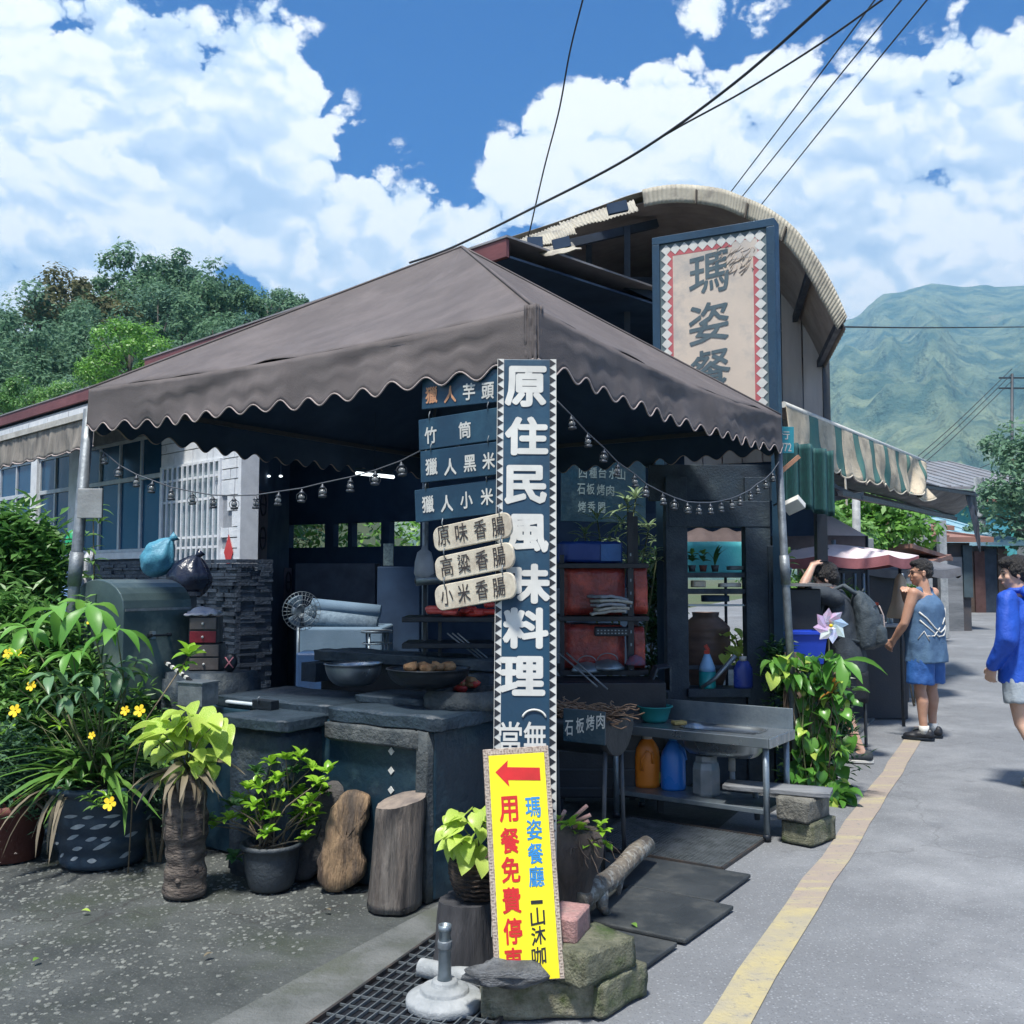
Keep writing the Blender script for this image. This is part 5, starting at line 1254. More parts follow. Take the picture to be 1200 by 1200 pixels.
rings = [rr_(1.06, bz + .003), rr_(1.0, bz + .002), rr_(.96, bz - .03), rr_(.93, bz - .12), rr_(.80, bz - .15), rr_(.1, bz - .155)]
rings2 = [rr_(.1, bz - .162), rr_(.84, bz - .158), rr_(.97, bz - .12), rr_(1.0, bz - .013)]
allr = rings + rings2; vs = [p for r_ in allr for p in r_]; fs = [(k * 24 + j, k * 24 + (j + 1) % 24, (k + 1) * 24 + (j + 1) % 24, (k + 1) * 24 + j) for k in range(len(allr) - 1) for j in range(24)]
mb.add(vs, fs, None, True); mb.build('basin', M_ss, sk)
for x, y in ((0, 0), (-Ls, 0), (0, Ds - .04), (-Ls, Ds - .04)):
    mb = MB(); mb.tube([(x, y, 0), (x, y, bz - .012)], .019, 12); lg = mb.build('leg', M_ssd, sk); mb = MB(); mb.lathe([(.024, 0), (.024, .03), (.019, .035)], 12, TR((x, y, 0))); mb.build('foot', M_black, lg)
zh = .175
mb = MB(); mb.box(-Ls, 0, .0, Ds - .04, zh - .03, zh); mb.build('shelf', M_ssd, sk, bevel=.004)
mb = MB(); mb.tube([(-.30, .22, bz - .155), (-.30, .22, bz - .26)], .022, 12); dn = mb.build('drain', mat('pvc', (.42, .40, .36), .5, scale=8), sk)
mb = MB(); mb.tube([(-.30, .22, bz - .25), (-.30, .23, bz - .33), (-.26, .25, bz - .36), (-.20, .26, bz - .345), (-.17, .27, bz - .37), (-.17, .3, .04)], .018, 10); mb.build('hose', mat('hose_grey', (.20, .23, .25), .5, scale=20), dn)
def onsk(x, y, z): return mixed(Fk, 0, 0, z) + V((math.cos(ADL) * x - math.sin(ADL) * y, math.sin(ADL) * x + math.cos(ADL) * y, 0))
# things on the sink
p = onsk(-Ls + .17, .22, zS + .002); t = thing('plastic_basin', 'small turquoise plastic basin on the left of the sink top', 'basin', p, 0)
M_tq = mat('turquoise_plastic', (.03, .33, .31), .35, col2=(.025, .27, .26), scale=5, bump=0)
mb = MB(); mb.lathe([(.0, .004), (.075, .002), (.085, .02), (.108, .095), (.118, .098), (.118, .104), (.104, .102), (.080, .03), (.07, .014), (0, .012)], 36); mb.build('bowl', M_tq, t)
p = onsk(-Ls + .36, .18, zS + .002); t = thing('sponge', 'yellow scouring sponge beside the turquoise basin', 'sponge', p, .3); mb = MB(); mb.box(-.045, .045, -.03, .03, 0, .026); mb.build('sponge', mat('sponge_yellow', (.62, .45, .16), .9, col2=(.5, .36, .12), scale=60, bump=.6), t, bevel=.008)
def bottle(name, label, p, prof, m, capm, capz, handle=True, rz=0, flat=.62):
    t = thing(name, label, 'bottle', p, rz); mb = MB(); mb.lathe(prof, 28, Matrix.Diagonal((1, flat, 1, 1))); mb.build('bottle', m, t)
    r_, z0, z1 = capz; mb = MB(); mb.lathe([(r_, z0), (r_, z1), (r_ * .9, z1 + .003), (0, z1 + .004)], 20); mb.build('cap', capm, t)
    return t
zs2 = zh + .001; s1 = .062 * 1.05
p = gz(759, 922, zs2); Yp = p.y; k = Yp / F
bt = bottle('detergent_bottle', 'large orange detergent bottle with white cap on the sink shelf', p, [(0, 0), (13.5 * k, 0), (14.2 * k, 4 * k), (14.2 * k, 34 * k), (13 * k, 44 * k), (9 * k, 51 * k), (5.5 * k, 55 * k), (5 * k, 57 * k), (0, 57 * k)], mat('orange_plastic', (.72, .22, .02), .35, col2=(.62, .18, .015), scale=3, bump=0), M_wht, (5.6 * k, 55 * k, 62 * k))
mb = MB(); mb.tube([(-7 * k, -9.5 * k, 20 * k), (-8 * k, -10 * k, 32 * k), (-2 * k, -9.5 * k, 42 * k), (4 * k, -9 * k, 40 * k), (5 * k, -9.8 * k, 28 * k)], 1.6 * k, 8); mb.build('grip_ridge', _mats['orange_plastic'], bt)
mb = MB(); mb.lathe([(14.5 * k, 6 * k), (14.5 * k, 18 * k)], 12, Matrix.Diagonal((1, .62, 1, 1)), smooth=True); mb2 = MB(); mb2.box(7 * k, 13 * k, -7.6 * k, -6.6 * k, 5 * k, 17 * k, TR(rz=.35)); mb2.build('label', mat('label_yellow', (.7, .6, .1), .5, col2=(.2, .4, .1), scale=40), bt)
p = gz(789, 925, zs2); k = p.y / F
bt = bottle('detergent_bottle', 'tall bright blue bottle next to the orange one', p, [(0, 0), (13.5 * k, 0), (14.5 * k, 3 * k), (14.5 * k, 36 * k), (12 * k, 44 * k), (7 * k, 52 * k), (4 * k, 57 * k), (0, 57 * k)], mat('blue_plastic', (.03, .20, .62), .3, col2=(.03, .17, .55), scale=3, bump=0), mat('blue_cap', (.05, .28, .6), .4, bump=0), (4.6 * k, 56 * k, 61 * k), flat=.75)
mb = MB(); mb.tube([(5 * k, -2 * k, 52 * k), (12 * k, -3 * k, 46 * k), (14.5 * k, -2 * k, 34 * k)], 1.8 * k, 8); mb.build('handle', _mats['blue_plastic'], bt)
p = gz(828, 931, zs2); k = p.y / F; t = thing('glass_jar', 'clear faceted jar half full of white powder on the sink shelf', 'jar', p, .2)
M_jar = mat('jar_glass', (.55, .6, .62), .12, trans=0.55, bump=.1, bscale=30, col2=(.4, .45, .47), scale=10)
mb = MB(); mb.lathe([(0, 0), (15 * k, 0), (16.5 * k, 3 * k), (16.5 * k, 30 * k), (15 * k, 37 * k), (13 * k, 39 * k), (13 * k, 45 * k), (12 * k, 45 * k), (12 * k, 38 * k), (15 * k, 30 * k), (15 * k, 3 * k), (0, 2 * k)], 8, smooth=False); mb.build('glass', M_jar, t, bevel=.004)
mb = MB(); mb.lathe([(0, 2.2 * k), (14.4 * k, 3.2 * k), (14.6 * k, 16 * k), (7 * k, 20 * k), (0, 18 * k)], 16, wob=.05); mb.build('powder', M_wht, t)
# plank and blocks by the right leg
pb0 = gz(948, 984); block('lower concrete block of the two supporting the grey plank', pb0, .30, .20, .13, ADL + 1.4, M_moss2, 11, .007, 'concrete_block', 'concrete block')
block('upper concrete block directly under the grey plank end', pb0 + V((-.03, 0, .132)), .32, .20, .13, ADL + 1.45, mat('grey_block', (.17, .17, .15), .9, col2=(.09, .09, .08), scale=8, bump=.9, third=(.27, .26, .22), tscale=6), 12, .007, 'concrete_block', 'concrete block')
pa, pb_ = gz(800, 925, .18), V((pb0.x + .04, pb0.y - .03, .284)); pa = V((pb_.x - .86, pb_.y + .28, .284))
t = thing('grey_plank', 'grey board resting on the concrete blocks and running under the sink', 'plank', (pb0.x, pb0.y, .266)); mb = MB(); rough_block(mb, .62, .20, .028, TR((-.16, .08, .014), ADL + .2), .002, 5, 2); mb.build('board', mat('plank_grey', (.22, .23, .24), .8, col2=(.12, .13, .14), scale=6, stretch=(.2, 1, 1), bump=.3), t)
# ------------------------------------------------------------------ plants
def leaf_mesh(kind, name='leaf'):
    """one blade, base at the origin, growing along +x, folded along the midrib and drooping"""
    W = {'oval': (.50, [0, .55, .95, 1, .85, .5, 0]), 'lance': (.22, [.1, .6, .95, 1, .8, .45, 0]), 'palm': (.30, [.12, .45, .85, 1, .9, .5, 0]),
         'heart': (.92, [.55, 1.0, 1, .88, .66, .36, 0]), 'strap': (.075, [.8, 1, 1, .95, .85, .6, 0]), 'blade': (.14, [.3, .8, 1, .95, .75, .45, 0])}[kind]
    wd, pr_ = W; n = len(pr_) - 1; mb = MB(); vs = []
    droop = {'oval': .10, 'lance': .22, 'palm': .35, 'heart': .22, 'strap': .75, 'blade': .3}[kind]
    for i, k in enumerate(pr_):
        x = i / n; z = .10 * math.sin(x * 2.2) - droop * x * x; xx = x * (1 - .25 * droop * x)
        if kind == 'heart' and i == 0: xx = -.06
        h = wd / 2 * k
        vs += [(xx if not (kind == 'heart' and i == 0) else -.12, -h, z + h * .45), (max(xx, 0), 0, z), (xx if not (kind == 'heart' and i == 0) else -.12, h, z + h * .45)]
    fs = []
    for i in range(n): a = i * 3; fs += [(a, a + 3, a + 4, a + 1), (a + 1, a + 4, a + 5, a + 2)]
    mb.add(vs, fs, None, True); return mb.mesh(name)
LEAFMATS = dict(
    pothos=leafmat('leaf_pothos', (.26, .50, .035), (.50, .66, .10), vein=(.58, .70, .18), gloss=.35, trans=.4),
    pothosd=leafmat('leaf_vine', (.045, .16, .03), (.13, .32, .05), gloss=.3, trans=.3),
    shrub=leafmat('leaf_shrub', (.15, .37, .03), (.33, .56, .05), gloss=.3, trans=.35),
    money=leafmat('leaf_money', (.10, .30, .05), (.22, .47, .09), gloss=.4, trans=.4),
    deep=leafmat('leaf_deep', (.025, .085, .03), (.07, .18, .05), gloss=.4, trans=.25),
    grey=leafmat('leaf_greygreen', (.07, .18, .09), (.17, .30, .15), gloss=.4, trans=.25),
    strap=leafmat('leaf_strap', (.08, .21, .04), (.18, .33, .07), gloss=.35, trans=.3),
    dry=leafmat('leaf_dry', (.13, .11, .07), (.24, .20, .14), gloss=.7, trans=.15),
    croton=leafmat('leaf_croton', (.42, .12, .03), (.20, .22, .04), gloss=.35, trans=.3),
    varieg=leafmat('leaf_variegated', (.05, .16, .05), (.20, .33, .14), vein=(.38, .46, .28), gloss=.35, trans=.3))
_lm = {}
def leafobj(kind, mk, parent, p, az, pitch, size, roll=0.0):
    k = (kind, mk)
    if k not in _lm: me = leaf_mesh(kind); me.materials.append(LEAFMATS[mk]); _lm[k] = me
    o = bpy.data.objects.new('leaf', _lm[k]); COL.objects.link(o); o.parent = parent
    o.location = p; o.rotation_euler = Euler((roll, -pitch, az), 'XYZ'); o.scale = (size, size, size); return o
M_stem = mat('stem', (.10, .16, .05), .7, col2=(.13, .11, .06), scale=20)
M_twig = mat('twig', (.20, .16, .11), .8, col2=(.10, .08, .05), scale=20)
M_soil = mat('soil', (.05, .04, .03), .95, col2=(.09, .075, .055), scale=30, bump=1)
def stem(parent, a, b, r=.004, m=None, bend=.15, seed=0):
    a, b = V(a), V(b); r_ = random.Random(seed); mid = a.lerp(b, .55) + V((r_.uniform(-1, 1), r_.uniform(-1, 1), .6)) * (b - a).length * bend
    mb = MB(); mb.tube([a, a.lerp(mid, .6), mid, mid.lerp(b, .6), b], [r, r * .9, r * .8, r * .65, r * .45], 6); return mb.build('stem', m or M_stem, parent)
def rosette(parent, p, n, size, kind, mk, r, pitch=(.0, .6), az0=0, sweep=6.283):
    for i in range(n):
        az = az0 + sweep * (i + r.uniform(-.25, .25)) / n
        leafobj(kind, mk, parent, V(p) + V((0, 0, r.uniform(-.3, .3) * size * .3)), az, r.uniform(*pitch), size * r.uniform(.75, 1.15), r.uniform(-.3, .3))
def loc_(t, q): return V(q) - t.location
def flower(parent, p, size, m, face=(-.2, -1, .35)):
    mb = MB(); f_ = V(face).normalized(); q = f_.to_track_quat('Z', 'Y').to_matrix().to_4x4(); q.translation = V(p)
    for i in range(5):
        a = 2 * math.pi * i / 5; pts = []
        for (rr__, w_) in ((.1, .15), (.55, .55), (.9, .5), (1.02, .1)):
            pts.append((rr__, w_))
        vs = [(math.cos(a) * r0 - math.sin(a) * w0 * .62, math.sin(a) * r0 + math.cos(a) * w0 * .62, .18 * r0) for r0, w0 in pts] + [(math.cos(a) * r0 + math.sin(a) * w0 * .62, math.sin(a) * r0 - math.cos(a) * w0 * .62, .16 * r0) for r0, w0 in pts]
        mb.add([V(v) * size + V((0, 0, i * .0006)) for v in vs], [(j, 4 + j, 5 + j, j + 1) for j in range(3)], q, True)
    fo = mb.build('flower', m, parent)
    return fo
M_fly = mat('yellow_petal', (.80, .58, .02), .5, col2=(.75, .50, .01), scale=30, bump=0, sub=0)

# striped navy pot with the big mixed planting
pc = gz(107, 1018); pc = V((pc.x, pc.y + .15, 0)); kf = pc.y / F
pot = thing('striped_pot', 'large navy ribbed pot painted with pale dashes, full of mixed foliage and yellow flowers', 'plant pot', pc, 0)
M_pot = mat('navy_pot', (.020, .045, .075), .4, col2=(.012, .028, .05), scale=4, bump=.15, third=(.04, .065, .085), tscale=5)
prof_ = [(.20, 0), (.212, .01)] + [(.212 + .075 * (z / .42) + .004 * math.sin(z * 60), z) for z in [.02 + .01 * i for i in range(38)]] + [(.305, .405), (.31, .415), (.31, .44), (.295, .44), (.28, .40), (0, .39)]
mb = MB(); mb.lathe(prof_, 64); mb.build('pot', M_pot, pot)
mb = MB(); mb.lathe([(.285, .395), (.2, .41), (0, .42)], 24, wob=.3); mb.build('soil', M_soil, pot)
rp_ = random.Random(31); mb = MB()
for row, z0 in enumerate((.06, .12, .17, .235, .29)):
    for j in range(7):
        a0 = R(200 + j * 23 + (row % 2) * 8 + rp_.uniform(-3, 3)); wv = rp_.uniform(.16, .30); sl2 = rp_.uniform(.0, .035); th_ = rp_.uniform(.008, .013); vs = []; n_ = 8
        if rp_.random() < .25: continue
        for i in range(n_ + 1):
            a = a0 + wv * i / n_ * 1.2; h = th_ * math.sin(math.pi * (i + .4) / (n_ + .8)); zc = z0 + sl2 * i / n_
            for dz in (-h, h):
                z = zc + dz; rr3 = .212 + .075 * (z / .42) + .004 * math.sin(z * 60) + .0025; vs.append((rr3 * math.cos(a), rr3 * math.sin(a), z))
        mb.add(vs, [(2 * i, 2 * i + 2, 2 * i + 3, 2 * i + 1) for i in range(n_)])
mb.build('painted_dashes', mat('pale_paint', (.42, .46, .47), .7, col2=(.28, .32, .34), scale=30, bump=0), pot, kind='stuff')
pl_ = thing('money_tree', 'money tree with large drooping palmate leaves rising above the striped pot', 'plant', pc + V((0, 0, .41)), 0)
r = random.Random(41)
base = pl_.location
for i, (px, py, dY, sz, n, mk) in enumerate(((103, 712, -.15, .26, 6, 'money'), (68, 712, -.05, .30, 6, 'money'), (137, 741, -.2, .24, 6, 'money'), (85, 765, -.25, .17, 7, 'money'), (60, 790, -.3, .16, 7, 'grey'), (110, 790, -.28, .15, 7, 'grey'), (135, 785, -.1, .18, 7, 'grey'),
        (75, 815, -.3, .15, 7, 'grey'), (100, 808, -.3, .14, 7, 'grey'), (150, 795, .0, .15, 7, 'grey'), (30, 735, .1, .2, 6, 'money'), (10, 757, .1, .2, 6, 'money'), (120, 825, -.2, .12, 7, 'grey'), (160, 775, .05, .13, 6, 'grey'))):
    q = at(px, py, pc.y + dY) - base; stem(pl_, (r.uniform(-.08, .08), r.uniform(-.08, .08), 0), q, .006, M_stem, .08, i)
    rosette(pl_, q, n, sz, 'palm', mk, r, (-.75, .35), r.uniform(0, 6))
pl2 = thing('lily_clump', 'clump of long arching strap leaves spilling over the striped pot to the left', 'plant', pc + V((-.05, -.02, .41)), 0)
for i in range(60):
    az = r.uniform(1.9, 6.0) if i < 44 else r.uniform(0, 6.28); L_ = r.uniform(.32, .62)
    leafobj('strap', 'strap', pl2, (r.uniform(-.1, .1), r.uniform(-.08, .08), r.uniform(-.02, .02)), az, r.uniform(.35, 1.1), L_, r.uniform(-.2, .2))
for i in range(10): leafobj('strap', 'dry', pl2, (r.uniform(-.12, -.02), r.uniform(-.2, 0), 0), r.uniform(3.0, 4.9), r.uniform(-.4, .3), r.uniform(.3, .45))
pl3 = thing('flowering_herb', 'bushy small-leaved herb with bright yellow five-petalled flowers around the striped pot', 'plant', pc + V((0, -.1, .42)), 0)
cl_ = [(12, 800), (30, 790), (50, 770), (22, 830), (45, 845), (70, 850), (100, 850), (130, 860), (155, 830), (172, 845), (60, 880), (90, 885), (35, 870), (10, 860), (120, 885), (150, 870), (165, 815), (0, 780), (108, 872), (80, 925), (105, 935), (125, 935), (95, 915), (65, 925), (5, 830), (20, 770), (40, 820), (85, 835), (140, 845), (5, 900), (115, 945), (140, 930)]
for i, (px, py) in enumerate(cl_):
    dY = r.uniform(-.32, .1) if py < 905 else -.33
    q = at(px, py, pc.y + dY) - pl3.location
    if i % 2 == 0: stem(pl3, (r.uniform(-.1, .1), 0, 0), q, .003, M_stem, .1, i)
    rosette(pl3, q, 8, .085, 'lance', ('strap', 'shrub', 'strap', 'deep')[i % 4], r, (-.2, .9), r.uniform(0, 6))
for px, py, dY, s_ in ((10, 766, -.2, .03), (37, 804, -.38, .028), (18, 833, -.4, .034), (108, 862, -.4, .02), (147, 833, -.35, .026), (164, 833, -.35, .033), (129, 942, -.45, .036), (107, 728, -.2, .025), (22, 765, -.2, .02)):
    flower(pl3, at(px, py, pc.y + dY) - pl3.location, s_, M_fly)
# dense undergrowth behind, seen as a mass between the named plants
def bush(name, label, spots, Y, depth, leaf, n, m, seed, cat='bush', kindm=None, group=None):
    r = random.Random(seed); c = at(*spots[0][:2], Y); c.z = 0; t = thing(name, label, cat, c, 0, group); mb = MB()
    for px, py, rad in spots:
        q = at(px, py, Y) - c; rr = rad / F * Y
        for k in range(int(n * rad * rad / 900)):
            d = V((r.gauss(0, .55), r.gauss(0, .55) * depth, r.gauss(0, .55))) ; p = q + d * rr
            az = r.uniform(0, 6.28); pi_ = r.uniform(-.4, .9); s = leaf * r.uniform(.6, 1.3)
            M_ = Matrix.Translation(p) @ Euler((r.uniform(-.4, .4), -pi_, az)).to_matrix().to_4x4()
            mb.add([(0, 0, 0), (s * .5, -s * .16, s * .05), (s, 0, -s * .08), (s * .5, s * .16, s * .05), ], [(0, 1, 2, 3)], M_)
    mb.build('foliage', m, t, kind='stuff')
    for i, (px, py, rad) in enumerate(spots[:7]): q = at(px, py, Y) - c; stem(t, (q.x * .3, 0, 0), q, .010, M_twig, .08, i)
    return t
bush('leafy_bush', 'dense dark green bush with narrow pale-edged leaves in front of the left windows', [(28, 640, 36), (5, 655, 34), (48, 650, 27), (60, 672, 18), (22, 685, 36), (0, 622, 24), (32, 705, 26), (54, 692, 20)], 7.2, .8, .13, 560, LF['mid'], 3)
bush('leafy_bush', 'low feathery green bush behind the striped pot at the left edge', [(25, 760, 40), (5, 800, 45), (60, 745, 32), (40, 820, 45), (85, 790, 36), (0, 870, 50), (50, 880, 50), (110, 840, 40), (110, 880, 40), (150, 850, 34), (150, 890, 30), (75, 900, 40), (10, 720, 30)], 6.0, .6, .085, 560, LF['mid'], 5)
bush('potted_bush', 'feathery green bush in shade behind the low pots', [(190, 880, 26), (175, 920, 26), (150, 930, 26), (30, 920, 36), (0, 900, 40)], 5.5, .5, .07, 500, LF['dark'], 6)
tq = at(14, 955, 5.6); t = thing('terracotta_pot', 'dark terracotta pot in shadow at the left edge of the yard', 'plant pot', (tq.x, tq.y, 0), 0)
mb = MB(); mb.lathe([(.15, 0), (.19, .25), (.21, .26), (.21, .31), (.19, .31), (.17, .26), (0, .25)], 32); mb.build('pot', M_terra, t)
# green tree pot plant near the window + hanging sprig
q = at(108, 636, 7.2); sp = thing('window_shrub', 'slim light green shrub before the window beside the tent leg', 'plant', (q.x, q.y, 0), 0)
for i in range(7): z = q.z - .35 + i * .1; rosette(sp, (r.uniform(-.06, .06), 0, z), 5, .15, 'lance', 'strap', r, (-.3, .5), r.uniform(0, 6))
stem(sp, (0, 0, 0), (0, 0, q.z + .25), .008, M_twig, .02)
# blue tarp and odds behind the bush
def drape(name, label, cat, px, py, Y, w_, h_, m, seed):
    c = at(px, py, Y); mb = MB(); mb.grid(lambda u, v: ((u - .5) * w_ * (1 - .2 * v), .12 * noise.noise(V((u * 4, v * 2, seed))) - .1 * (1 - v), (v - .5) * h_ + .06 * noise.noise(V((u * 3, v * 3, seed + 3)))), 30, 22); o = mb.build(name, m, loc=tuple(c), solid=.008); tag(o, label, cat); return o
drape('tarpaulin', 'crumpled light blue tarpaulin behind the bush stems', 'tarpaulin', 58, 698, 7.9, .62, .4, mat('tarp_blue', (.12, .26, .55), .5, col2=(.22, .38, .66), scale=5, bump=.3, stretch=(1, 1, .3)), 1)
drape('white_sack', 'white plastic sack behind the tent leg', 'sack', 95, 668, 8.0, .26, .26, mat('white_plastic', (.55, .56, .56), .4, scale=9, bump=.4), 2)
q = at(84, 638, 8.0); mb = MB(); mb.ball((0, 0, 0), (.055, .03, .11), 12, jit=.3, seed=2); o = mb.build('green_balloon_bag', mat('green_plastic', (.02, .42, .18), .35, col2=(.01, .3, .12), scale=6), loc=tuple(q)); tag(o, 'small bright green plastic bag hanging left of the tent leg', 'bag')

# rubbish sacks on the slate ledge
def sack(name, label, px, py, Y, rx, ry, rz_, m, seed, neck=True, tilt=0):
    c = at(px, py, Y); t = thing(name, label, 'bag', c, 0); mb = MB(); r_ = random.Random(seed)
    vs0 = MB(); vs0.ball((0, 0, 0), 1, 36)
    vs = []
    for v in vs0.v:
        p = V(v); a = math.atan2(p.y, p.x); k = 1 + .10 * math.sin(a * 7 + p.z * 3 + seed) * max(0, p.z + .2) + .16 * noise.noise(p * 2.1 + V((seed, 0, 0))) + .05 * noise.noise(p * 7)
        if p.z > .45: k *= 1 - .6 * (p.z - .45)
        vs.append((p.x * rx * k, p.y * ry * k, (p.z if p.z < .5 else .5 + (p.z - .5) * 1.5) * rz_))
    mb.add(vs, vs0.f, TR(ry=tilt), True); mb.build('body', m, t)
    if neck: mb = MB(); mb.tube([V((0, 0, rz_ * 1.1)), V((.01, 0, rz_ * 1.25)), V((.03, .01, rz_ * 1.5))], [.02, .03, .05], 10, TR(ry=tilt)); mb.build('neck', m, t)
    return t
sack('rubbish_bag', 'shiny black rubbish bag tied at the neck on the slate ledge', 222, 678, 10.2, .22, .2, .2, mat('black_bag', (.008, .012, .03), .22, col2=(.012, .018, .035), scale=4, bump=.5, bscale=12), 3, tilt=.3)
sack('woven_sack', 'teal woven plastic sack leaning beside the black bag', 185, 655, 10.25, .17, .15, .20, mat('teal_sack', (.07, .28, .38), .5, col2=(.05, .2, .3), scale=50, bump=.3), 8, tilt=.55)
sh0 = at(205, 700, 10.25); t = thing('ledge_bench', 'dark bench carrying the rubbish bag and the teal sack', 'bench', (sh0.x - .1, sh0.y, 0), AW)
mb = MB(); mb.box(-.75, .4, -.18, .18, sh0.z + .02, sh0.z + .06); mb.build('top', M_slate, t); 
for x in (-.72, .36): mb = MB(); mb.box(x - .02, x + .02, -.15, .15, 0, sh0.z + .02); mb.build('leg', M_dsteel, t)

# palm trunk pot with variegated pothos
b0 = gz(216, 1048); tz = .62
tk = thing('pothos_stump', 'rough palm trunk planter topped with a big variegated yellow-green pothos', 'plant', b0, 0)
M_palm = mat('palm_bark', (.14, .115, .095), .9, col2=(.055, .045, .04), scale=11, bump=1.0, bscale=24, stretch=(1, 1, 2.6), contrast=(.4, .6))
mb = MB(); mb.lathe([(.097 + .004 * math.sin(z * 70) + .006 * math.sin(z * 23), z) for z in [.0 + .012 * i for i in range(50)]] + [(.07, .60), (0, .6)], 40, wob=.14, seed=2); mb.build('trunk', M_palm, tk)
for k in range(3): mb = MB(); a = -1.6 + k * .9; mb.ball((.09 * math.cos(a), .09 * math.sin(a), .09 + .05 * k), (.016, .016, .016), 8, jit=.3); mb.build('knot', M_palm, tk)
r = random.Random(51); yo = b0.y
lv = [(200, 838), (222, 830), (240, 838), (258, 850), (185, 845), (212, 850), (230, 855), (250, 865), (262, 872), (195, 865), (215, 870), (235, 872), (180, 870), (205, 885), (225, 890), (245, 885), (258, 888), (190, 885), (172, 868), (215, 845), (240, 860), (228, 842), (200, 858), (250, 845), (168, 852), (182, 858), (210, 862), (232, 884), (245, 900), (262, 858), (220, 862), (196, 876), (242, 850), (208, 836), (190, 852), (255, 862)]
for i, (px, py) in enumerate(lv):
    q = at(px, py, yo + r.uniform(-.16, .06)) - tk.location; d = V((px - 216, 0, 0)); az = math.atan2(-.7 + r.uniform(-.4, .4), (px - 216) / 40 + r.uniform(-.5, .5))
    leafobj('heart', 'pothos', tk, q - V((math.cos(az), math.sin(az), 0)) * .05, az, r.uniform(-.75, .05), r.uniform(.10, .145), r.uniform(-.5, .5))
    if i % 3 == 0: stem(tk, (0, 0, .6), q - V((math.cos(az), math.sin(az), 0)) * .05, .004, M_stem, .1, i)
for i in range(26): a = r.uniform(3.0, 6.4); q = V((.06 * math.cos(a), .06 * math.sin(a), .60 + r.uniform(-.02, .05))); leafobj('blade', 'dry', tk, q, a, r.uniform(-.9, .15), r.uniform(.14, .26), r.uniform(-.6, .6))
for i in range(9): leafobj('heart', 'pothos', tk, V((r.uniform(-.1, .15), -.08, r.uniform(.58, .66))), r.uniform(3.8, 5.8), r.uniform(-1.2, -.5), r.uniform(.06, .09), r.uniform(-.5, .5))
for i in range(3): a = 4.0 + i * .9; mb = MB(); mb.tube([(.06 * math.cos(a), .06 * math.sin(a), .58), (.12 * math.cos(a), .12 * math.sin(a), .5), (.12 * math.cos(a), .13 * math.sin(a), .3)], .004, 5); mb.build('air_root', M_twig, tk)
hs_ = thing('sapling', 'thin bare stem with one tuft of light green leaves leaning over the tin', 'plant', (gz(180, 1000).x, 5.3, 0), 0)
q = at(222, 768, 5.3) - hs_.location; mb = MB(); mb.tube([(0, 0, 0), (.02, 0, .55), (.08, 0, .8), q], .004, 6); mb.build('stem', M_twig, hs_); rosette(hs_, q, 9, .10, 'oval', 'shrub', r, (-.3, .9)); rosette(hs_, q - V((.02, 0, .05)), 5, .08, 'oval', 'shrub', r, (-.6, .2))

# small round pot with glossy shrub
b0 = gz(312, 1047); b0 = V((b0.x, b0.y + .1, 0)); ps = thing('shrub_pot', 'dark round plastic pot holding a glossy light green shrub', 'plant pot', b0, 0)
M_dpot = mat('dark_pot', (.035, .045, .055), .55, col2=(.05, .06, .068), scale=12, bump=.35, bscale=50)
mb = MB(); mb.lathe([(.10, 0), (.112, .02), (.128, .09), (.133, .15), (.137, .195), (.152, .20), (.158, .212), (.152, .225), (.138, .222), (.125, .19), (0, .185)], 48); mb.build('pot', M_dpot, ps)
mb = MB(); mb.lathe([(.130, .19), (.07, .205), (0, .21)], 20, wob=.4); mb.build('soil', M_soil, ps)
sh = thing('glossy_shrub', 'light green glossy-leaved shrub with many bare stems growing in the dark round pot', 'plant', b0 + V((0, 0, .20)), 0)
tips = [(300, 905), (318, 895), (335, 890), (352, 888), (365, 900), (345, 905), (385, 905), (372, 918), (290, 925), (280, 940), (270, 945), (305, 925), (325, 915), (268, 960), (252, 968), (243, 960), (310, 945), (330, 935), (350, 930), (365, 940), (378, 930), (345, 960), (362, 965), (300, 965), (318, 958), (275, 1005), (357, 985), (312, 978), (298, 945), (322, 930), (338, 922), (288, 958), (355, 950), (370, 955)]
r = random.Random(61)
for i, (px, py) in enumerate(tips):
    q = at(px, py, b0.y + r.uniform(-.14, .1)) - sh.location; stem(sh, (r.uniform(-.06, .06), r.uniform(-.05, .05), 0), q, .005, M_twig, .12, i)
    rosette(sh, q, 10, .070, 'oval', 'shrub' if i % 5 else 'deep', r, (-.2, .9), r.uniform(0, 6))
for i in range(12):
    q = at(r.uniform(275, 380), r.uniform(915, 965), b0.y + .05) - sh.location; rosette(sh, q, 8, .065, 'oval', 'shrub', r, (-.2, .9))
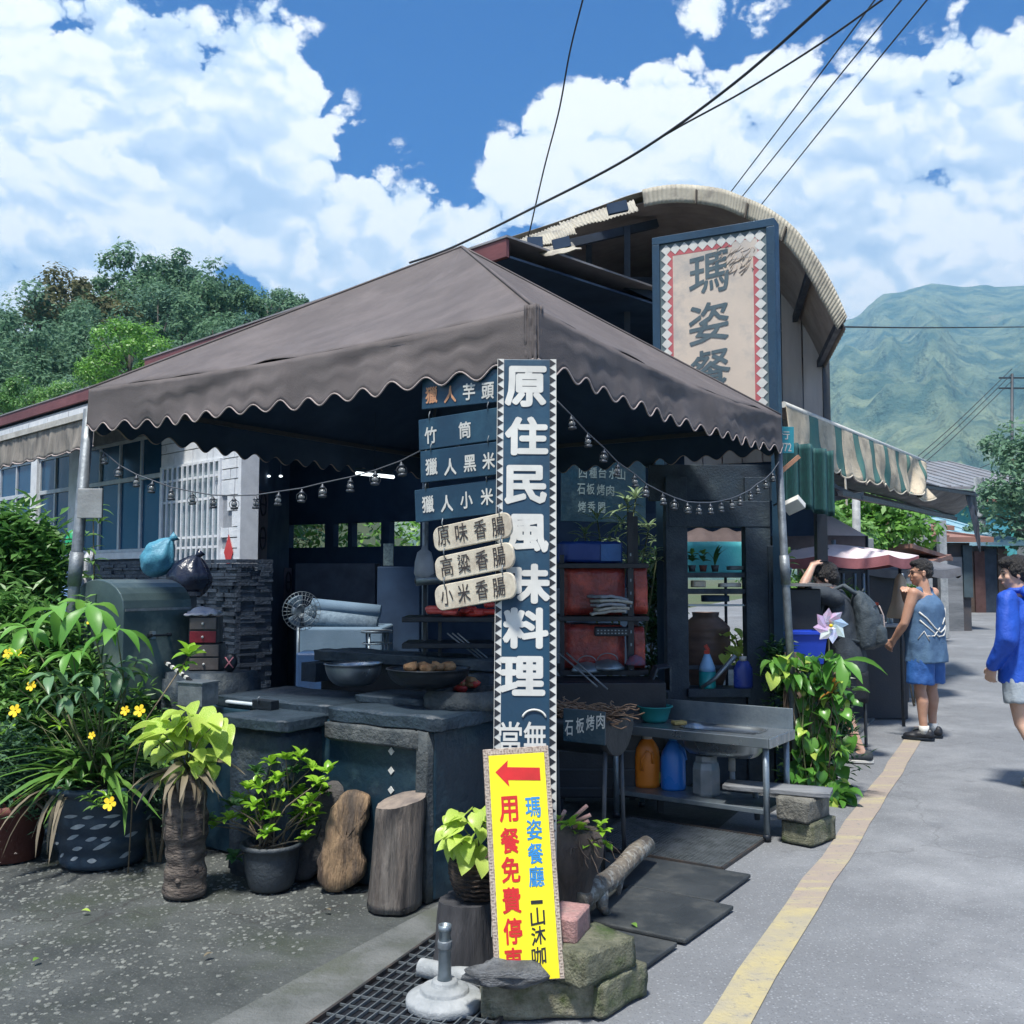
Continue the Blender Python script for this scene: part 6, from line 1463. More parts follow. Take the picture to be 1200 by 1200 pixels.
# pothos in woven planter
pp = thing('planter_pothos', 'yellow-green pothos crowding the woven planter left of the yellow sign', 'plant', bk.location + V((0, 0, .13)), 0)
for i in range(34):
    px, py = r.uniform(524, 576), r.uniform(948, 1012); q = at(px, py, bk.location.y + r.uniform(-.14, .05)) - pp.location; az = math.atan2(-.7 + r.uniform(-.4, .4), (px - 556) / 30)
    leafobj('heart', 'pothos', pp, q, az, r.uniform(-.9, .1), r.uniform(.065, .09), r.uniform(-.5, .5))
    if i % 3 == 0: stem(pp, (0, 0, 0), q, .003, M_stem, .1, i)
rs2 = thing('root_sprigs', 'green sprigs and pinkish cut twigs sprouting from the root stump', 'plant', rt_.location + V((0, 0, .40)), 0)
for px, py, n, s_ in ((668, 968, 6, .075), (678, 975, 6, .07), (690, 990, 6, .06), (662, 990, 5, .06), (706, 975, 7, .05), (704, 968, 6, .05), (710, 990, 6, .045), (655, 960, 5, .05)):
    q = at(px, py, rt_.location.y + r.uniform(-.1, .02)) - rs2.location; rosette(rs2, q, n, s_, 'oval', 'shrub', r, (-.4, .9)); stem(rs2, (0, 0, 0), q, .003, M_twig, .1, int(px))
M_ptw = mat('pink_twig', (.50, .30, .26), .7, scale=20)
for a, b in (((668, 965), (692, 955)), ((672, 970), (690, 962)), ((655, 965), (662, 950)), ((668, 962), (688, 944))): mb = MB(); mb.tube([at(*a, rt_.location.y - .03) - rs2.location, at(*b, rt_.location.y - .05) - rs2.location], .009, 7); mb.build('cut_twig', M_ptw, rs2)
wd = thing('weed', 'small green weed growing beside the mossy blocks', 'plant', gz(662, 1172), 0)
for px, py, s_ in ((672, 1118, .06), (680, 1125, .055), (662, 1128, .05), (678, 1140, .05), (668, 1136, .045)): q = at(px, py, 3.62) - wd.location; stem(wd, (0, 0, 0), q, .002, M_stem, .1, px); rosette(wd, q, 4, s_, 'oval', 'money', r, (-.3, .6))

# climbing vines and pots right of the sink
vc = gz(935, 950); vn = thing('pothos_vine', 'tall mass of trailing pothos vines climbing beside the right tent leg', 'plant', (vc.x + .12, vc.y + .5, 0), 0)
r = random.Random(71); Yv = vn.location.y
def vx(py): return (905, 985) if py < 800 else ((935, 990) if py < 880 else (925, 985))
pts_ = [];
for i in range(290):
    py = r.uniform(765, 965) if i < 262 else r.uniform(900, 985); a, b = vx(py); px = r.uniform(a, b) if r.random() < .8 else r.uniform(a - 8, b + 12)
    if py > 930: px = r.uniform(965, 995)
    q = at(px, py, Yv + r.uniform(-.35, .0)) - vn.location
    if q.z < .02: q.z = .03
    leafobj('heart', 'pothosd' if r.random() < .8 else 'pothos', vn, q, r.uniform(3.4, 6.0), r.uniform(-1.3, .2), r.uniform(.06, .13), r.uniform(-.6, .6))
for i in range(22):
    a = at(r.uniform(925, 985), r.uniform(770, 820), Yv - .2) - vn.location; b = at(r.uniform(935, 990), r.uniform(860, 945), Yv - .3) - vn.location; stem(vn, a, b, .005, M_twig if i % 2 else M_stem, .12, i)
mb = MB()
for i in range(9): a = r.uniform(0, 6.28); mb.tube([(.05 * math.cos(a), .05 * math.sin(a), 0), (.06 * math.cos(a + 1), .06 * math.sin(a + 1), .5), (.04 * math.cos(a + 2), .05 * math.sin(a + 2), 1.0)], .02, 7)
mb.build('tangled_core', M_root, vn)
for px, py, s_, n in ((985, 772, .30, 5), (930, 790, .16, 6), (905, 775, .14, 6)):
    q = at(px, py, Yv - .25) - vn.location; rosette(vn, q, n, s_, 'palm', 'money', r, (-1.0, .1), 3.2, 3.4)
q = at(975, 812, Yv - .3) - vn.location; rosette(vn, q, 12, .16, 'blade', 'croton', r, (-.2, 1.0))
q = at(985, 880, Yv - .3) - vn.location; rosette(vn, q, 14, .12, 'blade', 'strap', r, (-.2, 1.1))
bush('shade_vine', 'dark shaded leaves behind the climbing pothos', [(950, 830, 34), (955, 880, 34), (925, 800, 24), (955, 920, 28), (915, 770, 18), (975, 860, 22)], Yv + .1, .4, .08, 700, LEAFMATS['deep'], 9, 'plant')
# pinwheel
pw = at(972, 733, 7.0); t = thing('pinwheel', 'pastel foil pinwheel on a wooden stick above the vines', 'pinwheel', (pw.x, pw.y, 0), 0)
mb = MB(); mb.tube([(0, .02, .75), (0, .02, pw.z)], .006, 8); mb.build('stick', mat('stick', (.5, .36, .2), .7), t)
cols = [(.55, .70, .85), (.50, .72, .85), (.42, .58, .80), (.75, .42, .60), (.80, .48, .62), (.66, .50, .72), (.72, .55, .78), (.70, .75, .66)]
for i in range(8):
    a = 2 * math.pi * i / 8; c_, s_ = math.cos(a), math.sin(a)
    def P_(x, z, y): return (x * c_ - z * s_, y, pw.z + x * s_ + z * c_)
    mb = MB(); mb.add([P_(0, 0, 0), P_(.045, -.035, -.01), P_(.125, .01, -.03), P_(.075, .05, -.02), P_(.02, .035, -.025)], [(0, 1, 2, 3, 4)]); mb.build('vane', mat('foil_%s' % 'abcdefgh'[i], cols[i], .25, .3, col2=cols[(i + 2) % 8], scale=12, bump=0), t, solid=.001)
mb = MB(); mb.ball((0, -.035, pw.z), .014, 10); mb.build('hub', M_fly, t)
# plants behind the rack
bg_ = thing('variegated_plant', 'tall cane plant with pale-edged leaves behind the goods rack', 'plant', (at(725, 700, 8.0).x, 8.0, 0), 0); r = random.Random(81)
for i in range(42):
    px, py = r.uniform(672, 782), r.uniform(590, 660)
    if py < 590 + abs(px - 735) * .75: continue
    q = at(px, py, 8.0 + r.uniform(-.4, .3)) - bg_.location; rosette(bg_, q, 6, .17, 'blade', 'varieg', r, (-.5, .7), r.uniform(0, 6))
for i, (px, py) in enumerate(((735, 590), (745, 585), (700, 610), (760, 620), (685, 625), (770, 650))): q = at(px, py, 8.0) - bg_.location; stem(bg_, (r.uniform(-.1, .1), 0, 0), q, .012, M_stem, .05, i); rosette(bg_, q, 8, .18, 'blade', 'varieg', r, (0, 1.1))
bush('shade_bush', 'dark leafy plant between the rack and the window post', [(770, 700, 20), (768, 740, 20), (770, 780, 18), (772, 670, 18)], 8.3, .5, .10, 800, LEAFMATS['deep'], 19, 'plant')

# a few fallen leaves on the yard
for i, (px, py, m_, lab) in enumerate(((95, 1070, 'pothos', 'small pale fallen leaf on the wet concrete below the striped pot'), (38, 1130, 'strap', 'yellowish fallen leaf near the lower left corner of the yard'), (388, 1070, 'dry', 'brown fallen leaf in front of the driftwood slab'), (250, 1120, 'dry', 'dry curled leaf in the middle of the pebbled yard'), (740, 1090, 'strap', 'tiny green leaf lying on the middle rubber mat'))):
    o = link('fallen_leaf', leaf_mesh('oval', 'fallen_leaf'), LEAFMATS[m_], loc=tuple(gz(px, py) + V((0, 0, .012 if i < 4 else .03))), rot=(.1, .1, i * 1.3)); o.scale = (.045,) * 3; tag(o, lab, 'leaf')
# ------------------------------------------------------------------ timber window frame at the back of the sink
Yw = 7.55
M_frm = mat('stall_timber', (0.022, 0.042, 0.065), .6, col2=(0.012, 0.024, 0.04), scale=5, bump=.3, third=(.04, .06, .075), tscale=6)
def pt(px, py, Y): return at(px, py, Y)
wf = thing('timber_hatch', 'dark painted timber hatch frame with shelves behind the sink', 'hatch', (at(840, 700, Yw).x, Yw, 0), 0)
O_ = wf.location
def WB(name, x0, x1, y0, y1, d0=-.06, d1=.06, m=None, Y=Yw):
    a = at(x0, y1, Y) - O_; b = at(x1, y0, Y) - O_; mb = MB(); mb.box(a.x, b.x, d0, d1, max(a.z, 0), b.z); return mb.build(name, m or M_frm, wf, bevel=.004)
WB('post', 782, 803, 560, 960, -.07, .07); WB('post', 876, 899, 560, 960, -.07, .07)
WB('lintel', 782, 899, 588, 618, -.075, .075); WB('header_board', 760, 905, 545, 587, -.03, .03)
WB('shelf', 803.5, 875.5, 671, 677, -.04, .12); WB('shelf', 803.5, 875.5, 690, 696, -.04, .12); WB('rail', 803.5, 875.5, 708, 710.5, -.02, 0, M_ss)
WB('sill', 803.5, 875.5, 805, 815, -.12, .12); WB('rail', 803.5, 875.5, 779, 784, -.05, -.03)
WB('lower_board', 803.5, 875.5, 816, 950, -.02, .02)
WB('side_board', 899.5, 903, 640, 820, -.09, .03)
# items on the hatch
u = at(829, 780, 7.9); t = thing('clay_urn', 'big brown ribbed clay urn seen through the hatch', 'urn', (u.x, 7.95, at(829, 812, 7.9).z), 0)
kk = 7.9 / F; h_ = 92 * kk; mb = MB()
mb.lathe([(0, 0), (17 * kk, 0), (20 * kk, 12 * kk)] + [((21 + 7.5 * math.sin(min(1, i / 20) * 2.0)) * kk + .0022 * math.sin(i * 2.1), (14 + i * 2.4) * kk) for i in range(27)] + [(20 * kk, 84 * kk), (15 * kk, 88 * kk), (16 * kk, 93 * kk), (13 * kk, 93 * kk), (12 * kk, 86 * kk), (0, 80 * kk)], 48)
mb.build('jar', mat('urn_clay', (.17, .105, .08), .5, col2=(.10, .065, .055), scale=4, bump=.1, stretch=(1, 1, 3)), t)
st = thing('urn_plinth', 'dark box under the clay urn', 'plinth', (u.x, 7.95, 0), 0); mb = MB(); mb.box(-.25, .25, -.2, .2, 0, t.location.z - .001); mb.build('box', M_navy, st)
q = at(829, 803, Yw - .07); t = thing('spray_bottle', 'turquoise and white spray bottle with a red trigger on the hatch sill', 'bottle', (q.x, q.y, at(829, 805, Yw).z), -.3); kk = Yw / F
mb = MB(); mb.lathe([(0, 0), (9 * kk, 0), (9.6 * kk, 2 * kk), (9.6 * kk, 19 * kk), (0, 19 * kk)], 20); mb.build('body', mat('spray_teal', (.02, .34, .36), .3, bump=0), t)
mb = MB(); mb.lathe([(9.6 * kk, 19.2 * kk), (9.0 * kk, 24 * kk), (4.5 * kk, 36 * kk), (3.2 * kk, 39 * kk), (0, 39 * kk)], 20); mb.build('shoulder', mat('spray_blue', (.16, .42, .72), .3, col2=(.3, .5, .75), bump=0), t)
mb = MB(); mb.box(-3 * kk, 3 * kk, -3 * kk, 3 * kk, 39 * kk, 43 * kk); mb.beam((2 * kk, 0, 43 * kk), (-2 * kk, 0, 49 * kk), 4 * kk, 4 * kk); mb.build('trigger', mat('spray_red', (.5, .05, .03), .4, bump=0), t, bevel=.002)
q = at(871, 803, Yw - .07); t = thing('bleach_bottle', 'deep blue bottle with handle at the right of the hatch sill', 'bottle', (q.x, q.y, at(829, 805, Yw).z), 0)
mb = MB(); mb.lathe([(0, 0), (10 * kk, 0), (11 * kk, 3 * kk), (11 * kk, 22 * kk), (7 * kk, 30 * kk), (4 * kk, 32 * kk), (0, 33 * kk)], 20, Matrix.Diagonal((1, .6, 1, 1))); mb.build('bottle', mat('navy_plastic', (.04, .08, .42), .3, bump=0), t)
mb = MB(); mb.lathe([(4.4 * kk, 31 * kk), (4.4 * kk, 36 * kk), (0, 36.3 * kk)], 14); mb.build('cap', M_wht, t)
mb = MB(); mb.tube([at(822, 806, Yw - .12), at(838, 795, Yw - .14), at(862, 768, Yw - .16)], [.012, .016, .02], 8); o = mb.build('grey_wand', M_ssd); tag(o, 'short grey metal wand leaning across the hatch sill', 'wand')
hp_ = thing('hatch_pothos', 'bright yellow-green pothos beside the clay urn', 'plant', (at(862, 760, 7.7).x, 7.72, 0), 0); r = random.Random(91)
for i in range(22): q = at(r.uniform(850, 874), r.uniform(738, 785), 7.7 + r.uniform(-.1, .1)) - hp_.location; leafobj('heart', 'pothos', hp_, q, r.uniform(3.6, 5.8), r.uniform(-.9, .3), r.uniform(.07, .11), r.uniform(-.4, .4))
stem(hp_, (0, 0, .7), (0, 0, 1.1), .01)
# shelf plants and bits
for i, (px, lab) in enumerate(((811, 'small dark potted plant at the left of the upper hatch shelf'), (824, 'small bushy potted plant on the upper hatch shelf'), (838, 'spiky upright potted plant on the upper hatch shelf'))):
    b0 = at(px, 670, Yw + .04); t = thing('shelf_plant', lab, 'plant', b0, 0); mb = MB(); mb.lathe([(.022, 0), (.032, .05), (.028, .05), (0, .045)], 14); mb.build('pot', M_terra if i == 1 else M_dpot, t)
    if i == 2:
        for k in range(12): leafobj('blade', 'deep', t, V((0, 0, .05)), r.uniform(0, 6.28), r.uniform(.9, 1.5), r.uniform(.12, .2))
    else: rosette(t, V((0, 0, .08)), 9, .07, 'oval', 'deep', r, (-.2, 1.2)); rosette(t, V((0, 0, .13)), 7, .06, 'oval', 'strap', r, (0, 1.2))
for i, (px, py, w_, h_, m, lab) in enumerate(((818, 688, .10, .05, M_crm, 'pale carton on the lower hatch shelf'), (855, 688, .16, .03, M_wht, 'flat white packet on the lower hatch shelf'), (838, 705, .2, .05, M_navy, 'dark tray hanging under the lower hatch shelf'), (862, 668, .12, .03, M_bgrey, 'grey packet on the upper hatch shelf'))):
    b0 = at(px, py, Yw + .05); mb = MB(); rough_block(mb, w_, .09, h_, TR((0, 0, h_ / 2)), .004, 3, i); o = mb.build('shelf_packet', m, loc=tuple(b0)); tag(o, lab, 'packet')
q = at(838, 655, 8.6); mb = MB(); mb.grid(lambda u_, v_: ((u_ - .5) * .62, .03 * math.sin(u_ * 9), (v_ - .5) * .30), 20, 6); o = mb.build('teal_tarp', mat('teal_tarp', (.05, .38, .40), .5, col2=(.10, .48, .50), scale=6), loc=tuple(q), solid=.006); tag(o, 'sunlit turquoise tarp seen through the upper hatch', 'tarpaulin')
q = at(838, 625, 8.9); mb = MB(); mb.grid(lambda u_, v_: ((u_ - .5) * .75, .3 * v_, .16 * v_ + .02 * math.sin(u_ * 20)), 20, 4); o = mb.build('brown_awning', mat('brown_cloth', (.10, .075, .075), .8), loc=tuple(at(838, 640, 8.9)), solid=.006); tag(o, 'small brown scalloped awning in the top of the hatch', 'awning')

# ------------------------------------------------------------------ goods rack
Yr = 7.0; rk = thing('goods_rack', 'black slotted metal rack of shelves right of the tall sign', 'rack', (at(700, 700, Yr).x, Yr, 0), 0); O2 = rk.location
def RB(parent, O3, name, x0, x1, y0, y1, d0, d1, m, Y=Yr, bevel=.004, kind=None):
    a = at(x0, y1, Y) - O3; b = at(x1, y0, Y) - O3; mb = MB(); mb.box(a.x, b.x, d0, d1, a.z, b.z); return mb.build(name, m, parent, bevel=bevel, kind=kind)
for x0, x1, d in ((656, 661, 0), (735, 742, 0), (664, 668, .5), (752, 758, .5)):
    a = at(x0, 600 if x0 > 700 else 650, Yr) - O2; b = at(x1, 600, Yr) - O2; mb = MB(); mb.box(a.x, b.x, d, d + .03, 0, a.z)
    p_ = mb.build('upright', M_black, rk, bevel=.002)
    if x0 > 700 and d == 0:
        hm = MB(); hm.box(-.005, .005, -.003, -.001, -.010, .010); hme = hm.mesh('slot'); hme.materials.append(M_ssd)
        for i in range(16): link('slot', hme, None, p_, loc=((a.x + b.x) / 2, 0, .35 + i * .09))
for y0 in (722, 785, 660):
    RB(rk, O2, 'shelf', 655, 760, y0, y0 + 6, -.02, .52, M_black)
def crate(name, label, cat, x0, x1, y0, y1, m, d=(.05, .45), Y=Yr, bevel=.02):
    a = at(x0, y1, Y); b = at(x1, y0, Y); t = thing(name, label, cat, ((a.x + b.x) / 2, Y + d[0], a.z), 0); mb = MB(); rough_block(mb, b.x - a.x, d[1] - d[0], b.z - a.z, TR((0, (d[1] - d[0]) / 2, (b.z - a.z) / 2)), .008, 6, x0 * .1); mb.build('body', m, t); return t
M_rplas = mat('red_wrap', (.36, .05, .04), .25, col2=(.20, .035, .035), scale=6, bump=.5, bscale=20, third=(.55, .09, .06), tscale=7)
crate('wrapped_goods', 'red plastic-wrapped bundle on the upper rack shelf', 'bundle', 660, 733, 664, 721, M_rplas)
crate('wrapped_goods', 'red plastic-wrapped bundle on the lower rack shelf', 'bundle', 660, 733, 733, 784, M_rplas)
crate('wrapped_goods', 'narrow bright red wrapped goods at the right end of the upper rack shelf', 'bundle', 743, 760, 661, 720, M_rplas)
crate('wrapped_goods', 'narrow bright red wrapped goods at the right end of the lower rack shelf', 'bundle', 743, 757, 736, 784, M_rplas)
M_bluec = mat('blue_crate', (.015, .06, .30), .4, col2=(.012, .045, .24), scale=4, bump=.05)
c = crate('blue_box', 'flat royal blue plastic box on top of the rack', 'box', 656, 731, 634, 659, M_bluec)
a = at(705, 652, Yr) - c.location; mb = MB(); mb.box(a.x, a.x + .14, -.012, -.002, .01, .13); mb.build('lighter_panel', mat('blue_panel', (.03, .14, .42), .4), c)
for i in range(5):
    p = at(712 + (i % 2) * 4, 718 - i * 4.2, Yr - .02); mb = MB(); mb.grid(lambda u_, v_, i=i: ((u_ - .5) * (.24 - .02 * (i % 3)), (v_ - .5) * .2, .012 * math.sin(u_ * 3.1) + .008 * noise.noise(V((u_ * 4, v_ * 4, i)))), 12, 8)
    o = mb.build('folded_towel', mat('towel_%s' % 'abcde'[i], ((.46, .46, .42), (.50, .47, .40), (.36, .38, .42), (.50, .50, .46), (.30, .33, .38))[i], .9, scale=18), loc=tuple(p), solid=.018, rot=(0, .05 * (i - 2), .1 * i)); tag(o, ('folded pale towel at the bottom of the pile on the rack', 'second cream towel of the pile on the rack', 'greyish towel in the middle of the pile on the rack', 'cream towel near the top of the pile on the rack', 'patterned grey cloth topping the towel pile')[i], 'towel', 'pile of towels on the rack')
t = thing('wire_basket', 'small black perforated basket hanging under the upper rack shelf', 'basket', at(716, 745, Yr - .05), 0); mb = MB(); mb.box(-.115, .115, -.06, .06, 0, .06); mb.build('basket', M_cast, t, bevel=.006)
hm = MB(); hm.box(-.005, .005, -.0625, -.0605, -.004, .004); hme = hm.mesh('hole'); hme.materials.append(M_ssd)
for i in range(9):
    for j in range(2): link('hole', hme, None, t, loc=(-.095 + i * .024, 0, .02 + j * .02))
for i, (px, py, r_, lab) in enumerate(((688, 783, .11, 'upturned grey bowl under the rack'), (712, 780, .12, 'dull metal pot lid with wire handle'), (745, 775, .07, 'small checked cloth bundle by the rack'))):
    p = at(px, py + 4, Yr - .04); t = thing('pot_lid' if i < 2 else 'cloth_bundle', lab, 'pot lid' if i < 2 else 'cloth', p, 0); mb = MB(); mb.lathe([(r_, 0), (r_ * .95, .02), (r_ * .6, .055), (0, .07)], 24, wob=.02); mb.build('body', M_ssd if i < 2 else mat('checked', (.25, .06, .09), .8, col2=(.1, .1, .16), scale=40), t)
    if i < 2: mb = MB(); mb.tube([(r_ * .6 * math.cos(a), -.01, .06 + .05 * math.sin(a)) for a in [R(18 * j) for j in range(11)]], .004, 6); mb.build('handle', M_steel, t)
lw = thing('lower_stove', 'dark iron stove cabinet under the rack', 'stove', at(706, 795, 6.6) * 1, 0); lw.location.z = 0; z_ = at(706, 800, 6.6).z
mb = MB(); mb.box(-.32, .42, 0, .45, .1, z_); mb.build('body', M_black, lw, bevel=.01)
for k in range(4): mb = MB(); mb.box(-.30, .40, -.012, -.001, .16 + k * .12, .17 + k * .12); mb.build('rib', M_dsteel, lw)
for x in (-.28, .38):
    for y in (.04, .4): mb = MB(); mb.box(x - .02, x + .02, y - .02, y + .02, 0, .1); mb.build('foot', M_black, lw)
for a, b in (((655, 765), (700, 805)), ((664, 765), (712, 808))): mb = MB(); mb.tube([at(*a, 6.3), at(*b, 6.2)], .006, 6); o = mb.build('iron_rod', M_steel); tag(o, 'thin iron rod leaning into the tray of dry vines, %s one' % ('left' if a[0] == 655 else 'right'), 'rod')
t = thing('tilted_crate', 'small dark open crate leaning by the window post', 'crate', at(775, 806, 6.9), 0); mb = MB()
for a, b in (((758, 808), (768, 782)), ((768, 782), (783, 780)), ((783, 780), (783, 808)), ((783, 808), (758, 808))): k_ = MB(); k_.beam(at(*a, 6.9) - t.location, at(*b, 6.9) - t.location, .22, .012); k_.build('side', M_stone, t)
# tray of dry vines with its small sign
tb_ = at(684, 870, 5.35); t = thing('vine_grill', 'black half-drum grill heaped with dry brown vines', 'grill', (tb_.x - .02, 5.35, 0), ADL)
zt_ = at(684, 838, 5.35).z; mb = MB(); mb.grid(lambda u_, v_: ((u_ - .5) * .46, .17 * math.cos(math.pi * v_), zt_ - .19 * math.sin(math.pi * v_)), 10, 16); mb.build('drum', M_cast, t, solid=.006)
for x in (-.23, .23): mb = MB(); mb.add([(x, .17 * math.cos(a), zt_ - .19 * math.sin(a)) for a in [math.pi * i / 14 for i in range(15)]], [tuple(range(15))]); mb.build('end_plate', M_cast, t, solid=.006)
for x, y in ((-.2, -.12), (.2, -.12), (-.2, .12), (.2, .12)): mb = MB(); mb.tube([(x, y, 0), (x, y * .7, zt_ - .12)], .012, 8); mb.build('leg', M_dsteel, t)
r = random.Random(101)
vb = MB()
for i in range(260):
    p = V((r.uniform(-.2, .22), r.uniform(-.12, .12), zt_ - .02 + r.uniform(0, .07))); a = r.uniform(0, 6.28); pts = [p]
    for j in range(4): a += r.uniform(-.8, .8); p = p + V((math.cos(a) * .035, math.sin(a) * .02, r.uniform(-.012, .014))); pts.append(p)
    vb.tube(pts, .0035, 4, caps=False)
vb.build('dry_vines', mat('dry_vine', (.30, .20, .13), .8, col2=(.13, .085, .06), scale=30), t, kind='stuff')
B = Board('stall_sign', 'small dark sign reading 石板烤肉 fixed to the vine grill', 'sign', at(684, 832, 5.12), at(684, 871, 5.12), .245, .012, M_paintd, right=-dl)
for ch, px, py in (('石', 667, 853), ('板', 680, 850), ('烤', 692, 847), ('肉', 704, 845)): B.char(M_wht, ch, px, py, 11, 18, bold=.012, slant=.1)

# ------------------------------------------------------------------ sausage stall behind the hanging boards
Ys = 6.0; t = thing('sausage_stand', 'dark iron stand with a shelf of sausages behind the cream boards', 'stand', (at(530, 730, Ys).x, Ys, 0), 0); O3 = t.location
for y0 in (722, 752): RB(t, O3, 'shelf', 474, 582, y0, y0 + 6, -.15, .2, M_cast, Ys)
for x0 in (496, 514, 578): a = at(x0, 722, Ys) - O3; mb = MB(); mb.box(a.x - .01, a.x + .01, .1, .12, 0, a.z); mb.build('leg', M_dsteel, t)
for k in range(3): mb = MB(); mb.tube([at(524 + k * 6, 742, Ys - .1) - O3, at(562 + k * 5, 772, Ys - .1) - O3], .005, 6); mb.build('brace', M_steel, t)
M_pinks = mat('pink_sausage', (.62, .12, .10), .4, col2=(.5, .06, .05), scale=20, bump=.05)
r = random.Random(111)
for i in range(22):
    px, py = (r.uniform(496, 530), r.uniform(711, 720)) if i < 10 else (r.uniform(528, 580), r.uniform(708, 720)); p = at(px, py, Ys - .08 + r.uniform(-.05, .1)); a = r.uniform(-.5, .3) if i < 10 else r.uniform(-1.4, 1.4); dv = V((math.cos(a) * .055, math.sin(a) * .03, 0))
    mb = MB(); mb.tube([-dv, -dv * .8, dv * .8, dv], [.006, .017, .017, .006], 8); o = mb.build('sausage', M_pinks if i < 10 else M_meat, loc=tuple(p)); tag(o, 'plump pink sausage in the left heap on the stand' if i < 10 else 'dark red sausage in the right heap under the cream boards', 'sausage', 'pink sausages on the stand' if i < 10 else 'red sausages on the stand')
for i in range(7):
    p = at(r.uniform(538, 556), r.uniform(796, 808), 5.45); mb = MB(); mb.ball((0, 0, 0), (.04, .03, .022), 10, jit=.4, seed=i); o = mb.build('meat_piece', M_meat if i % 3 else M_food, loc=tuple(p)); tag(o, 'red lump of raw meat right of the wok', 'meat', 'raw meat beside the wok')
mt = thing('meat_tray', 'dark tray under the red meat right of the wok', 'tray', at(548, 812, 5.45), 0); mb = MB(); mb.box(-.08, .07, -.08, .1, -.02, 0.004); mb.build('tray', M_cast, mt, bevel=.004)
p = at(497, 690, 6.3); t = thing('paper_roll_stand', 'grey-white kettle-shaped paper holder with a metal roll left of the cream boards', 'holder', p, 0)
mb = MB(); mb.lathe([(.05, .06), (.065, .10), (.06, .17), (.045, .23), (.02, .25), (.015, .27), (0, .275)], 20); mb.build('hood', mat('grey_plastic', (.34, .36, .40), .5, scale=8), t)
mb = MB(); mb.tube([(-.05, -.03, .05), (.16, .0, .07)], .032, 20); mb.build('roll', M_ssd, t); mb = MB(); mb.tube([(-.051, -.031, .05), (-.055, -.032, .0499)], .02, 16); mb.build('roll_core', M_black, t)
mb = MB(); mb.tube([(.0, .05, .1), (.0, .05, -p.z)], .014, 8); mb.build('pole', M_dsteel, t)

# ------------------------------------------------------------------ dining room contents, dim
def inb(name, label, cat, x0, x1, y0, y1, m, Y, d=.4, bevel=.01, z0=None):
    a = at(x0, y1, Y); b = at(x1, y0, Y); z = a.z if z0 is None else z0; t = thing(name, label, cat, ((a.x + b.x) / 2, Y, z), 0); mb = MB(); mb.box(-(b.x - a.x) / 2, (b.x - a.x) / 2, 0, d, 0, b.z - z); mb.build('body', m, t, bevel=bevel); return t
M_cloth = mat('table_cloth', (.13, .20, .27), .8, col2=(.09, .15, .21), scale=2)
M_matr = mat('rolled_mat', (.15, .21, .26), .85, col2=(.08, .12, .16), scale=22)
inb('covered_table', 'table under a pale blue-grey cloth deep in the dining room', 'table', 350, 448, 736, 800, M_cloth, 9.6, .9, .02, 0)
for (x0, y0, x1, y1, r_, lab) in ((358, 718, 442, 728, .085, 'speckled pale rolled mat on the covered table'), (366, 704, 446, 712, .07, 'bluish rolled mat behind the speckled one')):
    Y = 9.9 if r_ > .08 else 10.2; t = thing('rolled_mat', lab, 'mat', at(x0, y0 + 5, Y), 0); mb = MB(); v_ = at(x1, y1, Y) - at(x0, y0, Y); mb.tube([V(), v_ * .5, v_], r_, 20); mb.build('roll', M_matr if r_ > .08 else M_cloth, t)
fc = at(353, 716, 9.0); t = thing('pedestal_fan', 'round pedestal fan standing in the dim doorway', 'fan', (fc.x, fc.y, 0), .5); R_ = .175
mb = MB(); mb.tube([(0, .08, 0), (0, .08, fc.z)], .016, 10); mb.lathe([(.16, 0), (.15, .03), (.03, .05)], 24, TR((0, .08, 0))); mb.build('stand', M_ssd, t)
mb = MB(); mb.lathe([(.05, 0), (.06, .04), (.05, .10), (0, .11)], 20, TR((0, .03, fc.z), rx=-math.pi / 2)); mb.build('motor', M_ssd, t)
for i in range(3):
    mb = MB(); a = i * 2.094; mb.grid(lambda u_, v_, a=a: ((.03 + u_ * .115) * math.cos(a + (v_ - .5) * 1.1), -.01 + .03 * v_, fc.z + (.03 + u_ * .115) * math.sin(a + (v_ - .5) * 1.1)), 6, 6); mb.build('blade', M_cloth, t, solid=.002)
cg = MB()
for rr in (.175, .14, .10, .06): cg.tube([(rr * math.cos(a), -.045 + .25 * (rr / .175) ** 2 * .12, fc.z + rr * math.sin(a)) for a in [R(12 * i) for i in range(31)]], .0025, 4)
for i in range(28): a = R(i * 360 / 28); cg.tube([(.02 * math.cos(a), -.045, fc.z + .02 * math.sin(a)), (.175 * math.cos(a), -.015, fc.z + .175 * math.sin(a)), (.16 * math.cos(a), .06, fc.z + .16 * math.sin(a))], .0018, 4)
cg.build('guard', M_ssd, t, kind='stuff')
st_ = at(442, 740, 8.6); t = thing('metal_stool', 'black tubular stool in front of the rolled mats', 'stool', (st_.x, st_.y, 0), .3)
zt_ = st_.z; mb = MB(); mb.tube([(.13 * math.cos(a), .13 * math.sin(a), zt_) for a in [R(20 * i) for i in range(19)]], .012, 6); mb.build('seat_ring', M_ssd, t); mb = MB(); mb.lathe([(.12, zt_ - .01), (.12, zt_ + .008), (0, zt_ + .01)], 20); mb.build('seat', M_black, t)
for i in range(4): a = R(45 + 90 * i); mb = MB(); mb.tube([(.11 * math.cos(a), .11 * math.sin(a), zt_), (.16 * math.cos(a), .16 * math.sin(a), 0)], .010, 6); mb.build('leg', M_ssd, t)
for z in (zt_ - .1, .3): mb = MB(); mb.tube([((.12 + (zt_ - z) * .05) * math.cos(a), (.12 + (zt_ - z) * .05) * math.sin(a), z) for a in [R(20 * i) for i in range(19)]], .006, 5); mb.build('ring', M_ssd, t)
inb('storage_cabinet', 'dark cabinet stacked with papers behind the stool', 'cabinet', 441, 492, 664, 800, M_navy, 10.6, .5, .01, 0)
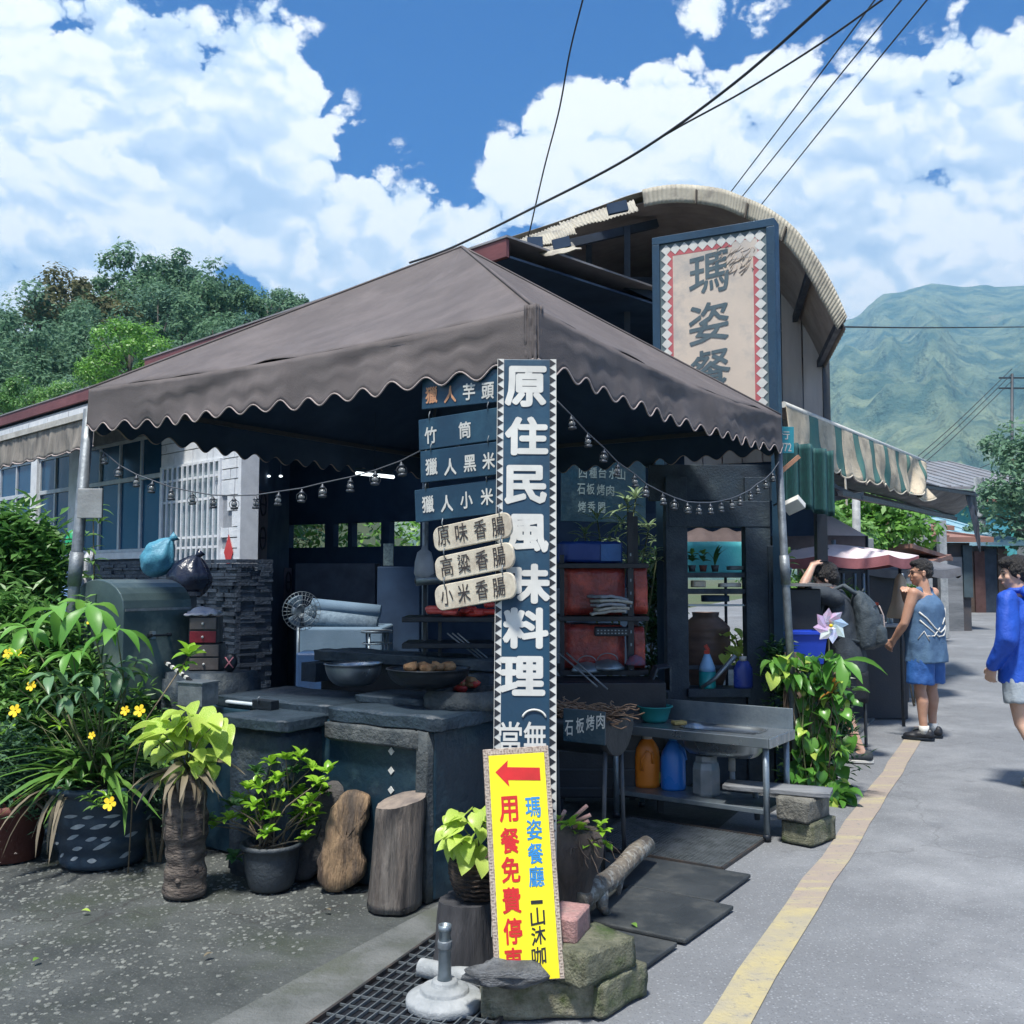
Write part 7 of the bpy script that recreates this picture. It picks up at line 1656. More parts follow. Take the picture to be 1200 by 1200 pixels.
inb('menu_stand', 'pale upright card on top of the dark cabinet', 'card', 449, 461, 637, 663, mat('pale_card', (.20, .26, .24), .7, col2=(.08, .11, .12), scale=30), 10.7, .03, .002)
inb('dining_bench', 'long dark bench across the dining room', 'bench', 345, 440, 660, 700, mat('bench_dark', (.02, .035, .06), .7), 12.2, .5, .01, 0)
inb('blue_tub', 'dark blue plastic tub at the foot of the fan', 'tub', 346, 400, 765, 800, mat('tub_blue', (.02, .06, .15), .5), 8.9, .3, .02, 0)
# hanging fluorescent tube and two small lamps, lit
M_lit = bpy.data.materials.new('tube_light'); M_lit.use_nodes = True; b_ = M_lit.node_tree.nodes['Principled BSDF']; b_.inputs['Emission Color'].default_value = (.85, .95, 1, 1); b_.inputs['Emission Strength'].default_value = 1.1
a, b = at(418, 554.5, 7.9), at(461, 559, 7.6); t = thing('tube_lamp', 'lit white fluorescent tube under the dark ceiling', 'lamp', (a + b) / 2, 0); mb = MB(); mb.tube([a - t.location, b - t.location], .013, 12); mb.build('tube', M_lit, t)
mb = MB(); mb.beam(a - t.location + V((0, 0, .035)), b - t.location + V((0, 0, .025)), .04, .02); mb.build('batten', M_navy, t); mb = MB(); mb.tube([(0, 0, .03), (0, 0, .85)], .004, 5); mb.build('hanger', M_navy, t)
for px, lab in ((315, 'left of two tiny lit ceiling lamps by the inner wall'), (329, 'right of two tiny lit ceiling lamps by the inner wall')): p = at(px, 558, 12); t = thing('ceiling_lamp', lab, 'lamp', p, 0); mb = MB(); mb.ball((0, 0, 0), (.022, .022, .014), 12); mb.build('bulb', M_lit, t); mb = MB(); mb.tube([(0, 0, .02), (0, 0, 1.2)], .006, 5); mb.build('cord', M_navy, t)
# inner menu board with painted dishes
B = Board('wall_menu', 'dim wall menu board with faint pale lettering right of the tall sign', 'menu board', at(708, 532, 8.9), at(708, 612, 8.9), .82, .02, M_paintd, right=V((.95, .3, 0)))
M_dimw = mat('faded_white', (.20, .28, .30), .7, bump=0)  # blue-grey lettering colour
for ch, px, py in (('四', 683, 554), ('種', 695, 554), ('台', 706, 554), ('水', 718, 555), ('山', 728, 556), ('石', 681, 573), ('板', 692, 573), ('烤', 704, 574), ('肉', 715, 575), ('烤', 682, 594), ('香', 693, 594), ('腸', 705, 595)): B.char(M_dimw, ch, px, py, 10, 13, bold=.015)
# sheltering back screen so the hall's far side stays roofed
inb('low_counter', 'low dark counter behind the goods rack', 'counter', 640, 790, 690, 800, M_navy, 9.2, .5, .01, 0)

# ------------------------------------------------------------------ lantern strings
M_lan = mat('lantern_metal', (.09, .10, .12), .5, .5, col2=(.05, .06, .07), scale=20)
M_bulb = mat('lantern_glass', (.35, .37, .38), .15, trans=.5, bump=0)
def lantern_master():
    t = thing('string_lantern', 'small hurricane-lantern string light', 'lantern', (0, 0, 0), 0)
    mb = MB(); mb.lathe([(.012, -.062), (.017, -.06), (.017, -.052), (.010, -.050)], 12); mb.lathe([(.010, -.024), (.014, -.022), (.008, -.014), (.004, -.010), (.004, -.004)], 12); fr_ = mb.build('frame', M_lan, t)
    mb = MB(); mb.lathe([(.008, -.050), (.0135, -.043), (.014, -.036), (.009, -.026)], 12); mb.build('glass', M_bulb, t)
    for s_ in (-1, 1): mb = MB(); mb.tube([(s_ * .014, 0, -.055), (s_ * .021, 0, -.045), (s_ * .021, 0, -.030), (s_ * .008, 0, -.018)], .0014, 4); mb.build('bail', M_lan, t)
    return t
lm = lantern_master(); used_ = [False]
def hang_l(p, s, label, group):
    t = lm if not used_[0] else copy_tree(lm); used_[0] = True; t.location = p; t.scale = (s, s, s); t.rotation_euler = (rnd.uniform(-.08, .08), rnd.uniform(-.12, .12), rnd.uniform(0, 3)); t['label'] = label; t['group'] = group
M_wire = mat('wire', (.10, .11, .13), .5, bump=0)
LS = [(122, 530), (140, 545), (160, 556), (179, 563), (201, 571), (225, 576), (249, 580), (274, 581), (300, 580), (327, 576), (354, 572), (378, 566), (411, 559), (440, 551), (470, 540), (499, 525), (534, 509)]
PE = TB + dl * -.02; 
def eavept(px, py, Pp, ang, off): return on_plane(px, py, Pp + V((0, off, 0)), ang)
pts = [eavept(100, 520, PB, AL, .08)] + [eavept(px, py, PB, AL, .08) for px, py in LS] + [eavept(585, 480, PB, AL, .08)]
mb = MB(); mb.tube(pts, .0035, 5); o = mb.build('lantern_wire', M_wire); tag(o, 'sagging wire of small lanterns under the left eave of the brown tent', 'light string')
for i, p in enumerate(pts[1:-1]): hang_l(p, 1.2, 'small hurricane-lantern light hanging in the string under the left tent eave', 'lanterns on the left string')
angR = math.atan2((TC - TA).y, (TC - TA).x)
RSs = [(669, 486), (688, 507), (708, 525), (724, 542), (743, 555), (757, 567), (776, 577), (790, 583), (805, 588), (819, 589), (832, 589), (845, 587), (857, 584), (867, 580), (879, 574), (887, 567), (897, 561), (905, 553)]
P5 = TA + V((.06, .05, 0)); pts = [on_plane(653, 470, P5, angR)] + [on_plane(px, py, P5, angR) for px, py in RSs] + [on_plane(913, 541, P5, angR)]
mb = MB(); mb.tube(pts, .0035, 5); o = mb.build('lantern_wire', M_wire); tag(o, 'deeply sagging lantern wire under the right eave of the brown tent', 'light string')
for i, p in enumerate(pts[1:-1]): hang_l(p, 1.1, 'small hurricane-lantern light hanging in the string under the right tent eave', 'lanterns on the right string')
# ------------------------------------------------------------------ awnings along the street
M_str = mat('awning_canvas', (.62, .53, .39), .85, col2=(.43, .36, .26), scale=4, bump=.4, contrast=(.35, .65), third=(.30, .26, .20), tscale=6)
M_grn = mat('awning_green', (.05, .17, .15), .85, col2=(.10, .19, .16), scale=6, bump=.3)
zA = at(918, 474, 8.6).z; p0 = at(918, 474, 8.6); p1 = gz(1083, 541, zA); dA = (p1 - p0); LA = dA.length; dA.normalize(); nA = V((dA.y, -dA.x, 0))
sa = thing('striped_awning', 'dirty cream awning with green stripes and scalloped edge over the street stalls', 'awning', p0, math.atan2(dA.y, dA.x))
HV = .52
def saf(u, v, off=0):
    sc_ = HV * (1 - .10 * (1 - abs(math.sin(math.pi * u * 15))))
    z = -sc_ * v; 
    bulge = (.10 * noise.noise(V((u * 9, v * 1.2, 1))) + .035 * noise.noise(V((u * 30, v * 2.2, 5)))) * v + (.10 * v * math.sin(u * 40 + v * 5) if u > .80 else 0)
    return (u * LA, -.02 - off - bulge - .05 * v, z - .02 * math.sin(u * 20) * v)
edges = [0]; st_w = []
def strip(u0, u1, m, name):
    mb = MB(); n_ = max(2, int((u1 - u0) * 220)); mb.grid(lambda a, v: saf(u0 + (u1 - u0) * a, v), n_, 12); mb.build(name, m, sa, solid=.004)
u = 0; k = 0
gs = [(.115, .165), (.26, .305), (.375, .415), (.49, .525), (.60, .635), (.705, .735), (.80, .825), (.92, .94)]
for a, b in gs: strip(u, a, M_str, 'cream_stripe'); strip(a, b, M_grn, 'green_stripe'); u = b
strip(u, 1, M_str, 'cream_stripe')
mb = MB(); mb.grid(lambda u_, v_: (u_ * LA, 1.1 * v_, .02 + .34 * v_ - .06 * math.sin(math.pi * v_) + .02 * noise.noise(V((u_ * 8, v_ * 2, 3)))), 40, 8); mb.build('top_cloth', mat('awning_top', (.50, .43, .37), .8, col2=(.36, .31, .27), scale=5), sa, solid=.005)
mb = MB(); mb.tube([(0, 0, 0), (LA, 0, 0)], .028, 10); mb.build('front_bar', M_wht, sa)
mb = MB(); mb.tube([saf(u_ / 200, 1.0) for u_ in range(201)], .008, 5); mb.build('piping', M_crm, sa)
mb = MB(); q = saf(.30, 1.0); mb.beam(V(q), V(q) - V((0, .01, .28)), .035, .01); mb.build('loose_strap', M_crm, sa)
for x in (.02, LA - .05): mb = MB(); mb.beam((x, 0, 0), (x, 1.1, .30), .03, .03); mb.build('arm', M_dsteel, sa)
# dark awning beyond
q0, q1, q2, q3 = at(962, 556, 9.2), at(1143, 578, 14.0), at(1120, 600, 12.6), at(972, 570, 8.6)
ba = thing('black_awning', 'dark plastic sheet awning on steel bars hanging over the roadside beyond the striped one', 'awning', q0, 0)
M_bsheet = mat('black_sheet', (.045, .045, .055), .45, col2=(.025, .03, .04), scale=3, bump=.3, bscale=12)
A_, B_, C_, D_ = [q - q0 for q in (at(968, 548, 10.2), at(1144, 577, 15.0), at(1118, 604, 17.0), at(966, 564, 11.5))]
mb = MB(); mb.grid(lambda u, v: A_.lerp(B_, u).lerp(D_.lerp(C_, u), v) + V((0, 0, -.05 * math.sin(math.pi * v) + .03 * noise.noise(V((u * 6, v * 4, 2))))), 40, 14); mb.build('sheet', M_bsheet, ba, solid=.006)
mb = MB(); mb.beam(D_ - V((0, 0, .04)), C_ - V((0, 0, .04)), .05, .05); mb.build('front_bar', M_dsteel, ba); mb = MB(); mb.beam(A_ - V((0, 0, .04)), B_ - V((0, 0, .04)), .04, .04); mb.build('rear_bar', M_dsteel, ba)
def flap(u, v):
    w_ = .30 * (1 - .45 * v); p = B_ + V((0, -.02, 0)); return (p.x - .02 - u * w_ + .05 * v, p.y - u * .3 + .05 * noise.noise(V((u * 4, v * 5, 1))), p.z - v * (.72 + .2 * math.sin(u * 8)) )
mb = MB(); mb.grid(flap, 14, 14); mb.build('torn_flap', M_bsheet, ba, solid=.005)
for a, b, w_ in (((940, 528), (985, 582), .06), ((922, 545), (1010, 585), .035), ((946, 590), (1010, 579), .04), ((985, 578), (1120, 608), .045)):
    mb = MB(); mb.beam(at(*a, 8.8) - q0, at(*b, 9.4 if b[0] < 1100 else 14.4) - q0, w_, w_); mb.build('support_arm', M_dsteel, ba)
# post and green net
pp_ = at(962, 640, 9.0); mb = MB(); mb.box(-.048, .048, -.048, .048, 0, at(962, 572, 9.0).z); o = mb.build('awning_post', M_black, loc=(pp_.x, pp_.y, 0), bevel=.004); tag(o, 'square black post under the street awning behind the man with raised arm', 'post')
gn = at(948, 562, 8.4); mb = MB(); mb.grid(lambda u, v: ((u - .5) * .42, .06 * math.sin(u * 22), (v - .5) * .56 + .03 * math.sin(u * 5)), 40, 12); o = mb.build('green_net', mat('green_net', (.02, .10, .10), .7, col2=(.015, .06, .07), scale=30, stretch=(4, 1, .5)), loc=tuple(gn), solid=.01); tag(o, 'bunched dark green net hanging under the striped awning', 'net')
cc = at(930, 592, 7.2); t = thing('spotlight', 'small white box floodlight on a bracket by the right tent leg', 'light', cc, .5); mb = MB(); mb.box(-.05, .05, -.07, .07, -.028, .028, TR(rx=-.5, ry=.7)); mb.build('housing', M_wht, t, bevel=.006); mb = MB(); mb.tube([(0, .05, 0), (-.05, .08, .03), (-.10, .1, .0)], .008, 6); mb.build('bracket', M_black, t)
sb = at(922, 522, 7.9); B = Board('blue_sign', 'small turquoise sign with white strokes tucked behind the tent corner', 'sign', at(921, 500, 7.9), at(921, 531, 7.9), .13, .01, mat('sign_turq', (.03, .30, .38), .5), right=V((1, 0, .4)))
for ch, px, py in (('行', 919, 510), ('772', 921, 524)): B.char(M_wht, ch, px, py, 13, 10, bold=.01)
mb = MB(); mb.beam(at(915, 553, 7.7), at(936, 535, 7.7), .05, .03); o = mb.build('wooden_strip', mat('pale_wood', (.42, .22, .14), .7, scale=9)); tag(o, 'reddish wooden strip under the small turquoise sign', 'board')

# ------------------------------------------------------------------ stall with parasols beyond
def umbrella(name, label, c, R0, h0, m, mrim, n=8, pole=True, tilt=0, rz=0.2, drop=.14, square=False, fall=.30):
    t = thing(name, label, 'parasol', c, rz); k = 4 if square else n; mb = MB(); vs = [(0, 0, h0)]; rings = 8
    for i in range(1, rings + 1):
        f_ = i / rings
        for j in range(k * 6):
            a = 2 * math.pi * j / (k * 6); s = (j % 6) / 6; cc_ = math.cos(math.pi / k) / math.cos((s - .5) * 2 * math.pi / k); rr = R0 * f_ * cc_
            vs.append((rr * math.cos(a), rr * math.sin(a), h0 - (R0 * fall) * f_ ** 1.25 - .04 * f_ * math.sin(math.pi * s)))
    nn = k * 6; fs = [(0, 1 + j, 1 + (j + 1) % nn) for j in range(nn)]
    for i in range(rings - 1):
        for j in range(nn): fs.append((1 + i * nn + j, 1 + (i + 1) * nn + j, 1 + (i + 1) * nn + (j + 1) % nn, 1 + i * nn + (j + 1) % nn))
    mb.add(vs, fs, None, True); cp = mb.build('canopy', m, t, solid=.004)
    ed = vs[-nn:]; mb = MB(); mb.add([(x, y, z) for x, y, z in ed] + [(x * 1.005, y * 1.005, z - drop) for x, y, z in ed], [(j, nn + j, nn + (j + 1) % nn, (j + 1) % nn) for j in range(nn)]); mb.build('valance', mrim, t, solid=.003)
    for j in range(k): a = 2 * math.pi * j / k; mb = MB(); mb.tube([(0, 0, h0 - .02), (R0 * .55 * math.cos(a), R0 * .55 * math.sin(a), h0 - R0 * fall * .5), (R0 * .98 * math.cos(a), R0 * .98 * math.sin(a), h0 - R0 * fall - .04)], .010, 5); mb.build('rib', M_dsteel, t)
    if pole: mb = MB(); mb.tube([(0, 0, 0), (0, 0, h0 + .05)], .022, 10); mb.build('pole', M_ssd, t)
    return t
M_pinkc = mat('faded_pink_cloth', (.72, .62, .64), .8, col2=(.60, .51, .53), scale=3, bump=.2)
M_rose = mat('rose_trim', (.34, .12, .13), .8, scale=5)
uc = at(978, 690, 10.6); umbrella('parasol', 'wide faded pink parasol with dull red rim over the drinks stall', (uc.x, uc.y, 0), 0.84, at(1012, 638, 10.6).z, M_pinkc, M_rose, rz=.35, drop=.10, fall=.15)
uc2 = at(1055, 690, 13.0); umbrella('parasol', 'grey parasol half hidden behind the pink one', (uc2.x - .1, uc2.y, 0), .85, at(1055, 650, 13).z, mat('grey_canvas', (.13, .14, .16), .8), mat('grey_canvas2', (.18, .18, .19), .8), rz=.1, fall=.2, drop=.1)
t3 = at(930, 640, 12.5); t = thing('far_canopy', 'pale pink canopy tent with dark scalloped valance beyond the black post', 'canopy tent', (t3.x, 12.5, 0), .3)
ze, zp = at(940, 650, 12.5).z, at(920, 612, 12.5).z
vs = [(-.62, -.62, ze + .22), (.62, -.62, ze + .22), (.62, .62, ze + .22), (-.62, .62, ze + .22), (0, 0, zp + .35)]
mb = MB(); mb.add(vs, [(0, 1, 4), (1, 2, 4), (2, 3, 4), (3, 0, 4)]); mb.build('roof_cloth', M_pinkc, t, solid=.004)
for a, b in ((0, 1), (1, 2), (2, 3), (3, 0)): va, vb_ = V(vs[a]), V(vs[b]); mb = MB(); mb.grid(lambda u, v: va.lerp(vb_, u) - V((0, 0, v * (.26 + .05 * abs(math.sin(u * math.pi * 11))))), 88, 3); mb.build('valance', mat('brown_valance', (.16, .12, .12), .8), t, solid=.003)
for a in range(4): mb = MB(); mb.tube([(vs[a][0], vs[a][1], 0), vs[a]], .02, 8); mb.build('leg', M_dsteel, t)
# stall counter, cooler, closed parasol
M_sdark = mat('stall_dark', (.03, .035, .045), .6, col2=(.05, .05, .055), scale=6)
inb('serving_table', 'low dark stall counter with a pale top under the pink parasol', 'counter', 985, 1062, 735, 800, M_sdark, 10.9, .5, .01, 0)
a = at(985, 735, 10.85); b = at(1062, 735, 10.85); mb = MB(); mb.box(a.x, b.x, 10.82, 11.45, a.z, a.z + .03); o = mb.build('pale_board', mat('pale_top', (.42, .42, .42), .5, scale=4), bevel=.004); tag(o, 'pale board lying on the stall counter', 'board')
c = at(1022, 733, 10.95); t = thing('orange_cooler', 'bright orange drinks cooler standing on the stall counter', 'cooler', (c.x, 11.05, a.z + .032), .1); M_orc = mat('orange_cool', (.70, .09, .02), .4, col2=(.62, .07, .015), scale=4, bump=0)
mb = MB(); mb.prism([(-.07, -.06), (.07, -.06), (.075, .06), (-.075, .06)], 0, .20); mb.build('body', M_orc, t, bevel=.01); mb = MB(); mb.box(-.085, .085, -.075, .075, .202, .235); mb.build('lid', M_orc, t, bevel=.01)
c = at(1057, 770, 10.4); t = thing('closed_parasol', 'folded beige parasol standing behind the man in the blue vest', 'parasol', (c.x, c.y, 0), 0); M_beige = mat('beige_cloth', (.62, .48, .34), .85, col2=(.46, .35, .25), scale=5, bump=.4, stretch=(1, 1, .2))
h1, h0_ = at(1057, 672, 10.4).z, at(1057, 722, 10.4).z; mb = MB(); mb.lathe([(.015, h1), (.05, h1 - .06), (.10, h1 - .30), (.135, h0_), (.12, h0_ - .02), (.02, h0_ + .02)], 40, wob=.35); mb.build('cloth', M_beige, t); mb = MB(); mb.tube([(0, 0, 0), (0, 0, h1 + .06)], .018, 8); mb.build('pole', M_dsteel, t)
for i, (px, py, h_, m, lab) in enumerate(((1045, 733, .12, M_jar, 'small clear jar on the stall counter, nearest the folded parasol'), (997, 733, .22, M_ssd, 'tall metal flask at the left of the stall counter'), (1035, 733, .10, M_wht, 'white cup beside the orange cooler'))):
    c = at(px, py, 11.0); mb = MB(); mb.lathe([(.03, 0), (.035, .01), (.035, h_ * .8), (.02, h_), (0, h_)], 14); o = mb.build('stall_jar', m, loc=(c.x, 11.05, a.z + .032)); tag(o, lab, 'jar')
for px in (988, 1002, 1012, 1058): c = at(px, 700, 11.5); mb = MB(); mb.tube([(0, 0, 0), (0, 0, at(px, 672, 11.5).z)], .022, 8); o = mb.build('stall_pole', M_ssd, loc=(c.x, c.y, 0)); tag(o, 'thin steel pole holding up the roof of the drinks stall', 'pole', 'poles of the drinks stall')
bush('stall_plant', 'potted shrub tucked under the pink parasol', [(990, 700, 14), (998, 715, 12), (985, 720, 14)], 11.3, .5, .10, 900, LF['mid'], 23, 'plant')
bush('stall_plant', 'small green plant by the shoulder of the man in the blue vest', [(1068, 694, 8), (1066, 702, 7)], 12.0, .5, .09, 1600, LF['mid'], 24, 'plant')
inb('dark_screen', 'dark back board of the drinks stall', 'board', 980, 1062, 668, 745, M_sdark, 12.4, .05, .005, 0)
# black counter behind the vines with blue tub and pots
inb('black_counter', 'long matte black serving counter behind the vines', 'counter', 906, 962, 690, 830, M_black, 7.9, .6, .01, 0)
mb = MB(); a = at(904, 684, 7.85); b = at(972, 684, 7.85); mb.box(a.x, b.x, 7.8, 8.5, a.z - .02, a.z); o = mb.build('counter_shelf', mat('shelf_grey', (.20, .20, .20), .5, scale=6)); tag(o, 'thin grey shelf across the black counter top', 'shelf')
t = thing('blue_tub', 'bright blue rectangular plastic tub behind the vines', 'tub', at(932, 776, 7.6), .05); kk = 7.6 / F
mb = MB(); mb.add([(-26 * kk, -.12, 0), (26 * kk, -.12, 0), (26 * kk, .14, 0), (-26 * kk, .14, 0), (-30 * kk, -.15, 36 * kk), (30 * kk, -.15, 36 * kk), (30 * kk, .17, 36 * kk), (-30 * kk, .17, 36 * kk)], [(0, 3, 2, 1), (0, 1, 5, 4), (1, 2, 6, 5), (2, 3, 7, 6), (3, 0, 4, 7)]); mb.build('tub', mat('tub_bright', (.015, .06, .52), .4, col2=(.012, .05, .44), scale=5, bump=.05), t, solid=.008)
mb = MB(); mb.box(-31.5 * kk, 31.5 * kk, -.165, -.15, 33 * kk, 37 * kk); mb.build('rim', _mats['tub_bright'], t, bevel=.003)
ts_ = thing('tub_stand', 'dark crate carrying the blue tub', 'crate', (t.location.x, t.location.y, 0), 0); mb = MB(); mb.box(-.18, .18, -.1, .15, 0, t.location.z - .002); mb.build('crate', M_navy, ts_)
for i, (px, lab) in enumerate(((911, 'white pot with a leafy plant on the grey shelf, left one'), (921, 'blue and white pot on the grey shelf next to the leg'))):
    b0 = at(px, 683, 8.0); t = thing('shelf_pot', lab, 'plant pot', b0, 0); mb = MB(); mb.lathe([(.03, 0), (.045, .10), (.05, .10), (.045, .12), (.035, .11), (0, .1)], 16); mb.build('pot', M_wht if i != 1 else M_bluec, t); rosette(t, V((0, 0, .14)), 10, .12, 'blade', 'deep', r, (-.3, 1.2)); rosette(t, V((0, 0, .2)), 8, .10, 'oval', 'strap', r, (-.1, 1.2))
# ------------------------------------------------------------------ far side of the street
def house(name, label, pxs, ytop, ybot, Y, depth, mw, mr, roof='flat', windows=(), rz=0.0, over=.3, planks=False):
    a, b = at(pxs[0], ytop, Y), at(pxs[1], ytop, Y); zt = a.z; w_ = b.x - a.x; base = rise(Y) - .3; t = thing(name, label, 'building', ((a.x + b.x) / 2, Y, base), rz)
    mb = MB(); mb.box(-w_ / 2, w_ / 2, 0, depth, 0, zt - base); mb.build('wall', mw, t)
    mb = MB()
    if roof == 'flat': mb.box(-w_ / 2 - over, w_ / 2 + over, -over, depth + over, zt - base + .002, zt - base + .12)
    else:
        h_ = roof; mb.add([(-w_ / 2 - over, -over, zt - base), (w_ / 2 + over, -over, zt - base), (w_ / 2 + over, depth + over, zt - base + h_), (-w_ / 2 - over, depth + over, zt - base + h_), (-w_ / 2 - over, -over, zt - base + .12), (w_ / 2 + over, -over, zt - base + .12), (w_ / 2 + over, depth + over, zt - base + h_ + .12), (-w_ / 2 - over, depth + over, zt - base + h_ + .12)], [(0, 3, 2, 1), (4, 5, 6, 7), (0, 1, 5, 4), (1, 2, 6, 5), (2, 3, 7, 6), (3, 0, 4, 7)])
        n_ = int((w_ + 2 * over) / .5)
        for i in range(n_): x = -w_ / 2 - over + (i + .5) * (w_ + 2 * over) / n_; mb.beam((x, -over, zt - base + .14), (x, depth + over, zt - base + h_ + .14), .08, .05)
    mb.build('roof', mr, t)
    if planks:
        r_ = random.Random(int(Y * 7)); x = -w_ / 2 - .02; H_ = zt - base; k = 0
        while x < w_ / 2 - .1:
            pw_ = r_.uniform(.22, .55); x2 = min(x + pw_, w_ / 2 + .02); z0_ = r_.choice((0, 0, 0, H_ * .45)); pm = MB(); pm.box(x + .01, x2 - .01, -.05 - r_.uniform(0, .08), -.003, z0_ + .01, H_ * r_.uniform(.82, .99)); pm.build('plank', PK[r_.randrange(len(PK))], t); x = x2; k += 1
    for (x0, x1, y0, y1) in windows:
        p, q = at(x0, y1, Y) - t.location, at(x1, y0, Y) - t.location; f_ = MB(); f_.box(p.x, q.x, -.06, -.002, p.z, q.z); fo = f_.build('window', M_frame, t); g_ = MB(); g_.box(p.x + .08, q.x - .08, -.07, -.061, p.z + .08, q.z - .08); g_.build('pane', M_glass, fo)
    return t
M_yw = mat('ochre_wall', (.48, .42, .32), .8, col2=(.38, .33, .26), scale=1.2); M_gw = mat('grey_wall', (.22, .24, .25), .8, col2=(.14, .15, .16), scale=1); M_dw = mat('shed_dark', (.045, .05, .06), .8, col2=(.08, .07, .07), scale=2)
M_tin = mat('tin_roof', (.30, .32, .34), .5, .3, col2=(.20, .19, .19), scale=1.5, stretch=(4, .3, 1)); M_rust = mat('rust_roof', (.28, .14, .10), .7, col2=(.20, .11, .09), scale=1); M_bgt = mat('blue_tin', (.20, .38, .46), .5, .1, col2=(.30, .44, .50), scale=1.5); M_gm = mat('green_mural', (.04, .30, .22), .7, col2=(.10, .35, .48), scale=1.3)
PK = [mat('plank_%s' % n_, c_, .85, scale=4) for n_, c_ in (('brown', (.10, .07, .055)), ('grey', (.16, .17, .18)), ('navy', (.03, .045, .07)), ('red', (.10, .05, .045)), ('pale', (.24, .26, .27)), ('teal', (.055, .085, .10)))]
house('ochre_house', 'pale ochre concrete house with small windows behind the green tree', (1036, 1064), 590, 690, 34, 6, M_yw, M_gw, 'flat', [(1040, 1046, 600, 612), (1051, 1060, 606, 620)])
house('roadside_shed', 'dark shed with a pale low roof behind the pink parasol', (1012, 1052), 640, 700, 22, 4, M_dw, M_tin, .5, over=.4, planks=True)
house('brick_shop', 'narrow brick-red shopfront between grey posts', (1055, 1100), 622, 700, 27, 5, mat('brick_dark', (.19, .08, .07), .8, col2=(.12, .07, .07), scale=6), M_rust, .6, [(1060, 1068, 640, 655), (1078, 1090, 632, 645)], planks=True)
house('tin_house', 'grey tin-roofed house above the end of the black awning', (1105, 1200), 575, 690, 44, 8, M_gw, M_tin, 2.2, [(1150, 1162, 583, 592)], over=.8)
house('mural_house', 'house with a green and blue painted wall and red tile edge', (1146, 1190), 590, 690, 39, 5, M_gm, M_rust, .5)
house('blue_roof_stall', 'open roadside stall with faded blue and white tin roof', (1120, 1178), 640, 700, 31, 5, M_dw, M_bgt, 1.1, over=.5, planks=True)
house('black_kiosk', 'black-boarded kiosk with patched rusty roof beside the road bend', (1104, 1136), 636, 705, 24, 4, M_dw, M_rust, .5, over=.4, planks=True)
for i, (a, b, Y) in enumerate((((1052, 640), (1102, 655), 18), ((1070, 662), (1100, 652), 18), ((1010, 645), (1052, 635), 19))): mb = MB(); mb.beam(at(*a, Y), at(*b, Y + 3), .5, .08); o = mb.build('lean_to_roof', (M_rust, M_rust, M_tin)[i]); tag(o, ('rusty lean-to roof sheet sloping down right of the brick shop', 'second rusty roof strip crossing in front of the brick shop', 'pale lean-to roof edge behind the pink parasol')[i], 'roof')
# grey fence panels between
r = random.Random(7)
for i, (px, y0, y1, w_, lab) in enumerate(((1072, 585, 665, .09, 'bare grey concrete post behind the black awning, left'), (1086, 605, 650, .08, 'bare grey concrete post behind the black awning, second'), (1104, 610, 655, .08, 'bare grey concrete post behind the black awning, right'), (1060, 600, 640, .10, 'thin post beside the brick shop'))):
    Y = 22; p = at(px, y1, Y); mb = MB(); mb.box(-w_, w_, -w_, w_, 0, at(px, y0, Y).z - rise(Y)); o = mb.build('concrete_post', M_galv, loc=(p.x, Y, rise(Y))); tag(o, lab, 'post')
# utility poles
def upole(px, y0, Y, r_, label, m, dx=0):
    p = at(px, 690, Y); t = thing('utility_pole', label, 'pole', (p.x, Y, rise(Y) - .1), 0); top = at(px + dx, y0, Y) - t.location; mb = MB(); mb.tube([(0, 0, 0), top], [r_ * 1.15, r_], 16); mb.build('pole', m, t)
    for z in (.55, .7): c = V(top) * z; mb = MB(); mb.lathe([(r_ * 1.18, -.05), (r_ * 1.18, .05)], 16, Matrix.Translation(c)); mb.build('band', M_dsteel, t)
    return t, top
upole(1003, 560, 15.5, .06, 'pale grey concrete pole rising behind the pink parasol', M_galv)
t, tp_ = upole(1151, 560, 33, .16, 'slim pale utility pole on the verge at the road bend', M_galv, dx=-4)
t, tp_ = upole(1186, 438, 60, .085, 'distant utility pole with crossarms under the mountain', M_dsteel, dx=0)
for z in (.98, .93): c = tp_ * z; mb = MB(); mb.beam(c - V((.8, 0, 0)), c + V((.8, 0, 0)), .09, .09); mb.build('crossarm', M_dsteel, t)
inb('metal_board', 'plain grey metal panel fixed behind the concrete pole', 'panel', 985, 1024, 631, 668, mat('panel_grey', (.24, .27, .30), .6, scale=2), 15.2, .05, .01)
# verge, bushes, street trees
M_verge = mat('verge_grass', (.10, .20, .035), .9, col2=(.16, .27, .05), scale=3, world=True, bump=.8, bscale=20)
vp = [at(1040, 682, 56), at(1100, 684, 50), at(1150, 691, 44), at(1215, 701, 38), at(1300, 712, 34), at(1300, 690, 48), at(1040, 676, 70)]
mb = MB(); mb.add([(p.x, p.y, rise(p.y) + .02) for p in vp[:5]] + [(vp[5].x, vp[5].y + 14, rise(50) + 1.8), (vp[6].x, vp[6].y + 14, rise(60) + 1.2)], [(0, 1, 2, 3, 4, 5, 6)]); mb.build('verge', M_verge, kind='structure')
gb_ = MB(); r = random.Random(8)
for i in range(3500):
    a_ = r.random(); k = r.random(); p = vp[1].lerp(vp[4], a_) + V((0, k * 9, 0)); z = rise(p.y) + .02 + k * .9; s = r.uniform(.12, .3); an = r.uniform(0, 3.14)
    gb_.add([(p.x - math.cos(an) * .05, p.y - math.sin(an) * .05, z), (p.x + math.cos(an) * .05, p.y + math.sin(an) * .05, z), (p.x + r.uniform(-.1, .1), p.y, z + s)], [(0, 1, 2)])
o = gb_.build('grass', LF['bright'], kind='stuff'); tag(o, 'rough grass on the verge at the road bend', 'grass', kind='stuff')
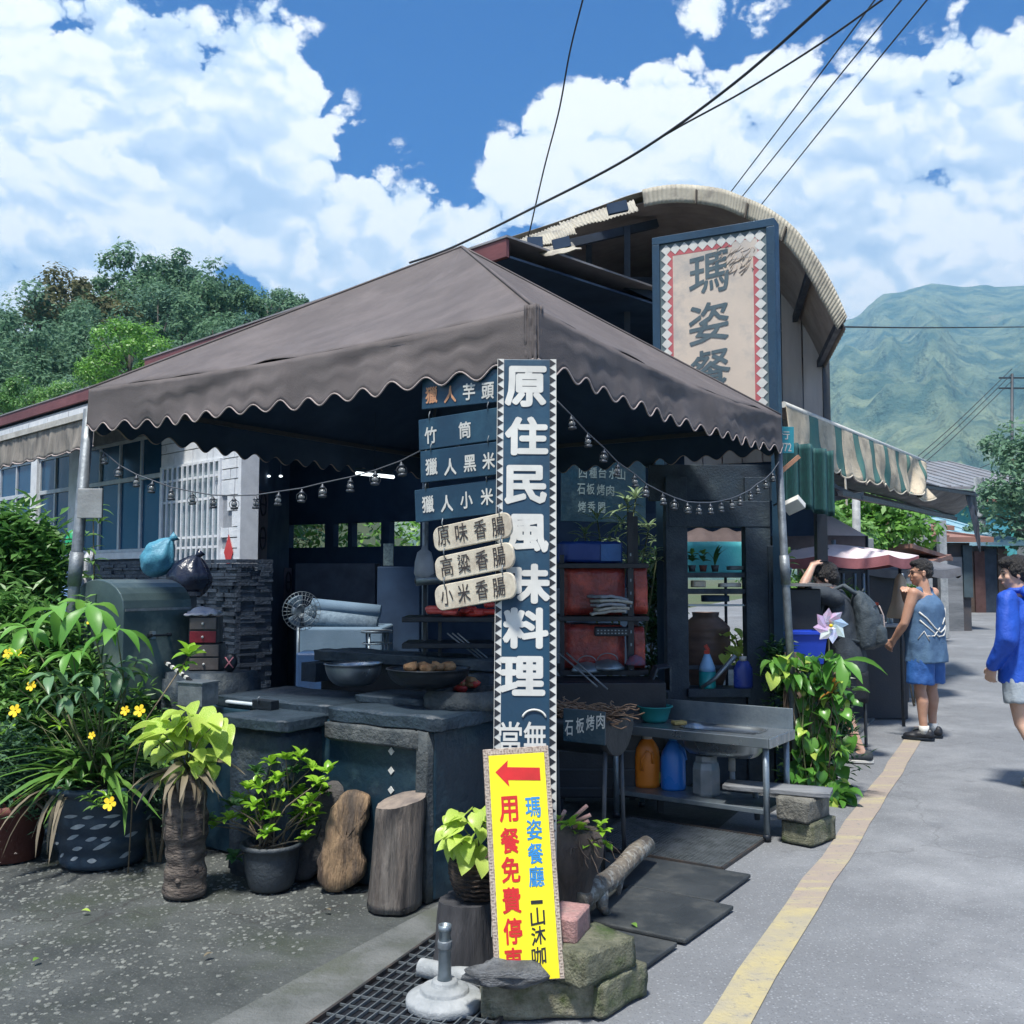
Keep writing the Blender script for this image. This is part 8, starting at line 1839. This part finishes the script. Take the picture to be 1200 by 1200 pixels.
bush('verge_bush', 'light green roadside shrub left of the slim pole', [(1135, 668, 14), (1128, 676, 12), (1142, 660, 10)], 36, .6, .32, 2600, LF['mid'], 31)
bush('verge_bush', 'low dark bushes right of the slim pole', [(1170, 675, 16), (1190, 680, 18), (1160, 672, 12)], 37, .6, .30, 2600, LF['dark'], 32)
p = at(1200, 640, 30); tree('blue', 13, (p.x + 1.2, 31, 0), 2.6, at(1200, 590, 30).z + .2, 'street_tree', 'round dark green tree at the right edge above the man in the blue jacket', n_leaf=9000, leaf=.04, n_cl=40)
p = at(1010, 600, 19); tree('bright', 14, (p.x, 19, 0), 1.35, at(1010, 600, 19).z - .35, 'street_tree', 'bright green tree under the dark awning behind the concrete pole', n_leaf=6000, leaf=.06, n_cl=30)
p = at(958, 640, 17); tree('mid', 15, (p.x, 17, 0), 1.3, at(960, 640, 17).z - .5, 'street_tree', 'shaded green tree between the black post and the far canopy', n_leaf=5000, leaf=.06, n_cl=26)
p = at(1030, 620, 40); tree('mid', 11, (p.x - 2, 44, 0), 3.0, 4.0, 'street_tree', 'leafy tree left of the ochre house', n_leaf=6000, leaf=.05)
# wall of grey clutter under the far roofs
inb('stone_wall', 'low dark stone retaining wall at the road bend', 'wall', 1060, 1130, 684, 700, mat('retaining', (.10, .11, .10), .9, col2=(.05, .06, .05), scale=3), 40, .5, .02, rise(40) - .2)

# ------------------------------------------------------------------ overhead lines
def wire(name, label, pts, r_, group=None):
    P = [at(px, py, Y) for px, py, Y in pts]; out = []
    m_ = len(P) - 1
    for i in range(40 * m_ // m_ * 1 + 1):
        t = i / 40 * m_; k = min(int(t), m_ - 1); f_ = t - k; p0, p1, p2, p3 = P[max(k - 1, 0)], P[k], P[k + 1], P[min(k + 2, m_)]
        out.append(.5 * ((2 * p1) + (p2 - p0) * f_ + (2 * p0 - 5 * p1 + 4 * p2 - p3) * f_ ** 2 + (-p0 + 3 * p1 - 3 * p2 + p3) * f_ ** 3))
    mb = MB(); mb.tube(out, r_, 6); o = mb.build(name, mat('cable', (.025, .03, .035), .6, bump=0)); tag(o, label, 'cable', group)
wire('overhead_cable', 'thick overhead cable sweeping from the top down to the tent peak, upper one', [(985, -12, 6.0), (860, 98, 7.0), (740, 183, 7.8), (620, 246, 8.6), (530, 290, 9.2), (480, 308, 9.6)], .011)
wire('overhead_cable', 'second cable joining the thick one above the hall roof', [(1050, -12, 6.4), (960, 52, 7.0), (870, 108, 7.5), (790, 152, 8.0), (735, 186, 8.3)], .008)
wire('overhead_cable', 'thin cable dropping almost straight down to the roof corner', [(686, -12, 7.0), (668, 60, 7.6), (655, 130, 8.2), (637, 200, 8.8), (618, 283, 9.3)], .007)
g_ = 'parallel lines passing behind the hall roof'
wire('power_line', 'leftmost of the three thin parallel lines right of the hall roof', [(1034, -12, 9), (940, 115, 12), (848, 236, 16)], .009, g_)
wire('power_line', 'middle of the three thin parallel lines right of the hall roof', [(1066, -12, 9), (965, 112, 12), (862, 240, 16)], .009, g_)
wire('power_line', 'rightmost of the three thin parallel lines right of the hall roof', [(1096, -12, 9), (990, 118, 12), (884, 250, 16)], .009, g_)
wire('power_line', 'single level line crossing in front of the mountain', [(985, 383, 16), (1090, 384, 22), (1215, 383, 30)], .016)
for i, (y0, y1) in enumerate(((555, 438), (562, 446), (548, 432), (590, 520), (600, 535))): wire('power_line', ('lowest', 'second', 'third', 'fourth', 'last')[i] + ' of the faint far lines rising to the distant pole', [(1060, y0, 50), (1120, (y0 + y1) / 2 + 6, 55), (1186 if i < 3 else 1215, y1, 60)], .022, 'faint far power lines')
# ------------------------------------------------------------------ people: one continuous skin each, clothes and hair as children
from mathutils.bvhtree import BVHTree
M_skin = mat('skin', (.50, .29, .20), .5, col2=(.43, .23, .15), scale=9, bump=.08, sub=.12)
M_skin2 = mat('skin_light', (.60, .39, .29), .5, col2=(.53, .32, .23), scale=9, bump=.08, sub=.12)
M_hair = mat('hair', (.012, .011, .012), .45, col2=(.025, .022, .02), scale=60, bump=.8, bscale=160, stretch=(1, 1, .3))
def bake(mb, voxel, name, m, parent, smooth_it=3, fn=None):
    me = mb.mesh(name); o = bpy.data.objects.new(name, me); COL.objects.link(o)
    md = o.modifiers.new('r', 'REMESH'); md.mode = 'VOXEL'; md.voxel_size = voxel
    if smooth_it: ms = o.modifiers.new('s', 'SMOOTH'); ms.factor = .5; ms.iterations = smooth_it
    dg = bpy.context.evaluated_depsgraph_get(); dg.update(); me2 = bpy.data.meshes.new_from_object(o.evaluated_get(dg)); bpy.data.objects.remove(o); bpy.data.meshes.remove(me)
    if fn:
        for v in me2.vertices: v.co = fn(v.co)
    me2.name = name; me2.polygons.foreach_set('use_smooth', [True] * len(me2.polygons)); me2.update()
    me2.materials.clear()
    return link(name, me2, m, parent)
def cap(mb, a, b, r0, r1, n=14):
    a, b = V(a), V(b); d = b - a; l = d.length; k = 7; pts = []; rs = []
    dn = d.normalized()
    for i in range(5): t = R(90 - i * 22.5); pts.append(a - dn * r0 * math.sin(t)); rs.append(max(r0 * math.cos(t), .0008))
    for i in range(1, k): pts.append(a.lerp(b, i / k)); rs.append(r0 + (r1 - r0) * i / k)
    for i in range(5): t = R(i * 22.5); pts.append(b + dn * r1 * math.sin(t)); rs.append(max(r1 * math.cos(t), .0008))
    mb.tube(pts, rs, n)
def ell(mb, c, r, rot=None, n=20):
    b = MB(); b.ball((0, 0, 0), 1, n); Mx_ = Matrix.Translation(V(c)) @ (rot.to_4x4() if rot is not None else Matrix.Identity(4)) @ Matrix.Diagonal((*r, 1)); mb.add(b.v, b.f, Mx_, True)
def limb(mb, pts, rs):
    for (a, ra), (b, rb) in zip(zip(pts, rs), list(zip(pts, rs))[1:]): cap(mb, a, b, ra, rb)
def hand(mb, w_, dirv, palm, curl=.5, s=1.0, thumb=1):
    """palm from the wrist along dirv; 'palm' is the palm normal; five separate bent fingers"""
    d = V(dirv).normalized(); n = V(palm); n = (n - d * n.dot(d)).normalized(); x = d.cross(n)
    w_ = V(w_); 
    for k in (-1, 0, 1): cap(mb, w_ + x * .018 * k * s, w_ + d * .075 * s + x * .026 * k * s, .015 * s, .014 * s, 10)
    for i, (o_, L_) in enumerate(((-.036, .062), (-.012, .074), (.012, .070), (.035, .055))):
        p = w_ + d * .08 * s + x * o_ * s; c1 = curl * (.9 + .1 * i)
        p1 = p + (d * math.cos(c1 * .5) + n * math.sin(c1 * .5)) * L_ * .5 * s; p2 = p1 + (d * math.cos(c1 * 1.4) + n * math.sin(c1 * 1.4)) * L_ * .5 * s
        cap(mb, p, p1, .0095 * s, .009 * s, 8); cap(mb, p1, p2, .009 * s, .0075 * s, 8)
    t0 = w_ + d * .02 * s - x * .022 * thumb * s; t1 = t0 + (d * .6 - x * .7 * thumb + n * .2).normalized() * .04 * s; t2 = t1 + (d * .9 - x * .25 * thumb + n * .35).normalized() * .03 * s
    cap(mb, t0, t1, .013 * s, .011 * s, 8); cap(mb, t1, t2, .011 * s, .009 * s, 8)
def head(mb, c, yaw, pitch, s=1.0):
    """head looking along +y of its own frame; returns frame matrix"""
    H = Matrix.Translation(V(c)) @ Euler((pitch, 0, yaw)).to_matrix().to_4x4() @ Matrix.Scale(s, 4)
    b = MB()
    ell(b, (0, -.012, .035), (.074, .092, .088)); ell(b, (0, .012, -.03), (.060, .075, .082)); ell(b, (0, .045, -.078), (.034, .034, .028)); ell(b, (0, .03, -.02), (.056, .062, .06))
    ell(b, (0, .078, .024), (.045, .012, .012)); ell(b, (.032, .058, -.02), (.022, .022, .02)); ell(b, (-.032, .058, -.02), (.022, .022, .02))
    cap(b, (0, .083, .012), (0, .103, -.020), .007, .012, 8); ell(b, (.010, .093, -.022), (.008, .009, .007)); ell(b, (-.010, .093, -.022), (.008, .009, .007))
    ell(b, (0, .086, -.050), (.022, .010, .006)); ell(b, (0, .083, -.060), (.019, .011, .007))
    for sx in (-1, 1): ell(b, (sx * .076, -.004, -.006), (.009, .018, .032), Euler((.2, 0, -sx * .35)).to_matrix())
    mb.add(b.v, b.f, H, True); return H
def face_parts(body, H, glasses=False):
    for sx in (-1, 1):
        e_ = MB(); e_.ball((sx * .030, .080, .006), (.011, .006, .007), 10); e_.v = [tuple(H @ V(v)) for v in e_.v]; e_.build('eye', mat('eye', (.03, .02, .018), .15, bump=0), body)
        e_ = MB(); e_.tube([H @ V((sx * .014, .088, .026)), H @ V((sx * .032, .087, .032)), H @ V((sx * .050, .074, .026))], .0035, 6); e_.build('eyebrow', M_hair, body)
    mo = MB(); mo.ball((0, .092, -.055), (.017, .006, .004), 10); mo.v = [tuple(H @ V(v)) for v in mo.v]; mo.build('mouth', mat('lips', (.32, .12, .09), .5, bump=0), body)
    if glasses:
        g = MB()
        for sx in (-1, 1):
            g.tube([H @ V((sx * .031 + .022 * math.cos(a), .098, .006 + .017 * math.sin(a))) for a in [R(30 * i) for i in range(13)]], .0022, 5)
            g.tube([H @ V((sx * .053, .097, .01)), H @ V((sx * .080, .05, .012)), H @ V((sx * .083, -.01, .008))], .002, 5)
        g.tube([H @ V((-.009, .099, .01)), H @ V((.009, .099, .01))], .002, 5); g.build('glasses', M_blk, body, kind=None)
def hairmesh(parent, H, style, seed=0):
    b = MB(); ell(b, (0, -.022, .050), (.083, .096, .088), n=30); ell(b, (0, -.045, .0), (.079, .068, .075), n=30)
    if style == 'mop': ell(b, (0, .03, .085), (.074, .065, .045), n=24); ell(b, (.06, -.01, .03), (.03, .06, .06)); ell(b, (-.06, -.01, .03), (.03, .06, .06))
    else: b = MB(); ell(b, (0, -.020, .048), (.079, .094, .088), n=30); ell(b, (0, -.045, .005), (.075, .064, .06), n=30); ell(b, (0, .035, .090), (.060, .052, .034), n=24)
    b.v = [tuple(H @ V(v)) for v in b.v]; c = H @ V((0, -.01, .04))
    o = bake(b, .007, 'hair', M_hair, parent, 1, lambda p: p + (p - c).normalized() * (.007 * noise.noise(p * 60 + V((seed, 0, 0))) + .004 * noise.noise(p * 140)))
    return o
def fold(seed, amp=.008, f1=9, f2=22, zs=.45):
    def fn(p):
        q = V((p.x * f1, p.y * f1, p.z * f1 * zs)); d = noise.noise_vector(q + V((seed, 0, 0))) * amp + noise.noise_vector(V((p.x * f2, p.y * f2, p.z * f2 * .6 + seed))) * amp * .45
        return p + d
    return fn
def shoe(parent, a, yaw, m, ms, L_=.28, low=True):
    t = MB(); Mx_ = TR((a[0], a[1], 0), yaw)
    cap(t, (0, -.05, .05), (0, .05, .048), .042, .044); cap(t, (0, .05, .045), (0, .16, .030), .046, .032); ell(t, (0, .10, .035), (.05, .09, .032)); ell(t, (0, -.05, .065), (.036, .04, .045))
    t.v = [(v[0], v[1], max(v[2], .018)) for v in t.v]; t.v = [tuple(Mx_ @ V(v)) for v in t.v]; s_ = bake(t, .008, 'shoe', m, parent, 2)
    so_ = MB(); poly = [(.050 * math.cos(x) * (1 - .12 * (math.sin(x) < 0)), .055 + .150 * math.sin(x)) for x in [R(15 * i) for i in range(24)]]; so_.prism(poly, 0.0, .024, Mx_); so_.build('sole', ms, s_, bevel=.004)
    return s_
def loft(b, secs, n=28):
    out = []; m_ = len(secs) - 1
    for i in range(m_ * 5 + 1):
        t = i / 5; k = min(int(t), m_ - 1); f_ = t - k; q = [secs[max(k - 1, 0)], secs[k], secs[k + 1], secs[min(k + 2, m_)]]
        out.append([.5 * ((2 * q[1][j]) + (q[2][j] - q[0][j]) * f_ + (2 * q[0][j] - 5 * q[1][j] + 4 * q[2][j] - q[3][j]) * f_ ** 2 + (-q[0][j] + 3 * q[1][j] - 3 * q[2][j] + q[3][j]) * f_ ** 3) for j in range(5)])
    vs = [(x + rx * math.cos(2 * math.pi * j / n), y + ry * math.sin(2 * math.pi * j / n), z) for x, y, z, rx, ry in out for j in range(n)]
    fs = [(k * n + j, k * n + (j + 1) % n, (k + 1) * n + (j + 1) % n, (k + 1) * n + j) for k in range(len(out) - 1) for j in range(n)] + [tuple(reversed(range(n))), tuple((len(out) - 1) * n + j for j in range(n))]
    b.add(vs, fs, None, True)
def trunk_secs(J, g=0.0, low=.0, top=.14, tw=.14):
    hip, ch = V(J['hip']), V(J['chest']); w_ = J.get('girth', 1.0); bl = J.get('belly', 0.0); P = lambda f_: hip.lerp(ch, f_)
    return [(hip.x, hip.y, hip.z - .10 - low, (.150 if not g else .172) * w_ + g, (.105 if not g else .128) * w_ + g), (hip.x, hip.y, hip.z, .168 * w_ + g, .118 * w_ + g), (P(.4).x, P(.4).y + bl * .4, P(.4).z, .156 * w_ + g + bl * .3, .112 * w_ + g + bl * .5),
            (P(.75).x, P(.75).y, P(.75).z, .164 * w_ + g, .112 * w_ + g), (ch.x, ch.y, ch.z + .02, .176 * w_ + g * .8, .114 * w_ + g * .8), (ch.x, ch.y, ch.z + .10, (.172 if tw > .12 else .14) + g * .5, .095 + g * .5), (ch.x, ch.y, ch.z + top, tw, .07)]
def person(label, loc, rz, J, skin, hs=1.0):
    """J: joints in the person's own frame, facing +y"""
    t = thing('person', label, 'person', loc, rz); b = MB()
    hip, ch, nk, hd = V(J['hip']), V(J['chest']), V(J['neck']), V(J['head'])
    w_ = J.get('girth', 1.0)
    loft(b, trunk_secs(J)); ell(b, ch + V((0, 0, .09)), (.160, .085, .07))
    cap(b, nk - V((0, 0, .06)), nk + (hd - nk) * .45, .062, .056)
    for S in 'LR':
        sh, el, wr = V(J['sh' + S]), V(J['el' + S]), V(J['wr' + S]); limb(b, [ch + V((0, 0, .08)), sh], [.06, .056]); limb(b, [sh, sh.lerp(el, .4), el], [.055, .052, .040]); limb(b, [el, el.lerp(wr, .3), wr], [.041, .042, .027])
        hv, hn, cu, th = J['hand' + S]; hand(b, wr, hv, hn, cu, 1.0, th)
        hj, kn, an = V(J['hj' + S]), V(J['kn' + S]), V(J['an' + S]); limb(b, [hj, hj.lerp(kn, .5), kn], [.092, .080, .055]); ca = kn.lerp(an, .3) + V((0, -.012, 0)); limb(b, [kn, ca, kn.lerp(an, .65), an], [.052, .056, .042, .034]); cap(b, an, an + V((0, .06, -.04)), .035, .03)
    H = head(b, hd, J.get('yaw', 0), J.get('pitch', 0), hs)
    body = bake(b, .0075, 'body', skin, t, 2)
    return t, body, H
def torso_cloth(b, J, g=.022, down=.0, sleeves=0.0, sr=.072, vest=False):
    hip, ch = V(J['hip']), V(J['chest']); w_ = J.get('girth', 1.0)
    loft(b, trunk_secs(J, g, down, .14, .10 if vest else .14))
    if not vest:
        ell(b, ch + V((0, 0, .09)), (.168 + g * .4, .092 + g * .6, .085))
        for S in 'LR': limb(b, [ch + V((0, 0, .08)), V(J['sh' + S])], [.066, .066])
    else:
        ell(b, ch + V((0, 0, .07)), (.125, .100 + g * .4, .085))
        for sx in (-1, 1): cap(b, ch + V((sx * .100, .0, .06)), ch + V((sx * .095, -.0, .165)), .066, .042)
    if sleeves:
        for S in 'LR': sh, el, wr = V(J['sh' + S]), V(J['el' + S]), V(J['wr' + S]); e_ = sh.lerp(el, min(1, sleeves)); limb(b, [sh, e_], [sr, sr * .95]);
        if sleeves > 1:
            for S in 'LR': sh, el, wr = V(J['sh' + S]), V(J['el' + S]), V(J['wr' + S]); limb(b, [el, el.lerp(wr, .93)], [sr * .92, sr * .68])
def shorts(b, J, kn=.8, r0=.115, r1=.105):
    hip = V(J['hip']); w_ = J.get('girth', 1.0); ell(b, hip - V((0, 0, .04)), (.158 * w_, .122 * w_, .11))
    for S in 'LR':
        a, k = V(J['hj' + S]), V(J['kn' + S]); e_ = a.lerp(k, kn); d = (e_ - a).normalized(); n = 22; pts = [a - V((0, 0, .01)), a.lerp(e_, .4), a.lerp(e_, .8), e_]; b.tube(pts, [r0 * .9, r0, (r0 + r1) / 2, r1], n)

# -- man in the dusty blue vest
fy = gz(1089, 866); fd_ = V((-.62, .78, 0)); rz = math.atan2(-fd_.x, fd_.y)
J = dict(girth=1.16, belly=.03, hip=(0, 0, .90), chest=(0, .01, 1.24), neck=(0, .0, 1.43), head=(.0, .035, 1.575), yaw=.85, pitch=-.05,
         shL=(-.20, 0, 1.385), elL=(-.27, .06, 1.10), wrL=(-.235, .20, .93), handL=((.1, .6, -.75), (1, 0, 0), .7, 1),
         shR=(.20, .02, 1.385), elR=(.13, .25, 1.30), wrR=(-.09, .17, 1.425), handR=((-.75, -.62, .08), (0, -.3, -1), .7, -1),
         hjL=(-.10, 0, .86), knL=(-.11, .01, .48), anL=(-.11, -.02, .085), hjR=(.10, 0, .86), knR=(.115, .02, .48), anR=(.12, .02, .085))
t, body, H = person('heavyset man in a dusty blue sleeveless vest and blue shorts, hand on shoulder', (fy.x, fy.y + .02, 0), rz, J, M_skin, 1.08)
face_parts(body, H, True); hairmesh(t, H, 'crop', 1)
M_vest = mat('vest_cloth', (.075, .15, .26), .8, col2=(.055, .115, .21), scale=5, bump=.25, third=(.10, .19, .30), tscale=4)
b = MB(); torso_cloth(b, J, .034, .07, 0, vest=True); vest = bake(b, .011, 'vest', M_vest, t, 2, fold(3, .012))
M_bsh = mat('shorts_blue', (.03, .13, .40), .6, col2=(.025, .10, .32), scale=5, bump=.3)
b = MB(); shorts(b, J, .88, .125, .125); bake(b, .011, 'shorts', M_bsh, t, 2, fold(8, .014, 10, 24, .25))
bvh = BVHTree.FromPolygons([v.co for v in vest.data.vertices], [p.vertices for p in vest.data.polygons])
def onback(x, z, off=.004):
    h = bvh.ray_cast(V((x, -1, z)), V((0, 1, 0)))
    return h[0] + V((0, -off, 0)) if h[0] is not None else None
for ln, r_ in (([(-.20, 1.14), (-.15, 1.10), (-.09, 1.04), (-.02, 1.01), (.05, 1.03), (.12, 1.06), (.17, 1.05)], .008), ([(-.19, 1.09), (-.13, 1.03), (-.05, .985), (.03, .99), (.09, 1.03), (.13, 1.09), (.12, 1.16), (.10, 1.10)], .007), ([(-.21, 1.02), (-.16, .99), (-.10, .99), (-.03, 1.04)], .006),
               ([(-.20, .97), (-.17, 1.02), (-.15, .96)], .006), ([(.02, 1.06), (.08, 1.10), (.10, 1.06), (.16, 1.09)], .006)):
    pts = [onback(x * 1.08, 1.075 + (z - 1.05) * 1.5) for x, z in ln]; pts = [p for p in pts if p is not None]
    mb = MB(); mb.tube(pts, r_ * 1.05, 6); mb.build('wave_print', M_wht, t)
for S, yaw in (('L', .35), ('R', .25)):
    a = J['an' + S]; shoe(t, (a[0], a[1], 0), yaw, M_blk, M_cast); s_ = MB(); s_.tube([(a[0], a[1], .06), (a[0], a[1], .135)], [.045, .046], 14); s_.build('sock', M_wht, t)

# -- man in black with a backpack, arm over his head
f1 = gz(1010, 893); fd_ = V((-.93, .37, 0)); rz = math.atan2(-fd_.x, fd_.y)
base = V((f1.x - .10, f1.y + .12, 0))
J = dict(girth=1.0, hip=(0, -.04, .90), chest=(0, .03, 1.22), neck=(0, .07, 1.41), head=(.0, .13, 1.525), yaw=.1, pitch=-.35,
         shL=(-.185, .04, 1.36), elL=(-.25, .30, 1.45), wrL=(-.13, .22, 1.64), handL=((.6, -.1, .25), (.2, -.2, -1), .35, 1),
         shR=(.185, .04, 1.36), elR=(.24, .12, 1.12), wrR=(.18, .34, 1.02), handR=((0, .9, -.1), (-1, 0, 0), .7, -1),
         hjL=(-.09, -.03, .86), knL=(-.10, .03, .48), anL=(-.10, -.14, .085), hjR=(.09, 0, .86), knR=(.10, .18, .50), anR=(.10, .16, .085))
t, body, H = person('young man in black tee and shorts with a dark backpack, one hand on his head', base, rz, J, M_skin2, 1.08)
face_parts(body, H); hairmesh(t, H, 'mop', 5)
M_tee = mat('black_tee', (.035, .048, .062), .8, col2=(.022, .030, .042), scale=5, bump=.3); M_bsht = mat('black_shorts', (.012, .015, .022), .7, scale=5, bump=.3)
b = MB(); torso_cloth(b, J, .03, .06, .75, .078); bake(b, .011, 'tee', M_tee, t, 2, fold(13, .013))
b = MB(); shorts(b, J, .92); bake(b, .011, 'shorts', M_bsht, t, 2, fold(18, .012))
for S, yaw in (('L', .0), ('R', .0)): a = J['an' + S]; shoe(t, (a[0], a[1], 0), yaw, mat('slip_on', (.03, .04, .05), .7, scale=40), M_wht)
bp = thing('backpack', 'slate-grey backpack with webbing worn by the man with his hand on his head', 'backpack', base, rz)
M_bpk = mat('backpack_cloth', (.060, .080, .095), .7, col2=(.035, .05, .06), scale=9, bump=.4); b = MB()
loft(b, [(0, -.17, .93, .12, .06), (0, -.19, .97, .15, .105), (0, -.20, 1.12, .155, .12), (0, -.18, 1.28, .15, .105), (0, -.15, 1.38, .12, .07), (0, -.13, 1.42, .07, .03)]); ell(b, (0, -.29, 1.06), (.11, .05, .10)); bake(b, .012, 'bag', M_bpk, bp, 2, fold(23, .02, 8, 26))
b = MB(); loft(b, [(0, -.27, .97, .10, .05), (0, -.30, 1.0, .115, .065), (0, -.29, 1.12, .11, .06), (0, -.26, 1.16, .09, .04)]); bake(b, .011, 'front_pocket', M_bpk, bp, 2, fold(25, .012, 9, 26))
for z_, yy in ((1.165, -.305), (1.30, -.275)): mb = MB(); mb.tube([(-.10, yy + .05, z_ - .03), (-.05, yy, z_), (.05, yy, z_), (.10, yy + .05, z_ - .03)], .005, 6); mb.build('zip', M_blk, bp)
for sx in (-1, 1): mb = MB(); mb.tube([(sx * .09, -.14, 1.38), (sx * .12, -.02, 1.47), (sx * .13, .13, 1.40), (sx * .15, .16, 1.22), (sx * .17, .02, 1.04), (sx * .13, -.14, 1.0)], .016, 8); mb.build('strap', M_bpk, bp)
mb = MB(); mb.tube([(.0, -.30, 1.30), (.03, -.33, 1.22), (-.02, -.34, 1.12), (.03, -.33, 1.04)], .006, 6); mb.build('bungee', M_pipe, bp)
mb = MB(); mb.tube([(-.03, -.16, 1.40), (0, -.18, 1.44), (.03, -.16, 1.40)], .008, 6); mb.build('grab_handle', M_bpk, bp)
# black side case on the ground line beside him
cs = at(990, 830, 8.9); t2 = thing('equipment_case', 'black case standing on the slab between the two men', 'case', (at(1000, 800, 9.0).x, 9.0, 0), .3); zc_ = at(1000, 785, 9.0).z
for kx in (-.12, .12): 
    for ky in (0, .2): mb = MB(); mb.beam((kx, ky, .015), (kx, ky, zc_ - .28), .02, .02); mb.build('leg', M_dsteel, t2)
mb = MB(); rough_block(mb, .30, .26, .30, TR((0, .1, zc_ - .15)), .006, 5, 3); mb.build('case', M_bsht, t2); mb = MB(); mb.tube([(-.06, .1, zc_), (-.05, .1, zc_ + .04), (.05, .1, zc_ + .04), (.06, .1, zc_)], .008, 6); mb.build('handle', M_black, t2)

# -- man in the bright blue jacket at the right edge
fd_ = V((-.55, .83, 0)); rz = math.atan2(-fd_.x, fd_.y); c = at(1197, 700, 7.4)
J = dict(girth=1.02, hip=(0, 0, .90), chest=(0, .01, 1.23), neck=(0, .015, 1.42), head=(0, .045, 1.565), yaw=.8, pitch=-.12,
         shL=(-.19, 0, 1.375), elL=(-.25, -.02, 1.10), wrL=(-.235, .10, .885), handL=((.05, .3, -.95), (1, 0, .1), .8, 1),
         shR=(.19, 0, 1.375), elR=(.24, -.02, 1.10), wrR=(.22, .10, .89), handR=((0, .3, -.95), (-1, 0, .1), .8, -1),
         hjL=(-.09, 0, .86), knL=(-.10, -.03, .48), anL=(-.10, -.24, .11), hjR=(.09, 0, .86), knR=(.10, .0, .49), anR=(.10, -.10, .085))
t, body, H = person('young man in a bright blue hooded jacket and pale shorts at the right edge', (c.x, 7.4, 0), rz, J, M_skin2, 1.06)
face_parts(body, H); hairmesh(t, H, 'mop', 9)
M_jk = mat('jacket_blue', (.012, .085, .50), .6, col2=(.010, .065, .42), scale=4, bump=.3)
b = MB(); torso_cloth(b, J, .034, .03, 1.1, .080); jk = bake(b, .011, 'jacket', M_jk, t, 2, fold(31, .014))
b = MB(); ell(b, (0, -.075, 1.43), (.115, .05, .065), Euler((-.5, 0, 0)).to_matrix()); ell(b, (0, .02, 1.44), (.085, .085, .032)); bake(b, .010, 'hood', M_jk, t, 2, fold(33, .010))
b = MB(); shorts(b, J, .62, .118, .118); bake(b, .011, 'shorts', mat('grey_shorts', (.36, .41, .45), .8, col2=(.30, .35, .39), scale=5, bump=.3), t, 2, fold(38, .012))
for S in 'LR': a = J['an' + S]; shoe(t, (a[0], a[1], 0), 0, M_wht, M_galv)
# ------------------------------------------------------------------ mountain air
hm_ = bpy.data.materials.new('haze_air'); hm_.use_nodes = True; t_ = hm_.node_tree; t_.nodes.clear()
vo = N(t_, 'ShaderNodeVolumePrincipled'); vo.inputs['Color'].default_value = (.30, .66, 1.0, 1); vo.inputs['Density'].default_value = .00027; vo.inputs['Anisotropy'].default_value = .2
oo = N(t_, 'ShaderNodeOutputMaterial'); L(t_, vo.outputs[0], oo.inputs['Volume'])
hb_ = MB(); hb_.box(-5200, 8200, -320, 3400, -10, 860)
o = hb_.build('haze', hm_); tag(o, 'pale blue mountain air between the street and the peaks', 'haze', kind='stuff')
